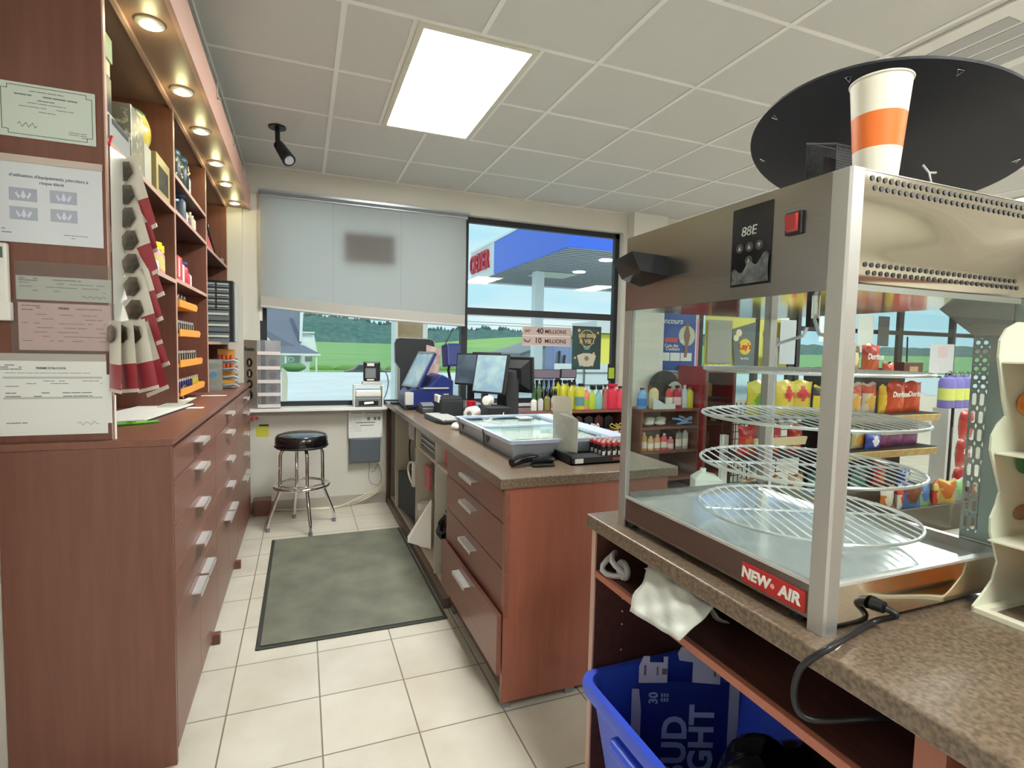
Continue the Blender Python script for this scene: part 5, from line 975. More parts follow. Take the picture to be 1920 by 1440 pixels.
# basket in front of the gondola with flat packs
bk = thing('brown_snack_bin', 'low dark brown bin with loose snacks in front of the gondola', 'bin', (5.5, 2.9, 0))
make('bin_walls', MB().box(4.35, 6.2, 2.70, 2.72, 0, .215).box(4.35, 6.2, 3.14, 3.16, 0, .24).box(4.35, 4.37, 2.72, 3.14, 0, .215).box(6.18, 6.2, 2.72, 3.14, 0, .215).box(4.37, 6.18, 2.72, 3.14, .1, .12), mat('dark_brown_base', (76, 66, 56), .6), bk)
pk = [(206, 120, 60), (220, 214, 200), (90, 130, 190), (150, 196, 130), (200, 70, 60), (214, 190, 110), (190, 190, 196), (130, 80, 60)]
for k in range(11):
    c_ = pk[k % 8]; c2 = pk[(k*3+1) % 8]; x = 4.52+.155*k
    bag(f'pk{k}', x, 2.93, .121, .5*math.sin(k*2.1), None, f'loose {["orange","white","blue","green","red","straw yellow","silver","brown","orange","white","blue"][k]} snack pack in the brown bin, {(ORD+["tenth","eleventh"])[k]} from the left', 'loose packs in the brown snack bin', spec=(.17, .22, .06, c_, c2, None, (.3, .5, 'o')), name='snack_pack')
# washer fluid jugs right of the gondola
for k, (x, y) in enumerate([(6.66, 3.75), (6.83, 3.76), (7.00, 3.77)]):
    t_ = thing('washer_fluid_jug', f'tall violet and yellow striped jug beside the gondola, {ORD[k]} from the left', 'jug', (x, y, 0), group='violet and yellow jugs beside the gondola')
    make('plinth', MB().box(x-.08, x+.08, y-.08, y+.08, 0, .86), M_LGREY, t_) ; make('body', MB().lathe([(.07, .861), (.078, .87), (.078, 1.15), (.066, 1.19), (.03, 1.21), (.03, 1.225)], (x, y, 0), 18), C(112, 106, 176), t_, smooth=True); make('yellow_band', MB().lathe([(.079, .95), (.079, 1.08)], (x, y, 0), 18), C(206, 212, 110), t_, smooth=True)
    make('handle', MB().tube([(x-.04, y-.02, 1.20), (x-.045, y-.02, 1.25), (x, y-.02, 1.275), (x+.045, y-.02, 1.25), (x+.04, y-.02, 1.20)], .008), M_GREYP, t_, smooth=True)
# red snack tower
t_ = thing('red_snack_tower', 'narrow black floor stand holding red chip bags right of the snack gondola', 'stand', (6.30, 3.38, 0))
make('pole', MB().box(6.28, 6.30, 3.46, 3.48, 0, .9), M_BLACK, t_); make('base', MB().box(6.12, 6.48, 3.25, 3.5, 0, .02), M_BLACK, t_)
for k in range(3): bag('tower', 6.28+.02*k, 3.36, .02+.29*k, .1, None if k else 'Doritos', f'red chip bag on the narrow stand, {["lowest","middle","topmost"][k]} of the three', 'red bags on the narrow stand', spec=(.26, .28, .10, (186, 50, 48), (160, 36, 44), (210, 120, 90), None))
# ================================================================= RIGHT SERVICE COUNTER
RX = .79
rc = thing('service_counter', 'dark cherry open counter base carrying the pizza warmer, in the right foreground', 'counter', (1.2, .6, 0))
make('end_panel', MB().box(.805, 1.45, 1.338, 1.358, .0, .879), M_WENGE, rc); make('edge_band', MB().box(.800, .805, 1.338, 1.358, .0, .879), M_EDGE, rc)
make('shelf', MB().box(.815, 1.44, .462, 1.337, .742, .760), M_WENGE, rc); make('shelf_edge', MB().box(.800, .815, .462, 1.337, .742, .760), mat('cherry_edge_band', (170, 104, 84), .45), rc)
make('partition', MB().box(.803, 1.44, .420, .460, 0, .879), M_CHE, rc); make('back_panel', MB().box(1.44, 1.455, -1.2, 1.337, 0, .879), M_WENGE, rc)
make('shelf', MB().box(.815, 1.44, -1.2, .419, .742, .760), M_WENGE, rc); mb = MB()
for z in (.70, .66, .62, .58, .50): mb.cyl((.90, 1.3375, z), (.90, 1.335, z), .003, n=8)
mb.box(.815, .83, 1.325, 1.337, .733, .742); make('shelf_pins', mb, M_LGREY, rc)
solo('service_counter_top', MB().box(RX, 1.52, -1.2, 1.378, .880, .920), M_LAM, 'brown speckled laminate top of the service counter in the right foreground, under the warmer', 'worktop', bevel=.004)
# bags on the shelf
def crumple(name, pts, m, label, cat, amp=.01, th=.003, nu=14, nv=10, f=(9, 7)):
    a, b_, c, d = [Vector(p) for p in pts]
    def fn(u, v):
        p = a.lerp(b_, u).lerp(d.lerp(c, u), v); n = (b_-a).cross(d-a).normalized()
        return p + n*amp*(math.sin(f[0]*u+3*v)*math.sin(f[1]*v+2*u)+.5*math.sin(17*u-11*v))
    return solo(name, MB().grid(fn, nu, nv), m, label, cat, smooth=True, solid=th)
M_BAGW = mat('translucent_white_bag', (186, 188, 182), .45)
crumple('white_plastic_bag', [(.815, 1.10, .868), (.815, .87, .868), (.742, .885, .795), (.742, 1.075, .772)], M_BAGW, 'off-white plastic bag hanging over the shelf edge under the service counter', 'bag', .006)
crumple('white_plastic_bag', [(.93, 1.16, .775), (.93, .94, .775), (.835, .93, .85), (.835, 1.14, .845)], M_BAGW, 'folded rear part of an off-white plastic bag lying on the shelf under the counter', 'bag', .008)
mb = MB()
mb.tube([(.82+.02*math.sin(a*2), 1.27+.035*math.cos(a), .80+.032*math.sin(a)) for a in [i*math.pi/8 for i in range(16)]], .008, 8, True).tube([(.84, 1.25+.02*math.cos(a), .79+.02*math.sin(a)) for a in [i*math.pi/6 for i in range(12)]], .010, 8, True)
solo('clear_bag_loop', mb, mat('grey_clear_plastic', (176, 176, 178), .3), 'crumpled clear bag handle at the far end of the shelf under the counter', 'bag', smooth=True)
# ================================================================= PIZZA WARMER
wx0, wx1, wy0, wy1, wz0, wz1 = .831, 1.362, .627, 1.272, .921, 1.713
pw = thing('pizza_warmer', 'stainless steel pizza warmer cabinet with glass sides and round wire racks on the service counter', 'warmer', (1.1, .95, .9205))
for a_, b_ in ((.86, .70), (.86, 1.24), (1.30, .70), (1.30, 1.24)): make('foot', MB().cyl((a_, b_, .9205), (a_, b_, .94), .018, n=12), M_BLACK, pw)
make('post', MB().prism([(wx0, wy0+.004), (wx0+.004, wy0), (wx0+.03, wy0), (wx0+.03, wy0+.006), (wx0+.012, wy0+.012), (wx0+.006, wy0+.034), (wx0, wy0+.034)], 2, .9205, wz1), M_POST, pw)
make('post', MB().prism([(wx0, wy1-.030), (wx0+.006, wy1-.030), (wx0+.03, wy1-.006), (wx0+.03, wy1), (wx0, wy1)], 2, .9205, wz1), M_POST, pw)
make('bottom_panel_side', MB().box(wx0+.003, wx0+.008, wy0+.034, wy1-.03, .938, 1.000), M_STEEL, pw)
make('glass_channel', MB().box(wx0+.001, wx0+.010, wy0+.034, wy1-.03, 1.000, 1.006), M_ALU, pw)
b_ = make('badge', MB().box(wx0-.0005, wx0+.003, .668, .814, .945, .984), mat('red_badge', (186, 44, 44), .35), pw)
text('NEW', .0300, M_WHITE, (wx0-.0012, .779, .9645), EASTF, ZU, b_, bold=.0012, shear=.1); text('AIR', .0300, M_WHITE, (wx0-.0012, .700, .9645), EASTF, ZU, b_, bold=.0012, shear=.1)
make('flame_mark', MB().cyl((wx0-.001, .738, .9645), (wx0-.0004, .738, .9645), .005, n=8), mat('pale_pink_print', (230, 170, 170), .5), b_)
# base front panel (faces the camera) with its chamfered nose
mb = MB(); mb.prism([(wx0+.03, .934), (1.312, .934), (1.384, .966), (1.352, 1.009), (wx0+.03, 1.009)], 1, wy0+.002, wy0+.010); make('bottom_panel_front', mb, M_STEELW, pw)
mb = MB(); mb.prism([(1.300, .930), (1.318, .930), (1.392, .966), (1.356, 1.012), (1.340, 1.012)], 1, wy0+.010, wy1); make('sloped_nose', mb, M_STEEL, pw)
make('front_lip', MB().box(wx0+.03, 1.352, wy0, wy0+.014, 1.006, 1.011), M_ALU, pw)
make('floor_plate', MB().box(wx0+.010, 1.345, wy0+.012, wy1-.004, .985, .992), mat('polished_floor_plate', (232, 236, 240), .16, .7), pw)
make('underside', MB().box(wx0+.012, 1.30, wy0+.014, wy1-.004, .940, .948), M_BLACK, pw)
make('far_bottom_panel', MB().box(wx0+.03, 1.34, wy1-.010, wy1-.002, .94, 1.006), M_STEEL, pw)
# head: control side (-X), camera side (-Y)
hd = make('control_panel', MB().box(wx0-.001, wx0+.005, wy0+.034, wy1-.002, 1.516, wz1), M_STEEL, pw)
mb = MB(); mb.box(wx0+.03, wx1, wy0+.002, wy0+.008, 1.528, wz1-.002); hp = make('head_panel_front', mb, M_STEELW, pw)
mb = MB()
for k in range(31):
    for z, o in ((1.700, 0), (1.685, .008)):
        x = .882+.0158*k+o
        if x < wx1-.004: mb.cyl((x, wy0+.0005, z), (x, wy0+.003, z), .0046, n=10)
for k in range(28):
    for z, o in ((1.558, 0), (1.545, .008)):
        x = .877+.0158*k+o
        if x < wx1-.004: mb.cyl((x, wy0+.0005, z), (x, wy0+.003, z), .0043, n=10)
o_ = make('vent_holes', mb, M_BLACK, hp)
make('top_plate', MB().box(wx0+.006, wx1, wy0+.002, wy1-.002, wz1-.003, wz1), M_STEEL, pw); make('head_bottom', MB().box(wx0+.006, wx1, wy0+.010, wy1-.004, 1.516, 1.528), M_CHROME, pw)
make('head_back', MB().box(wx0+.03, wx1, wy1-.006, wy1-.002, 1.528, wz1-.003).box(wx1-.005, wx1, wy0+.008, wy1-.006, 1.528, wz1-.003), M_STEEL, pw)
d_ = make('control_display', MB().box(wx0-.003, wx0-.001, .780, .880, 1.541, 1.697), M_BLACKG, pw)
M_SEG = mat('pale_segment', (176, 184, 180), .4)
text('88E', .026, M_SEG, (wx0-.0036, .836, 1.648), EASTF, ZU, d_, name='digits', shear=.12)
for (y, z) in ((.858, 1.617), (.833, 1.617), (.808, 1.617), (.833, 1.590)): bt = make('touch_button', MB().cyl((wx0-.0036, y, z), (wx0-.003, y, z), .0095, n=18), mat('charcoal_button', (58, 62, 66), .4), d_)
mb = MB()
for (y, z, s) in ((.858, 1.617, 1), (.833, 1.617, 1), (.808, 1.617, -1), (.833, 1.590, 1)): mb.quad((wx0-.0040, y-.004, z-.004*s), (wx0-.0040, y+.004, z-.004*s), (wx0-.0040, y, z+.005*s))
make('button_symbols', mb, M_SEG, d_)
make('peeling_film', MB().grid(lambda u, v: (wx0-.0042-.002*abs(math.sin(u*5+v*3)), .782+.092*u, 1.545+(.022+.03*(1-u)+.008*math.sin(u*15))*v), 14, 6), mat('scuffed_film', (110, 116, 118), .3, rgb2=(60, 64, 68), nscale=60), d_, smooth=True)
sw = make('switch_frame', MB().box(wx0-.008, wx0-.001, .712, .747, 1.621, 1.662), M_BLACK, pw, bevel=.002); make('red_rocker', MB().prism([(wx0-.008, 1.626), (wx0-.012, 1.630), (wx0-.016, 1.656), (wx0-.008, 1.658)], 1, .718, .741), mat('red_rocker_plastic', (176, 62, 64), .25), sw)
kb = MB(); kb.add([(wx0-.001, 1.08, 1.588), (wx0-.001, 1.20, 1.575), (wx0-.001, 1.235, 1.628), (wx0-.001, 1.10, 1.640), (wx0-.075, 1.10, 1.600), (wx0-.060, 1.20, 1.590), (wx0-.070, 1.23, 1.640), (wx0-.085, 1.12, 1.648)], [(0, 1, 2, 3), (4, 5, 1, 0), (5, 6, 2, 1), (6, 7, 3, 2), (7, 4, 0, 3), (4, 7, 6, 5)])
make('black_handle_bracket', kb, M_BLACKG, pw)
# glass
make('glass_pane', MB().box(wx0+.004, wx0+.007, wy0+.034, wy1-.03, 1.006, 1.516), M_GLASS2, pw)
make('glass_pane', MB().box(wx0+.03, 1.35, wy0+.008, wy0+.011, 1.011, 1.528), M_GLASS2, pw)
make('glass_pane', MB().box(wx0+.03, 1.35, wy1-.010, wy1-.007, 1.006, 1.516), M_GLASS2, pw)
# far right posts and perforated strip
mb = MB()
px, ya, yb, za, zb = 1.358, .650, .735, 1.012, 1.455
# strip with real openings: build as a lattice around holes
holes = []
for k in range(6): holes += [(.716, 1.440-.0187*k-.006, .0085, .0048), (.690, 1.440-.0187*k-.006, .0085, .0048)]
for k in range(8): holes += [(.716, 1.318-.037*k, .0075, .0135), (.690, 1.318-.037*k, .0075, .0135)]
def strip(mb):
    """sheet with real round and slotted openings: each cell is a ring of faces between its border and its hole"""
    cols_ = [(.7165, .7030), (.7030, .6880)]
    rows_ = []
    zt_ = 1.449
    for k in range(6): rows_.append((zt_, zt_-.0187, .0042, .0044)); zt_ -= .0187
    for k in range(8): rows_.append((zt_, zt_-.0385, .0042, .0130)); zt_ -= .0385
    for (y1_, y0_) in cols_:
        for (z1_, z0_, hw, hh) in rows_:
            yc, zc = (y0_+y1_)/2, (z0_+z1_)/2; n = 16; inn = []; out = []
            for q in range(n):
                a = 2*math.pi*q/n+math.pi/n; c, s_ = math.cos(a), math.sin(a)
                inn.append((px, yc+hw*c, zc+(hh-hw)*(1 if s_ > 0 else -1)+hw*s_))
                m = max(abs(c), abs(s_)); out.append((px, yc+(y1_-y0_)/2*c/m, zc+(z1_-z0_)/2*s_/m))
            mb.add(inn+out, [(q, (q+1) % n, n+(q+1) % n, n+q) for q in range(n)])
    mb.quad((px, .7195, za), (px, .7165, za), (px, .7165, zb), (px, .7195, zb)); mb.quad((px, .6880, za), (px, .650, za), (px, .650, zb), (px, .6880, zb))
    mb.quad((px, .7165, 1.449), (px, .6880, 1.449), (px, .6880, zb), (px, .7165, zb)); mb.quad((px, .7165, za), (px, .6880, za), (px, .6880, zt_), (px, .7165, zt_))
strip(mb)
make('perforated_strip', mb, mat('grey_green_steel', (150, 156, 152), .3, .8), pw, solid=.0015)
mb = MB(); mb.add([(px, .650, za), (px, .650, zb), (px+.004, .632, zb), (px+.004, .632, za)], [(0, 1, 2, 3)]); mb.box(px, px+.004, .632, .652, 1.012, 1.528)
make('corner_channel', mb, mat('grey_green_steel', (150, 156, 152), .3, .8), pw)
make('diagonal_gusset', MB().prism([(.790, 1.516), (.7195, 1.455), (.650, 1.455), (.650, 1.528), (.800, 1.528)], 0, px-.003, px-.001), M_STEEL, pw)
make('far_corner_post', MB().box(1.335, 1.360, wy1-.03, wy1-.004, 1.0, 1.516), M_POST, pw)
# racks
rk = MB(); cxr, cyr, rr = 1.105, .910, .232
def rack(z):
    m = MB(); m.tube([(cxr+rr*math.cos(a), cyr+rr*math.sin(a), z) for a in [i*math.pi/24 for i in range(48)]], .0036, 8, True)
    an = math.radians(64)
    for k in range(-9, 10):
        o = k*.0240; h = math.sqrt(max(0, rr*rr-o*o)); dx, dy = math.cos(an), math.sin(an); nx, ny = -dy, dx
        m.tube([(cxr+nx*o-dx*h, cyr+ny*o-dy*h, z+.003), (cxr+nx*o+dx*h, cyr+ny*o+dy*h, z+.003)], .0019, 6)
    m.tube([(cxr-math.sin(an)*rr*-1, cyr+math.cos(an)*rr*-1, z-.002), (cxr+math.sin(an)*rr*-1, cyr-math.cos(an)*rr*-1, z-.002)], .003, 6)
    return m
rt = make('rack_carrier', MB().cyl((cxr, cyr, 1.49), (cxr, cyr, 1.516), .014, n=14), M_CHROME, pw, smooth=True)
for z in (1.037, 1.149, 1.260, 1.368): make('wire_rack', rack(z), M_WIRE, pw, smooth=True)
for az in (-123, 60):
    a = math.radians(az); c, s = math.cos(a), math.sin(a); R1 = rr+.004
    make('carrier_rod', MB().tube([(cxr+.01*c, cyr+.01*s, 1.49), (cxr+.05*c, cyr+.05*s, 1.452), (cxr+(R1-.02)*c, cyr+(R1-.02)*s, 1.436), (cxr+R1*c, cyr+R1*s, 1.428), (cxr+R1*c, cyr+R1*s, 1.028)], .0040, 8), M_WIRE, rt, smooth=True)
make('drive_bracket', MB().box(cxr-.014, cxr+.014, cyr-.006, cyr+.006, 1.47, 1.516), M_BLACK, pw)
# power inlet and cord
pc = thing('power_cord', 'black power cord looping from the warmer over the counter edge into the shelf below', 'cord', (.946, .62, .965))
make('plug', MB().cyl((.946, .626, .966), (.948, .606, .966), .0125, .010, 16), M_BLACK, pc, smooth=True)
make('cable', MB().stube([(0.948, 0.604, 0.966), (0.955, 0.59, 0.958), (0.9458, 0.6195, 0.935), (0.8833, 0.613, 0.928), (0.7999, 0.5932, 0.928), (0.788, 0.6207, 0.8922), (0.776, 0.6277, 0.8701), (0.774, 0.6323, 0.8369), (0.778, 0.6285, 0.8073), (0.79, 0.6161, 0.7949), (0.82, 0.5956, 0.7978), (0.87, 0.5595, 0.8138), (0.92, 0.5411, 0.8124)], .0055, 12), M_BLACK, pc, smooth=True)
# ================================================================= ON TOP OF THE WARMER
TZ = 1.7135
cup = thing('paper_cup', 'cream paper cup with an orange band on the near corner of the warmer top', 'cup', (.975, .690, TZ))
def cr_(z): return .0335+.0145*(z/.185)
cc_ = (.975, .690, TZ)
make('cup_body', MB().lathe([(cr_(0), 0), (cr_(.062), .062)], cc_, 40).lathe([(cr_(.122), .122), (cr_(.183), .183), (cr_(.183)-.0015, .183), (cr_(.01)-.0015, .01)], cc_, 40), M_CUP, cup, smooth=True)
make('orange_band', MB().lathe([(cr_(.062)+.0001, .062), (cr_(.122)+.0001, .122), (cr_(.122)-.001, .122), (cr_(.062)-.001, .062)], cc_, 40), M_ORANGE, cup, smooth=True)
make('rolled_rim', MB().tube([(cc_[0]+cr_(.185)*math.cos(a), cc_[1]+cr_(.185)*math.sin(a), TZ+.184) for a in [i*math.pi/20 for i in range(40)]], .0022, 8, True), M_CUP, cup, smooth=True)
# round black tray, tilted, on a wire stand
tr = thing('round_black_tray', 'large round black tray tilted on a post above the warmer top, underside showing', 'tray', (1.281, .898, 1.90))
nrm = Vector((.3, .05, 1)).normalized(); e1 = nrm.cross(Vector((0, 1, 0))).normalized(); e2 = nrm.cross(e1); c_ = Vector((1.281, .898, 1.898)); r_ = .289
mb = MB(); pts = [c_+e1*r_*math.cos(a)+e2*r_*math.sin(a) for a in [i*math.pi/40 for i in range(80)]]
mb.add(pts+[p+nrm*.006 for p in pts], [tuple(range(80)), tuple(range(159, 79, -1))]+[(k, (k+1) % 80, 80+(k+1) % 80, 80+k) for k in range(80)])
make('disc', mb, mat('blue_black_coated_metal', (38, 42, 52), .55, bump=.05, bscale=300), tr)
for k in range(9):
    a = k*2*math.pi/9+.35; p = c_+(e1*math.cos(a)+e2*math.sin(a))*(r_-.02)-nrm*.001; t1 = (e1*math.cos(a)+e2*math.sin(a)); t2 = nrm.cross(t1)
    make('hanging_ring', MB().tube([p+t2*.006, p-t2*.006, p-t1*.012-nrm*.004], .0012, 6, True), M_CHROME, tr)
st_ = MB()
st_.cyl((1.205, .853, TZ+.0005), (1.205, .853, 1.9215), .010, n=12).cyl((1.215, .86, TZ+.0005), (1.215, .86, TZ+.006), .022, n=24)
make('post', st_, M_BLACK, tr)
# mesh organizer
mo = thing('black_mesh_organizer', 'black wire mesh organizer with a silver wire clip, behind the paper cup on the warmer', 'organizer', (1.12, .80, TZ))
mb = MB()
def meshwall(mb, x0, y0, x1, y1, h0, h1):
    L_ = math.hypot(x1-x0, y1-y0); n = int(L_/.0045)
    for k in range(n+1):
        u = k/n; h = h0+(h1-h0)*u; mb.tube([(x0+(x1-x0)*u, y0+(y1-y0)*u, TZ+.003), (x0+(x1-x0)*u, y0+(y1-y0)*u, TZ+h)], .0008, 4)
    for k in range(int(max(h0, h1)/.0055)):
        z = .0055*k
        if z < min(h0, h1): mb.tube([(x0, y0, TZ+.003+z), (x1, y1, TZ+.003+z)], .0008, 4)
meshwall(mb, 1.0, .79, 1.19, .79, .115, .115); meshwall(mb, 1.0, .86, 1.19, .86, .14, .14); meshwall(mb, 1.19, .79, 1.19, .86, .115, .14)
make('mesh', mb, mat('dark_grey_wire_mesh', (74, 76, 82), .35, .5), mo)
make('rim', MB().tube([(1.0, .79, TZ+.115), (1.19, .79, TZ+.115), (1.19, .86, TZ+.14), (1.0, .86, TZ+.14)], .0026, 8, True), mat('dark_silver_rim', (130, 132, 138), .25, .7), mo, smooth=True)
make('inner_panel', MB().box(1.002, 1.188, .82, .822, TZ+.001, TZ+.10), M_BLACK, mo)
make('wire_clip', MB().tube([(1.13, .735, TZ+.006), (1.18, .735, TZ+.02), (1.215, .74, TZ+.05), (1.213, .745, TZ+.075), (1.20, .75, TZ+.09)], .0022, 8).tube([(1.213, .745, TZ+.075), (1.235, .745, TZ+.078)], .0022, 6), M_WIRE, mo, smooth=True)
solo('blue_slip', MB().box(.93, 1.0, .77, .80, TZ, TZ+.018), mat('dark_blue_pack', (50, 70, 120), .4), 'small dark blue pack on the warmer top left of the paper cup', 'pack')
# ================================================================= TIERED DISPENSER AT THE RIGHT EDGE
dp = thing('tiered_dispenser', 'cream translucent tiered plastic dispenser with a wavy side, at the right edge of the photograph', 'dispenser', (1.36, .57, .9205))
M_CREAM = mat('cream_translucent_plastic', (204, 206, 188), .4); M_CREAM.node_tree.nodes['Principled BSDF'].inputs['Subsurface Weight'].default_value = .3
EDGE = [(1907, 598), (1884, 613), (1873, 635), (1872, 664), (1880, 704), (1889, 744), (1898, 770), (1882, 787), (1871, 809), (1870, 840), (1879, 864), (1888, 890), (1896, 915), (1890, 940), (1880, 964), (1881, 992), (1891, 1020), (1903, 1050)]
YD = .600
OUT = [(1.268, 1.476), (1.232, 1.462), (1.214, 1.440), (1.213, 1.408), (1.226, 1.366), (1.239, 1.324), (1.252, 1.297), (1.228, 1.281), (1.212, 1.260), (1.211, 1.232), (1.224, 1.206), (1.238, 1.178), (1.252, 1.150), (1.243, 1.124), (1.229, 1.100), (1.231, 1.072), (1.247, 1.042), (1.262, 1.010), (1.250, .975), (1.215, .945), (1.195, .932), (1.195, .922)]
poly = OUT+[(1.50, .922), (1.50, 1.476)]
mb = MB(); n = len(poly)
vs = [(p[0], YD, p[1]) for p in poly]; vs2 = [(p[0], YD+.004, p[1]) for p in poly]
rows = OUT; L_ = len(rows)
for i in range(L_-1):
    (xa, za_), (xb, zb_) = rows[i], rows[i+1]
    mb.add([(xa, YD, za_), (xb, YD, zb_), (1.50, YD, zb_), (1.50, YD, za_), (xa, YD+.004, za_), (xb, YD+.004, zb_), (1.50, YD+.004, zb_), (1.50, YD+.004, za_)], [(0, 1, 2, 3), (7, 6, 5, 4), (0, 4, 5, 1)])
make('wavy_side', mb, M_CREAM, dp)
mb = MB()
for i in range(L_-1):
    (xa, za_), (xb, zb_) = rows[i], rows[i+1]
    mb.add([(xa, .40, za_), (xb, .40, zb_), (1.50, .40, zb_), (1.50, .40, za_), (xa, .404, za_), (xb, .404, zb_), (1.50, .404, zb_), (1.50, .404, za_)], [(0, 1, 2, 3), (7, 6, 5, 4), (0, 4, 5, 1)])
make('wavy_side', mb, M_CREAM, dp); make('back_wall', MB().box(1.50, 1.504, .40, .604, .9205, 1.476), M_CREAM, dp)
for k, z in enumerate((1.400, 1.228, 1.060)):
    make('tier_tray', MB().prism([(1.222, z), (1.50, z-.004), (1.50, z-.008), (1.222, z-.003)], 1, .405, YD-.0005), mat('cream_tier_edge', (222, 221, 202), .35), dp)
make('orange_show_through', MB().ball((1.325, YD-.004, 1.320), .032, 16, (1.6, .10, .8)), mat('blurred_orange', (226, 134, 60), .7), dp, smooth=True)  # flat ovals painted in for things behind, blurred through the translucent side
make('green_show_through', MB().ball((1.325, YD-.004, 1.205), .030, 16, (1.3, .10, .8)), mat('deep_green', (70, 124, 76), .7), dp, smooth=True)
make('rust_show_through', MB().ball((1.325, YD-.004, 1.105), .026, 16, (1.3, .10, .6)), mat('rust_brown', (158, 112, 88), .7), dp, smooth=True)
mb = MB(); mb.box(1.195, 1.50, YD-.015, YD+.004, .9205, .930).box(1.195, 1.215, .40, YD-.015, .9205, .930).box(1.215, 1.50, .40, .42, .9205, .930)
make('base_frame', mb, mat('cream_tier_edge', (222, 221, 202), .35), dp)
# ================================================================= BLUE RECYCLING BIN
rb = thing('blue_recycling_bin', 'large blue recycling bin on the tiles, pushed half under the service counter shelf', 'bin', (.95, .95, 0))
bx0, bx1, by0, by1, bh = .745, 1.225, .62, 1.322, .468
def ring_(ins, z): return [(bx0+ins, by0+ins, z), (bx1-ins, by0+ins, z), (bx1-ins, by1-ins, z), (bx0+ins, by1-ins, z)]
def rrect(ins, z, r=.05, n=6):
    P = []
    for (cx_, cy_, a0) in ((bx1-ins-r, by1-ins-r, 0), (bx0+ins+r, by1-ins-r, 90), (bx0+ins+r, by0+ins+r, 180), (bx1-ins-r, by0+ins+r, 270)):
        for k in range(n+1): a = math.radians(a0+90*k/n); P.append((cx_+r*math.cos(a), cy_+r*math.sin(a), z))
    return P
secs = [rrect(.085, .0), rrect(.080, .004), rrect(.022, bh-.045), rrect(.022, bh-.040), rrect(.0, bh-.040), rrect(-.004, bh-.02), rrect(.0, bh), rrect(.018, bh), rrect(.026, bh-.012), rrect(.088, .012)]
mb = MB(); n = len(secs[0]); vs = [p for s in secs for p in s]
mb.add(vs, [(i*n+k, i*n+(k+1) % n, (i+1)*n+(k+1) % n, (i+1)*n+k) for i in range(len(secs)-1) for k in range(n)]+[tuple(range(n-1, -1, -1)), tuple(range((len(secs)-1)*n, len(secs)*n))])
make('bin_body', mb, M_BIN, rb, smooth=True)
hp_ = MB(); hp_.box(bx0-.010, bx0+.030, .93, 1.14, bh-.108, bh-.062); make('side_handle', hp_, M_BIN, rb, bevel=.014)
mb = MB(); mb.box(bx0+.042, bx0+.052, 1.02, 1.03, .08, bh-.12); make('side_rib', mb, M_BIN, rb)
# flattened beer carton inside
M_BOXB = mat('royal_blue_carton', (34, 50, 130), .35); M_BOXW = mat('pale_blue_print', (160, 176, 226), .5); M_CARDW = mat('lavender_white_card', (176, 178, 210), .6)
bc = thing('flattened_beer_carton', 'flattened blue beer carton with pale lettering standing inside the blue bin', 'carton', (.98, 1.2, .03))
CP0, CD = Vector((.905, 1.250, .03)), Vector((.93, -.366, 0)).normalized()
CU = Vector((0, .0, 1)); CN = Vector((CD.y, -CD.x, 0))     # towards the camera
def cp(s_, z, off=0):
    p = CP0+CD*s_; return (p.x+CN.x*off, p.y+CN.y*off, z)
def flat(pts, off, name, m, th=.002):
    mb = MB(); mb.add([cp(a, z, off) for a, z in pts], [tuple(range(len(pts)))]); return make(name, mb, m, bc, solid=th)
flat([(-.005, .03), (.265, .03), (.265, .452), (.03, .452), (.02, .445), (-.005, .445)], 0, 'front_sheet', M_BOXB, .003)
flat([(.0, .45), (.0, .50), (.012, .53), (.03, .53), (.03, .512), (.07, .512), (.07, .53), (.082, .53), (.082, .452)], .004, 'top_flap', M_CARDW)
flat([(.115, .52), (.155, .515), (.155, .455), (.235, .45), (.235, .50), (.20, .53), (.12, .56), (.11, .54)], .004, 'top_flap', M_CARDW)
flat([(-.018, .03), (.010, .03), (.010, .37), (.002, .43), (-.018, .43)], .004, 'side_flap', M_CARDW)
flat([(.266, .03), (.295, .03), (.295, .452), (.266, .452)], .001, 'white_side', M_CARDW, .003)
text('BUD', .098, M_BOXW, cp(.112, .25, .006), CU, -CD, bc, bold=.003, name='lettering', spacing=1.08)
text('LIGHT', .098, M_BOXW, cp(.190, .245, .006), CU, -CD, bc, bold=.003, name='lettering', spacing=1.04)
text('30', .036, M_BOXW, cp(.045, .405, .006), CU, -CD, bc, bold=.0008, name='lettering')
mb = MB()
for k in range(3):
    for j in range(2): mb.add([cp(.066+.008*k, .395+.014*j, .006), cp(.071+.008*k, .395+.014*j, .006), cp(.071+.008*k, .406+.014*j, .006), cp(.066+.008*k, .406+.014*j, .006)], [(0, 1, 2, 3)])
make('small_print', mb, M_BOXW, bc)
mb = MB()
for a, z, w, h in ((.014, .475, .006, .03), (.050, .475, .005, .026), (.066, .478, .014, .018), (.215, .475, .006, .02)): mb.add([cp(a, z, .008), cp(a+w, z, .008), cp(a+w, z+h, .008), cp(a, z+h, .008)], [(0, 1, 2, 3)])
make('brown_marks', mb, mat('brown_print', (110, 92, 96), .6), bc)
# black bag-lined bin in front
kb_ = thing('black_trash_bag', 'glossy black trash bag filling the near end of the blue recycling bin', 'bag', (.95, .80, .03))
def bg_(u, v):
    a = 2*math.pi*u; w = 1+.035*math.sin(7*a+2*v)+.025*math.sin(13*a+5*v); ph = math.pi*(.03+.94*v)
    rr_ = math.sin(ph)**.45; return (.985+.185*w*rr_*math.cos(a), .810+.155*w*rr_*math.sin(a), .285-.235*math.cos(ph)+.012*math.sin(a*5+v*7))
make('bag_film', MB().grid(bg_, 60, 22), M_BLACKG, kb_, smooth=True)
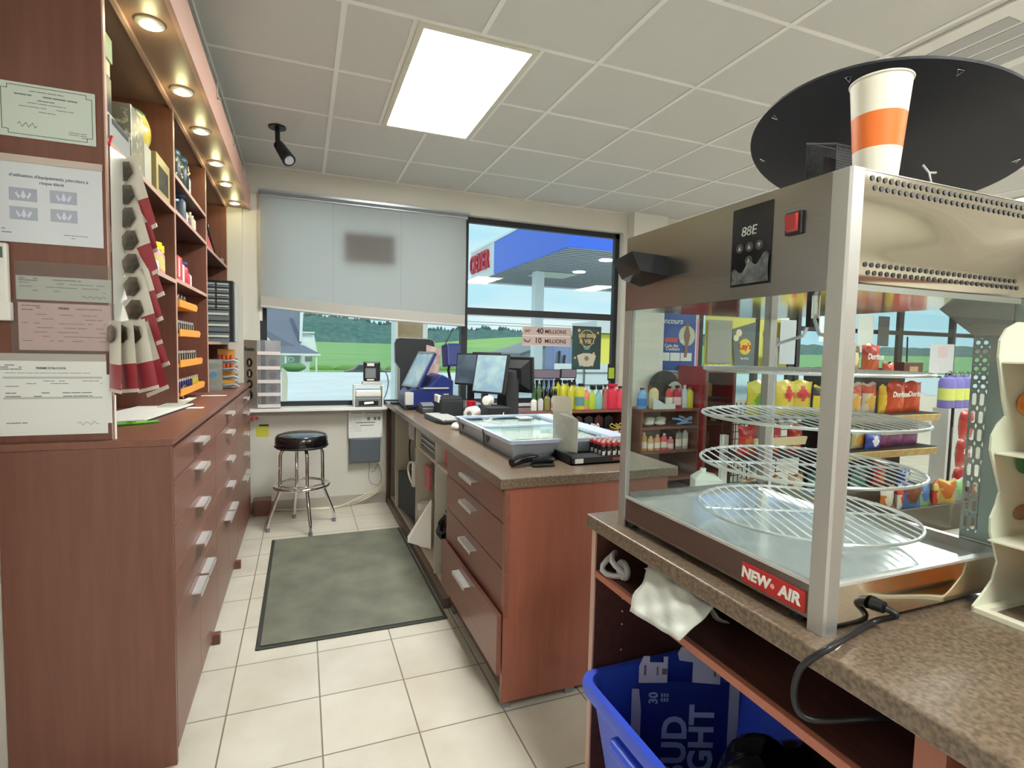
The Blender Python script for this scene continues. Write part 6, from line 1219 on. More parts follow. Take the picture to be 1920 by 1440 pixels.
# ================================================================= THINGS ON THE LEFT SHELVES
def cart(name, x0, x1, y0, y1, z0, z1, m, label, cat='box', grp=None, front=None, fm=None, b=.002):
    t_ = thing(name, label, cat, ((x0+x1)/2, (y0+y1)/2, z0), group=grp); make('carton', MB().box(x0, x1, y0, y1, z0, z1), m, t_, bevel=b)
    if front:
        ya, yb, za, zb = front; make('printed_panel', MB().box(x1, x1+.001, y0+(y1-y0)*ya, y0+(y1-y0)*yb, z0+(z1-z0)*za, z0+(z1-z0)*zb), fm, t_)
        make('printed_panel', MB().box(x0+(x1-x0)*ya, x0+(x1-x0)*yb, y0-.001, y0, z0+(z1-z0)*za, z0+(z1-z0)*zb), fm, t_)
    return t_
T1 = 2.0235
# top shelf, first bay
cart('dark_box', -.80, -.60, 2.06, 2.30, T1, T1+.10, M_BLACKM, 'flat dark box at the bottom left of the top shelf pile', grp='pile of boxes on the top shelf')
cart('cream_box', -.79, -.60, 2.05, 2.28, T1+.101, T1+.145, C(206, 200, 160), 'thin cream box in the pile on the top shelf, on the flat dark box', grp='pile of boxes on the top shelf')
cart('black_box', -.79, -.605, 2.06, 2.27, T1+.146, T1+.27, M_BLACK, 'taller black box in the pile on the top shelf', grp='pile of boxes on the top shelf')
cart('cream_box', -.79, -.605, 2.06, 2.26, T1+.271, T1+.32, C(200, 196, 160), 'upper thin cream box in the pile on the top shelf, under the clear tray', grp='pile of boxes on the top shelf')
cart('clear_tray', -.79, -.60, 2.06, 2.27, T1+.321, T1+.40, C(150, 166, 140), 'greenish clear tray topmost in the pile on the top shelf')
cart('grey_open_box', -.66, -.555, 2.06, 2.27, T1, T1+.085, C(150, 156, 158), 'grey open box at the front left corner of the top shelf', front=(.1, .9, .75, .95), fm=M_INK)
t_ = cart('silver_patterned_box', -.76, -.565, 2.33, 2.49, T1, T1+.225, mat('silver_foil_board', (150, 148, 136), .3, .4, rgb2=(214, 212, 196), nscale=26, contrast=(.52, .6)), 'tall silver-grey box with sparkling pattern on the top shelf')
cart('grey_white_box', -.76, -.565, 2.50, 2.60, T1, T1+.15, C(176, 178, 164), 'pale grey box directly right of the tall silver patterned box')
t_ = cart('brown_window_box', -.78, -.560, 2.66, 2.90, T1, T1+.17, C(170, 156, 104), 'khaki cardboard box with a dark window on the top shelf', front=(.15, .85, .15, .75), fm=mat('dark_box_window', (56, 50, 40), .15))
t_ = thing('yellow_bag', 'glossy yellow and green bag with a clear top lying on the khaki box', 'bag', (-.66, 2.66, T1+.171)) 
mb = MB(); mb.grid(lambda u, v: (-.655+.065*math.cos(2*math.pi*u)*math.sin(math.pi*(.08+.84*v))**.4, 2.71+.085*math.sin(2*math.pi*u)*math.sin(math.pi*(.08+.84*v))**.4+.006*math.sin(9*u*6.28), T1+.172+.16*v), 28, 10); make('bag_body', mb, mat('glossy_yellow_film', (206, 180, 50), .15, rgb2=(196, 206, 160), nscale=14), t_, smooth=True); make('green_top', MB().ball((-.655, 2.71, T1+.318), .05, 12, (1, 1.3, .5)), C(70, 110, 84), t_, smooth=True)
# middle shelf, first bay
T2 = 1.6985
cart('light_blue_box', -.72, -.570, 2.34, 2.46, T2, T2+.115, C(146, 200, 204), 'light blue box leftmost on the middle shelf of the first bay', front=(.15, .85, .5, .8), fm=M_WHITE)
cart('small_white_box', -.70, -.565, 2.49, 2.56, T2, T2+.09, C(210, 214, 196), 'small white and green box between the light blue box and the jars', front=(.1, .9, .6, .8), fm=C(120, 160, 110))
cart('small_white_carton', -.66, -.560, 2.57, 2.67, T2, T2+.045, C(200, 214, 220), 'low white carton in front of the pink jars')
jr = None
for k, (y, x) in enumerate([(2.73, -.60), (2.82, -.61)]):
    t_ = thing('pink_jar', f'pink candy jar with a bright yellow ribbed lid on the middle shelf, {["left","right"][k]} one', 'jar', (x, y, T2), group='pink jars with yellow lids')
    make('jar_body', MB().lathe([(.036, .001), (.040, .006), (.040, .09), (.034, .10)], (x, y, T2), 20), C(214, 150, 150), t_, smooth=True); make('label', MB().lathe([(.0408, .02), (.0408, .075)], (x, y, T2), 20), C(206, 190, 120), t_, smooth=True); make('lid', MB().cyl((x, y, T2+.10), (x, y, T2+.132), .039, n=24), M_YEL, t_, smooth=True)
bottle(-.60, 2.89, T2, .035, .075, C(220, 216, 206), M_WHITE, 'small_bottle', 'tiny white bottle beside the pink jars at the upright')
# top shelf second bay: dark helmeted figures
for k, (y, x) in enumerate([(3.05, -.61), (3.16, -.62), (3.27, -.61), (3.38, -.60)]):
    t_ = thing('dark_bottle', f'dark blue bottle with gold marks on the high second bay board, {ORD[k]} from the camera', 'bottle', (x, y, 2.1955), group='dark blue bottles on the top board')
    z_ = 2.196; make('body', MB().lathe([(.032, 0), (.036, .006), (.038, .10), (.036, .15), (.030, .16)], (x, y, z_), 16), C(38, 52, 60), t_, smooth=True); make('round_cap', MB().ball((x, y, z_+.175), .032, 14), C(34, 70, 84), t_, smooth=True)
    mb = MB()
    for j in range(8): a = random.uniform(-1.4, 1.4); mb.ball((x+.037*math.cos(a), y+.037*math.sin(a), z_+random.uniform(.02, .14)), .007, 8)
    make('marks', mb, C(206, 196, 160), t_)
t_ = bottle(-.60, 3.50, 2.196, .05, .15, C(200, 204, 190), C(210, 210, 200), 'small_bottle', 'pale bottle right of the dark blue bottles on the top board')
# second bay middle
T3 = 2.0285
t_ = thing('dark_doll', 'small dark figurine with a pink face on the second shelf of the second bay', 'figurine', (-.60, 3.08, T3)); make('body', MB().lathe([(.03, .001), (.034, .03), (.026, .07), (.012, .09)], (-.60, 3.08, T3), 14), C(40, 42, 46), t_, smooth=True); make('head', MB().ball((-.60, 3.08, T3+.105), .02, 12), C(216, 150, 150), t_, smooth=True); make('arm', MB().tube([(-.60, 3.06, T3+.07), (-.575, 3.02, T3+.08)], .006).tube([(-.60, 3.10, T3+.07), (-.575, 3.15, T3+.085)], .006), C(150, 170, 176), t_, smooth=True)
bottle(-.61, 3.19, T3, .05, .06, C(206, 190, 150), C(190, 170, 120), 'small_bottle', 'short cream bottle beside the dark figurine')
bottle(-.60, 3.32, T3, .062, .155, C(84, 100, 112), C(64, 120, 176), 'can', 'grey can with a blue top, tallest on the second shelf of the second bay')
for k, (y, c_) in enumerate([(3.44, (206, 190, 180)), (3.52, (90, 60, 66)), (3.60, (200, 190, 160)), (3.67, (210, 202, 176))]): bottle(-.60, y, T3, .04, [.11, .09, .125, .12][k], C(*c_), C(220, 210, 190), 'small_bottle', f'small {["pinkish","dark","beige","cream"][k]} bottle right of the blue-topped can', 'small bottles right of the blue-topped can')
# second bay lower shelf
T4 = 1.7085
cart('white_box', -.70, -.565, 2.98, 3.02, T4, T4+.095, M_PAPER, 'narrow white box leftmost on the lower shelf of the second bay')
cart('red_box', -.70, -.560, 3.03, 3.15, T4, T4+.12, C(196, 52, 64), 'red box with white lettering bar on the lower shelf of the second bay', front=(.2, .5, .15, .9), fm=C(236, 200, 200))
cart('white_box', -.70, -.565, 3.16, 3.23, T4, T4+.095, C(222, 214, 222), 'white and lilac box right of the red box')
t_ = bottle(-.60, 3.31, T4, .075, .12, C(196, 60, 74), C(52, 70, 140), 'can', 'red jar with a blue lid on the lower shelf of the second bay')
for k in range(3): bottle(-.595, 3.385+.0*k+.05*k, T4, .04, .09, C(*[(150, 150, 160), (206, 60, 70), (200, 200, 206)][k]), C(70, 80, 120), 'small_bottle', f'{["grey","red","pale"][k]} little bottle right of the red jar', 'little bottles beside the red jar')
# lighter shelves: four orange trays
for k, z in enumerate([1.575, 1.435, 1.285, 1.145]):
    tr_ = thing('orange_display_tray', f'orange plastic display tray in the second bay, {["topmost, holding crumpled foil packs","second from the top","third from the top","lowest, holding blue and yellow lighters"][k]}', 'tray', (-.62, 3.28, z), group='orange trays in the second bay')
    y1_ = [3.42, 3.50, 3.56, 3.62][k]
    make('tray_body', MB().prism([(2.965, z), (y1_, z), (y1_+.03, z+.018), (y1_, z+.034), (y1_-.03, z+.012), (2.965, z+.012)], 0, -.70, -.545), mat('amber_orange_plastic', (232, 152, 44), .4), tr_); make('front_wall', MB().prism([(2.965, z+.0), (y1_-.01, z+.0), (y1_+.02, z+.024), (y1_-.02, z+.036), (2.965, z+.034)], 0, -.545, -.541), mat('amber_orange_plastic', (232, 152, 44), .4), tr_)
    make('tray_support', MB().box(-.82, -.70, 2.965, y1_, z, z+.01), M_WENGE, tr_)
    if k == 0:
        mb = MB(); mb.grid(lambda u, v: (-.62+.06*(v-.5), 3.18+.22*u, z+.03+.035*abs(math.sin(u*9+v*4))+.02*math.sin(v*7)), 14, 8); solo('crumpled_foil_pack', mb, mat('crumpled_silver_foil', (196, 196, 196), .2, .8), 'crumpled silver and white pack lying in the topmost orange tray', 'pack', solid=.004)
        continue
    lt_ = None; nn = 9 if k < 3 else 10
    for i in range(nn):
        y = 2.99+i*(y1_-3.03)/nn; x = -.565
        kind = 'grey' if k < 3 else ('blue' if i < 7 else 'yellow')
        lab = f'{dict(grey="silver-black", blue="dark blue", yellow="yellow")[kind]} lighter on the {["topmost","second","third","lowest"][k]} orange tray, {(ORD+["tenth"])[i]} from the camera'
        grp = f'{kind} lighters on the {["topmost","second","third","lowest"][k]} orange tray'
        if lt_ is None or (kind == 'yellow' and lt_[1] != 'yellow'):
            t_ = thing('lighter', lab, 'lighter', (x, y, z+.013), group=grp); col = {'grey': C(70, 66, 60), 'blue': C(40, 46, 110), 'yellow': C(206, 196, 70)}[kind]
            make('body', MB().box(x-.006, x+.006, y-.010, y+.010, z+.013, z+.065), col, t_, bevel=.002); make('stripe', MB().box(x+.006, x+.0065, y-.003, y+.007, z+.02, z+.06), C(196, 190, 170) if kind == 'grey' else col, t_); make('metal_cap', MB().box(x-.005, x+.005, y-.009, y+.007, z+.0655, z+.078), M_ALU, t_); lt_ = (t_, kind)
        else: dup(lt_[0], (x, y, z+.013), 0, lab, grp)
# third bay
cart('white_green_box', -.70, -.575, 4.02, 4.12, 2.0155, 2.19, C(206, 214, 196), 'white and dark box standing on the upper shelf of the third bay', front=(.1, .9, .1, .62), fm=C(36, 40, 44))
solo('red_folder', MB().prism([(3.93, 2.0165), (4.22, 2.0165), (4.20, 2.03), (3.94, 2.10)], 0, -.566, -.560), C(206, 70, 84), 'small red folder leaning on the upper shelf of the third bay', 'folder')
solo('dark_leaning_stick', MB().tube([(-.57, 3.98, 2.17), (-.565, 4.30, 2.02)], .008), M_BLACK, 'dark stick leaning across the white and dark box in the third bay', 'stick')
solo('wire_holder', MB().tube([(-.56, 4.50, 2.022), (-.55, 4.55, 2.03), (-.555, 4.62, 2.023)], .007), M_SILV, 'small silver wire piece on the upper shelf of the third bay', 'wire')
t_ = thing('drawer_organizer', 'black small-parts organizer with rows of clear drawers in the third bay', 'organizer', (-.61, 4.5, 1.4155))
ox0, ox1, oy0, oz0, oz1 = -.76, -.465, 4.40, 1.4155, 1.86
make('case', MB().box(ox0, ox1, oy0, 4.58, oz0, oz1), M_BLACK, t_, bevel=.004)
for r in range(8):
    h = .032 if r < 5 else .072; z_ = oz1-.018-sum([.040 if q < 5 else .080 for q in range(r)])-h
    nc = 3
    for c in range(nc if r < 5 else 1):
        w_ = (ox1-ox0-.03)/(nc if r < 5 else 1); xa = ox0+.012+c*w_; d_ = make('drawer', MB().box(xa, xa+w_-.008, oy0-.010, oy0, z_, z_+h), mat('smoky_clear_drawer', (112, 120, 126), .12), t_); make('pull', MB().box(xa+.005, xa+w_-.013, oy0-.018, oy0-.010, z_+h*.55, z_+h*.75), mat('pale_drawer_pull', (204, 206, 200), .3), d_)
solo('pale_panel_behind_organizer', MB().box(-.463, -.452, 4.45, 4.60, 1.42, 1.85), C(186, 190, 190), 'pale grey strip against the right side of the small-parts organizer', 'panel')
t_ = thing('clear_jar', 'small clear jar on the board under the organizer', 'jar', (-.66, 4.20, 1.4155)); make('jar', MB().lathe([(.03, 0), (.034, .004), (.034, .07), (.028, .08)], (-.62, 4.02, 1.416), 16), C(170, 172, 166), t_, smooth=True)
# letter tray stack
t_ = thing('letter_tray_stack', 'stack of grey letter trays with papers at the far end of the cabinet top', 'letter tray', (-.56, 4.3, 1.0955))
for k, z in enumerate([1.10, 1.155, 1.21, 1.265]):
    tr_ = make('tray', MB().box(-.73, -.44, 4.12, 4.38, z, z+.004).box(-.73, -.726, 4.12, 4.38, z, z+.035).box(-.444, -.44, 4.12, 4.38, z, z+.035).box(-.73, -.60, 4.116, 4.12, z, z+.03).box(-.52, -.44, 4.116, 4.12, z, z+.03), mat('steel_grey_plastic', (110, 118, 124), .35), t_); make('clip', MB().tube([(-.50, 4.11, z+.02), (-.43, 4.10, z+.03), (-.40, 4.11, z+.012), (-.45, 4.11, z+.006)], .004), M_ALU, tr_, smooth=True)
    solo('paper_pile', MB().box(-.72, -.455, 4.13, 4.37, z+.0045, z+.014), M_PAPER, f'thin pile of papers in the grey letter tray, {["lowest","second","third","topmost"][k]} tray', 'papers')
t_ = thing('orange_marker_set', 'orange box with a row of orange markers behind the letter trays', 'markers', (-.53, 4.66, 1.0955)); make('box', MB().box(-.60, -.49, 4.62, 4.72, 1.0955, 1.36), C(222, 160, 70), t_)
for k in range(4): make('marker', MB().cyl((-.585+.028*k, 4.60, 1.19), (-.585+.028*k, 4.60, 1.32), .010, n=10), C(220, 100, 60), t_, smooth=True)
t_ = thing('acrylic_card_stand', 'clear acrylic stand with a small blue logo standing in front of the letter trays', 'stand', (-.54, 3.95, 1.0955))
make('sheet', MB().box(-.62, -.49, 3.98, 3.986, 1.0955, 1.30), thin('milky_acrylic', (235, 238, 235), dw=.45, diff=(206, 214, 210)), t_); make('logo', MB().cyl((-.54, 3.977, 1.20), (-.54, 3.976, 1.20), .018, n=18), C(80, 140, 200), t_)
solo('spray_trigger_bottle', MB().lathe([(.024, .001), (.026, .01), (.024, .12), (.01, .15), (.01, .19)], (-.615, 3.90, 1.0955), 14).box(-.635, -.58, 3.885, 3.915, 1.285, 1.315), M_WHITE, 'white spray bottle behind the clear acrylic stand', 'bottle', smooth=True)
# binder, pen, black things on the cabinet top
t_ = thing('white_binder', 'thin white binder lying along the cabinet top at the first bay', 'binder', (-.66, 2.6, 1.0955)); make('cover', MB().prism([(-.80, 2.30), (-.565, 2.42), (-.50, 3.02), (-.70, 3.02)], 2, 1.0957, 1.105), M_WHITE, t_); make('black_edge', MB().prism([(-.80, 2.295), (-.56, 2.415), (-.495, 3.02), (-.505, 3.02), (-.567, 2.425), (-.80, 2.305)], 2, 1.0956, 1.100), M_BLACK, t_)
mb = MB()
for k in range(5): mb.box(-.62+.01*k, -.53+.006*k, 2.86+.03*k, 3.00+.035*k, 1.1055+.004*k, 1.1085+.004*k)
solo('loose_slips', mb, M_PAPER2, 'loose slips and tags lying on the right end of the white binder', 'papers')
t_ = thing('black_stapled_device', 'black and chrome small device on the cabinet top at the second bay', 'device', (-.56, 3.10, 1.0955)); make('body', MB().box(-.60, -.535, 3.03, 3.17, 1.0955, 1.125), M_BLACKG, t_, bevel=.008); make('clip', MB().tube([(-.57, 3.05, 1.15), (-.55, 3.08, 1.19), (-.55, 3.12, 1.185), (-.56, 3.10, 1.14), (-.56, 3.10, 1.125)], .006), M_CHROME, t_, smooth=True)
t_ = thing('green_pen', 'lime green pen lying on the cabinet top in front of the white binder', 'pen', (-.58, 2.33, 1.0955)); make('barrel', MB().cyl((-.635, 2.315, 1.1015), (-.545, 2.36, 1.1015), .006, n=10), M_GREEN, t_, smooth=True); make('clip', MB().box(-.60, -.57, 2.33, 2.336, 1.107, 1.110), M_GREEN, t_); make('tip', MB().cyl((-.545, 2.36, 1.1015), (-.510, 2.378, 1.1015), .006, .004, n=10), C(90, 190, 60), t_, smooth=True)
solo('white_standing_sheet', MB().prism([(1.100, 1.096), (1.1, 1.1), (1.1, 1.1)], 0, 0, 0) if False else MB().box(-.5465, -.5445, 1.999, 2.012, 1.096, 1.235), M_WHITE, 'white strip standing at the bottom corner of the end panel', 'strip')
solo('white_note_slip', MB().box(-.52, -.44, 2.88, 2.93, 1.0953, 1.0965), M_PAPER, 'small pale slip on the cabinet top near the second cabinet joint', 'note')
solo('white_note_slip', MB().box(-.55, -.42, 3.55, 3.60, 1.0953, 1.0965), M_PAPER, 'pale strip on the cabinet top before the acrylic stand', 'note')
# ================================================================= CLIP STRIP WITH HANGING SNACK BAGS
cs = thing('clip_strip', 'white hanging clip strip at the end panel corner, carrying red and white snack bags', 'strip', (-.50, 2.06, 1.26))
make('strip', MB().quad((-.5465, 2.022, 2.00), (-.52, 2.10, 1.99), (-.515, 2.10, 1.29), (-.5455, 2.018, 1.24)), M_WHITE, cs, solid=.002)
make('hook', MB().tube([(-.545, 2.01, 2.0), (-.54, 2.02, 2.03)], .004), M_RED, cs)
M_JW = mat('white_bag_film', (216, 212, 200), .3); M_JR = mat('red_bag_film', (160, 60, 70), .3); M_JB = mat('dark_bag_window', (52, 46, 40), .12, rgb2=(120, 110, 96), nscale=16)
def jerky(name, x, y, z, rz, tilt, s, label, grp):
    """flat hanging bag, 9 x 19 cm, hole up; white top with a dark hexagonal window, red lower half"""
    t_ = thing(name, label, 'snack bag', (x, y, z), group=grp)
    X = Matrix.Translation((x, y, z)) @ Matrix.Rotation(rz, 4, 'Z') @ Matrix.Rotation(tilt, 4, 'Y') @ Matrix.Scale(s, 4)
    w, h = .10, .265
    def pan(va, vb, sg): return lambda u, v: ((u-.5)*w, sg*.010*math.sin(math.pi*u)*math.sin(math.pi*(va+(vb-va)*v))**.6, -h*(va+(vb-va)*v))
    a = MB(); a.M = X; a.grid(pan(0, .6, 1), 8, 5).grid(pan(0, .6, -1), 8, 5); make('bag_top', a, M_JW, t_, smooth=True)
    a = MB(); a.M = X; a.grid(pan(.6, .95, 1), 8, 5).grid(pan(.6, .95, -1), 8, 5); make('bag_lower', a, M_JR, t_, smooth=True)
    a = MB(); a.M = X; a.box(-w/2, w/2, -.001, .001, -h, -h*.95); make('seal', a, M_JW, t_)
    a = MB(); a.M = X
    for sg in (1, -1): a.quad((-.034, sg*.0125, -.028), (0, sg*.0135, -.014), (.030, sg*.0125, -.026), (.032, sg*.0135, -.068), (0, sg*.0145, -.084), (-.034, sg*.0135, -.070))
    make('window', a, M_JB, t_)
    o = X @ Vector((0, -.0135*1, -.118)); text('Jerky', .03*s, M_BLACK, o, (X.to_3x3() @ Vector((.3, 0, -1))), (X.to_3x3() @ Vector((1, 0, .3))), t_, bold=.0012) if False else None
    return t_
for k in range(8):
    z = 1.985-.073*k
    jerky('hanging_snack_bag', -.528+.005*k, 2.090-.009*k, z, -.62+.05*math.sin(k*2.3), -.34+.03*math.sin(k*1.7), .93, f'red and white snack bag on the clip strip, {(ORD)[k]} from the top', 'bags down the clip strip')
for k, (x, y, r_) in enumerate([(-.520, 1.930, -.12), (-.500, 1.945, .0), (-.478, 1.96, .15)]):
    jerky('hanging_snack_bag', x, y, 1.465, -.95+.15*k, .05-.14*k, .82, f'red and white snack bag, {["left","middle","right"][k]} of the bunch below the clip strip', 'bags in the lowest bunch')
# ================================================================= OUTSIDE
GZ = -.35
M_ASPH = mat('pale_grey_pavement', (214, 218, 220), .8, rgb2=(226, 229, 230), nscale=.6)  # plain light grey paving, faintly mottled
struct('ground_pavement', MB().box(-60, 120, 5.03, 38, -1.9, GZ), M_ASPH)
M_GRASS = mat('green_field_grass', (118, 164, 92), .9, rgb2=(136, 178, 110), nscale=.05, stretch=(1, 6, 1)); M_GRASS2 = mat('pale_green_field', (150, 186, 108), .9, rgb2=(136, 176, 98), nscale=.04, stretch=(1, 5, 1))
def terr(name, fn, nu, nv, m, kind='structure'):
    o = make(name, MB().grid(fn, nu, nv), m, smooth=True); o['kind'] = kind; return o
terr('field', lambda u, v: (-150+900*u, 36+270*v, -1.62+(5.4+.9*math.sin(u*9+.6))*max(0, v-.14)**1.15), 40, 16, M_GRASS)
terr('far_field', lambda u, v: (62+260*u, 250+60*v, -1+12.5*math.sin(math.pi*(.06+.94*u))**.7*v), 24, 10, M_GRASS2)
M_HILL = mat('hazy_forested_hill', (66, 100, 98), .95, rgb2=(86, 122, 112), nscale=.25, detail=8, bump=.5, bscale=.4)  # bluish tint puts distance haze into the hill's colour
def hill(u, v):
    x = -120+1100*u; top = 17.5+4*math.sin(u*17+1)+1.8*math.sin(u*61)
    if x > 90: top *= max(.62, 1-.0012*(x-90))
    return (x, 330+60*v, -2+(top+4)*math.sin(v*math.pi/2)**.6+.9*math.sin(u*400)*math.sin(v*9)+.7*math.sin(u*913+v*13)*v)
terr('wooded_hill', hill, 260, 12, M_HILL)
# tree line along the crest, as individuals near the window view
tm = MB()
rn = random.Random(3)
for k in range(900):
    u = rn.random()*.42+.08; v = rn.uniform(.82, 1.0); p = hill(u, v); h = rn.uniform(.8, 2.2)
    tm.cyl((p[0], p[1]-2, p[2]-1), (p[0], p[1]-2, p[2]+h), 1.1, .15, n=6)
o = make('crest_conifers', tm, M_HILL); tag(o, 'dark conifers crowded along the crest of the wooded hill', 'trees', kind='stuff')
hm = MB()
for k in range(90): x = -20+3.2*k; hm.ball((x, 72+rn.uniform(-1, 1), -1.5), rn.uniform(.5, .9), 8, (2.2, 1, .6))
o = make('roadside_grass', hm, mat('dark_verge_grass', (112, 150, 70), .9)); tag(o, 'dark grassy verge between the road and the field', 'grass', kind='stuff')
# house
h_ = thing('white_house', 'white house with a grey roof and porch, beyond the road', 'house', (-2, 46, GZ))
M_HW = mat('white_siding', (226, 232, 232), .7); M_HR = mat('blue_grey_shingles', (112, 118, 134), .8)
make('walls', MB().box(-9, -.15, 46, 54, -1.6, 1.1), M_HW, h_)
make('gable', MB().prism([(-9, -1.6), (-1.0, -1.6), (-1.0, 1.0), (-1.7, 1.02), (-3.3, 2.95), (-9, 5.0)], 1, 45.4, 46), M_HW, h_)
mb = MB(); mb.add([(-1.75, 45.1, 1.06), (-.12, 45.1, 1.15), (-.12, 48, 4.6), (-5.0, 48, 4.6), (-3.35, 45.1, 3.0)], [(0, 1, 2, 3, 4)]); make('main_roof', mb, M_HR, h_, solid=.15)
make('eave_trim', MB().tube([(-4.6, 44.9, 4.5), (-3.35, 44.9, 2.95), (-1.75, 44.9, 1.02), (-1.3, 44.9, 1.0)], .07), M_WHITE, h_)
make('side_wing', MB().box(-.2, .55, 45.6, 52, -1.6, 1.7).prism([(-.2, 1.7), (.0, 1.7), (.15, 5.0), (-.10, 5.0)], 1, 45.4, 45.7), M_HW, h_); make('wing_wall', MB().prism([(.0, 1.3), (1.15, .85), (.9, 2.3), (.0, 2.4)], 1, 45.9, 46), M_HW, h_); make('wing_roof', MB().box(-.05, .95, 45.6, 47, 2.4, 2.5), M_WHITE, h_)
mb = MB(); mb.add([(-1.9, 43.0, .85), (1.3, 43.0, .80), (.1, 45.4, 1.42), (-1.7, 45.4, 1.42)], [(0, 1, 2, 3)]); make('porch_roof', mb, M_HR, h_, solid=.1); make('porch_fascia', MB().box(-1.9, 1.3, 42.95, 43.05, .66, .80), M_WHITE, h_)
for x in (.95, -1.2): make('porch_post', MB().box(x, x+.12, 43.05, 43.17, -1.6, .68), M_WHITE, h_)
make('window', MB().box(.25, .75, 45.55, 45.6, GZ+.5, .55), C(120, 132, 140), h_)
solo('porch_bush', MB().ball((-.6, 42.4, GZ+.15), .55, 12, (1.6, 1, .6)), mat('bush_green', (106, 146, 96), .9), 'low green bush in front of the house porch', 'bush', smooth=True)
t_ = thing('porch_plant', 'round blue-grey shape on a stem above the porch bush', 'plant', (-.85, 42.5, GZ)); make('stem', MB().cyl((-.75, 42.4, GZ), (-.75, 42.4, .2), .06, n=8), C(100, 150, 130), t_); make('wreath', MB().tube([(-.75+.16*math.cos(a), 42.35, .34+.16*math.sin(a)) for a in [i*math.pi/8 for i in range(16)]], .05, 6, True), C(150, 170, 180), t_)
# parked cars
def car(x, y, s, body, label, GZ=-1.62):
    t_ = thing('parked_car', label, 'car', (x, y, GZ))
    make('body', MB().prism([(x-2*s, GZ+.35), (x+2*s, GZ+.35), (x+2*s, GZ+.85), (x+1.2*s, GZ+.95), (x+.7*s, GZ+1.4), (x-.8*s, GZ+1.4), (x-1.3*s, GZ+.95), (x-2*s, GZ+.8)], 1, y, y+1.7), body, t_, bevel=.05); make('windows', MB().prism([(x+1.1*s, GZ+.95), (x+.62*s, GZ+1.33), (x-.75*s, GZ+1.33), (x-1.15*s, GZ+.95)], 1, y-.02, y+1.72), C(70, 84, 92), t_)
    for q in (-1.25, 1.25): make('wheel', MB().cyl((x+q*s, y-.05, GZ+.33), (x+q*s, y+.2, GZ+.33), .33, n=18), M_BLACK, t_, smooth=True)
car(5.6, 50, 1, C(104, 96, 100), 'dark grey car on the road behind the label printer')
# pale porch column between the two views, tan
t_ = thing('outdoor_column', 'beige and tan outdoor column standing behind the window right of the label printer', 'column', (1.28, 6.6, GZ)); make('shaft', MB().box(1.07, 1.37, 6.5, 6.8, GZ, 3.4), mat('tan_column', (190, 172, 144), .8, rgb2=(160, 136, 104), nscale=3), t_); make('white_trim', MB().box(1.04, 1.07, 6.49, 6.81, GZ, 3.4).box(1.37, 1.43, 6.49, 6.81, GZ, 3.4), M_WHITE, t_)
# fuel canopy
fc = thing('fuel_canopy', 'large blue and white fuel station canopy with a red sign, above the forecourt', 'canopy', (12, 18, GZ))
kx, ky, kz = 7.1, 13.95, 4.4
ky1, kx1, kh = 23.4, 26, 1.25
M_BLUE = mat('canopy_blue', (62, 108, 226), .35, emit=0)
make('blue_fascia', MB().box(kx, kx+.1, ky, 20.3, kz, kz+kh).box(kx+.1, kx1, ky, ky+.1, kz, kz+kh), M_BLUE, fc)
make('white_fascia', MB().box(kx, kx+.1, 20.3, ky1, kz, kz+kh).box(kx+.1, kx1, ky1-.1, ky1, kz, kz+kh), M_HW, fc); make('top_edge', MB().box(kx-.03, kx+.13, ky, ky1, kz+kh, kz+kh+.08), M_WHITE, fc)
mb = MB(); mb.box(kx+.1, kx1, ky+.1, ky1-.1, kz+.06, kz+.14); make('soffit', mb, mat('grey_soffit', (176, 180, 182), .7), fc)
mb = MB()
for k in range(34): mb.box(kx+.12, kx1, ky+.25+.27*k, ky+.29+.27*k, kz+.045, kz+.06)
make('soffit_grooves', mb, mat('dark_groove', (110, 116, 118), .8), fc)
for k, (x, y) in enumerate([(9.4, 15.6), (9.9, 18.4), (12.6, 16.0)]): make('canopy_light', MB().cyl((x, y, kz+.02), (x, y, kz+.05), .24, n=20), mat('lit_canopy_lamp', (255, 255, 250), .5, emit=1.6), fc, smooth=True)
make('painted_light_reflection', MB().box(9.6, 11.4, 14.4, 15.6, kz+.03, kz+.045).box(8.6, 10.2, 19.0, 20.4, kz+.03, kz+.045), C(206, 210, 200), fc)  # pale slabs painted in for ceiling lights mirrored in the window glass
sg = text('CREVIER', 1.10, mat('sign_red', (206, 30, 60), .35), (kx-.05, 22.05, kz+.66), EASTF, ZU, fc, bold=.008, ext=.05, spacing=1.02, sx=.60)
cl = (8.55, 19.2); make('column', MB().box(cl[0]-.18, cl[0]+.18, cl[1]-.18, cl[1]+.18, GZ, kz+.05), M_HW, fc)
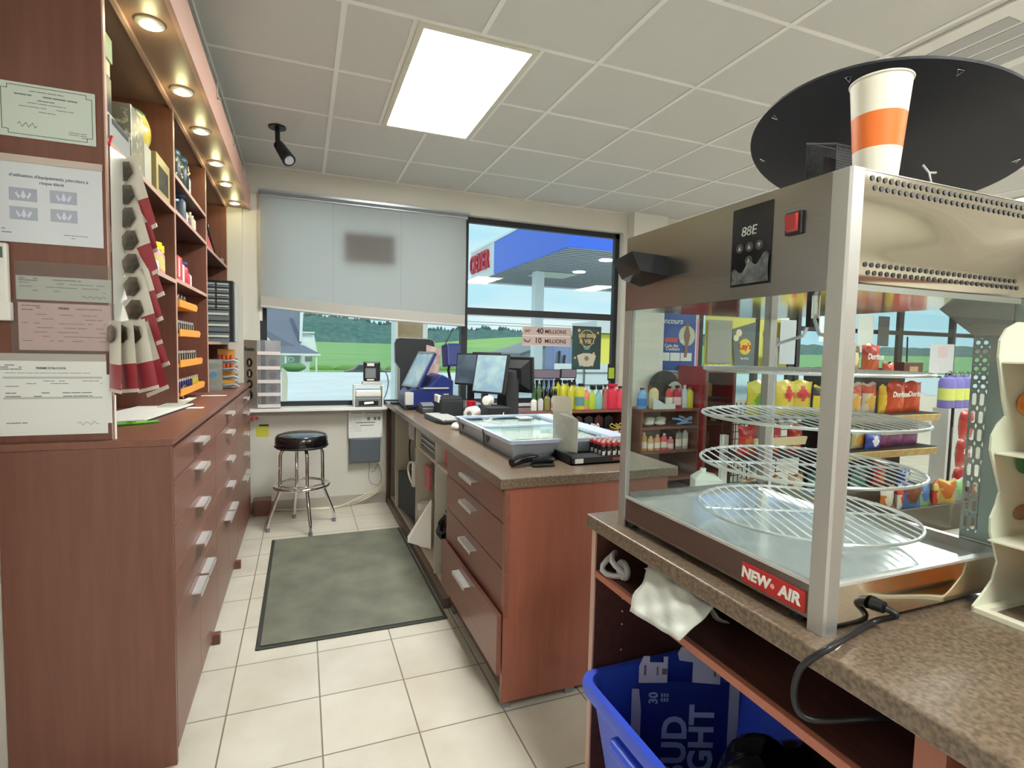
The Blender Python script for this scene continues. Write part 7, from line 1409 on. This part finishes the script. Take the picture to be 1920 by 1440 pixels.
# things beyond, right of the jackpot strips
t_ = thing('grey_shed', 'pale grey gabled shed beyond the forecourt, under the jackpot strips', 'shed', (11.5, 24, GZ)); make('walls', MB().box(9.9, 13.4, 24, 28, GZ, 1.15), C(178, 184, 190), t_); make('gable', MB().prism([(9.9, 1.15), (13.4, 1.15), (13.4, 2.2)], 1, 24, 24.1), C(178, 184, 190), t_); make('roof', MB().prism([(9.7, 1.1), (13.5, 2.35), (13.5, 2.5), (9.7, 1.25)], 1, 23.7, 28), C(120, 124, 126), t_); make('white_wall', MB().box(10.2, 11.0, 23.9, 23.99, GZ, 1.1), M_HW, t_)
t_ = thing('fuel_pump', 'blue and grey fuel pump standing on the forecourt under the jackpot strips', 'fuel pump', (6.2, 12.5, GZ)); make('cabinet', MB().box(5.95, 6.75, 12.3, 12.8, GZ, 1.55), mat('pump_blue_grey', (120, 136, 176), .5), t_, bevel=.03); make('panel', MB().box(6.2, 6.6, 12.28, 12.3, .65, 1.05), C(206, 208, 210), t_); make('base', MB().box(5.9, 6.8, 12.25, 12.85, GZ, GZ+.12), C(150, 152, 154), t_); make('hose', MB().tube([(6.1, 12.25, 1.4), (6.05, 12.2, .9), (6.15, 12.2, .6), (6.25, 12.25, 1.3)], .03), M_BLACK, t_, smooth=True)
t_ = thing('white_display_frame', 'white outdoor rack standing behind the teal lottery poster', 'rack', (4.6, 8.6, GZ)); 
mb = MB(); mb.box(4.15, 5.35, 8.5, 8.54, GZ, 1.18); make('panel', mb, C(214, 222, 224), t_); mb = MB()
for k in range(4): mb.box(4.15, 5.35, 8.48, 8.5, .35+.22*k, .37+.22*k)
mb.box(4.72, 4.75, 8.48, 8.5, GZ, 1.18); make('bars', mb, C(120, 126, 130), t_)
t_ = thing('yellow_outdoor_cabinet', 'tall bright yellow outdoor cabinet with a white top, beyond the right end of the window', 'cabinet', (5.8, 9.1, GZ)); make('body', MB().box(5.35, 6.4, 9.0, 9.8, GZ, 1.75), mat('sunny_yellow', (232, 220, 90), .5), t_, bevel=.02); make('roof_slab', MB().box(5.2, 6.8, 8.9, 9.9, 1.76, 1.98), C(214, 216, 216), t_); make('red_mark', MB().prism([(5.5, .9), (5.85, .9), (5.75, 1.45), (5.62, 1.45)], 1, 8.985, 9.0), C(206, 90, 90), t_); make('lower_panel', MB().box(5.4, 6.35, 8.98, 9.0, GZ, .75), C(206, 208, 206), t_)
pl = MB()
for a, b_ in (((-40, 90, 6.6), (60, 90, 6.0)), ((-40, 90, 6.0), (60, 90, 5.6)), ((0, 90, 7.4), (60, 90, 7.2))): pl.tube([a, b_], .05, 5)
solo('overhead_wires', pl, M_INKG, 'thin overhead wires crossing the sky beyond the window', 'wires')
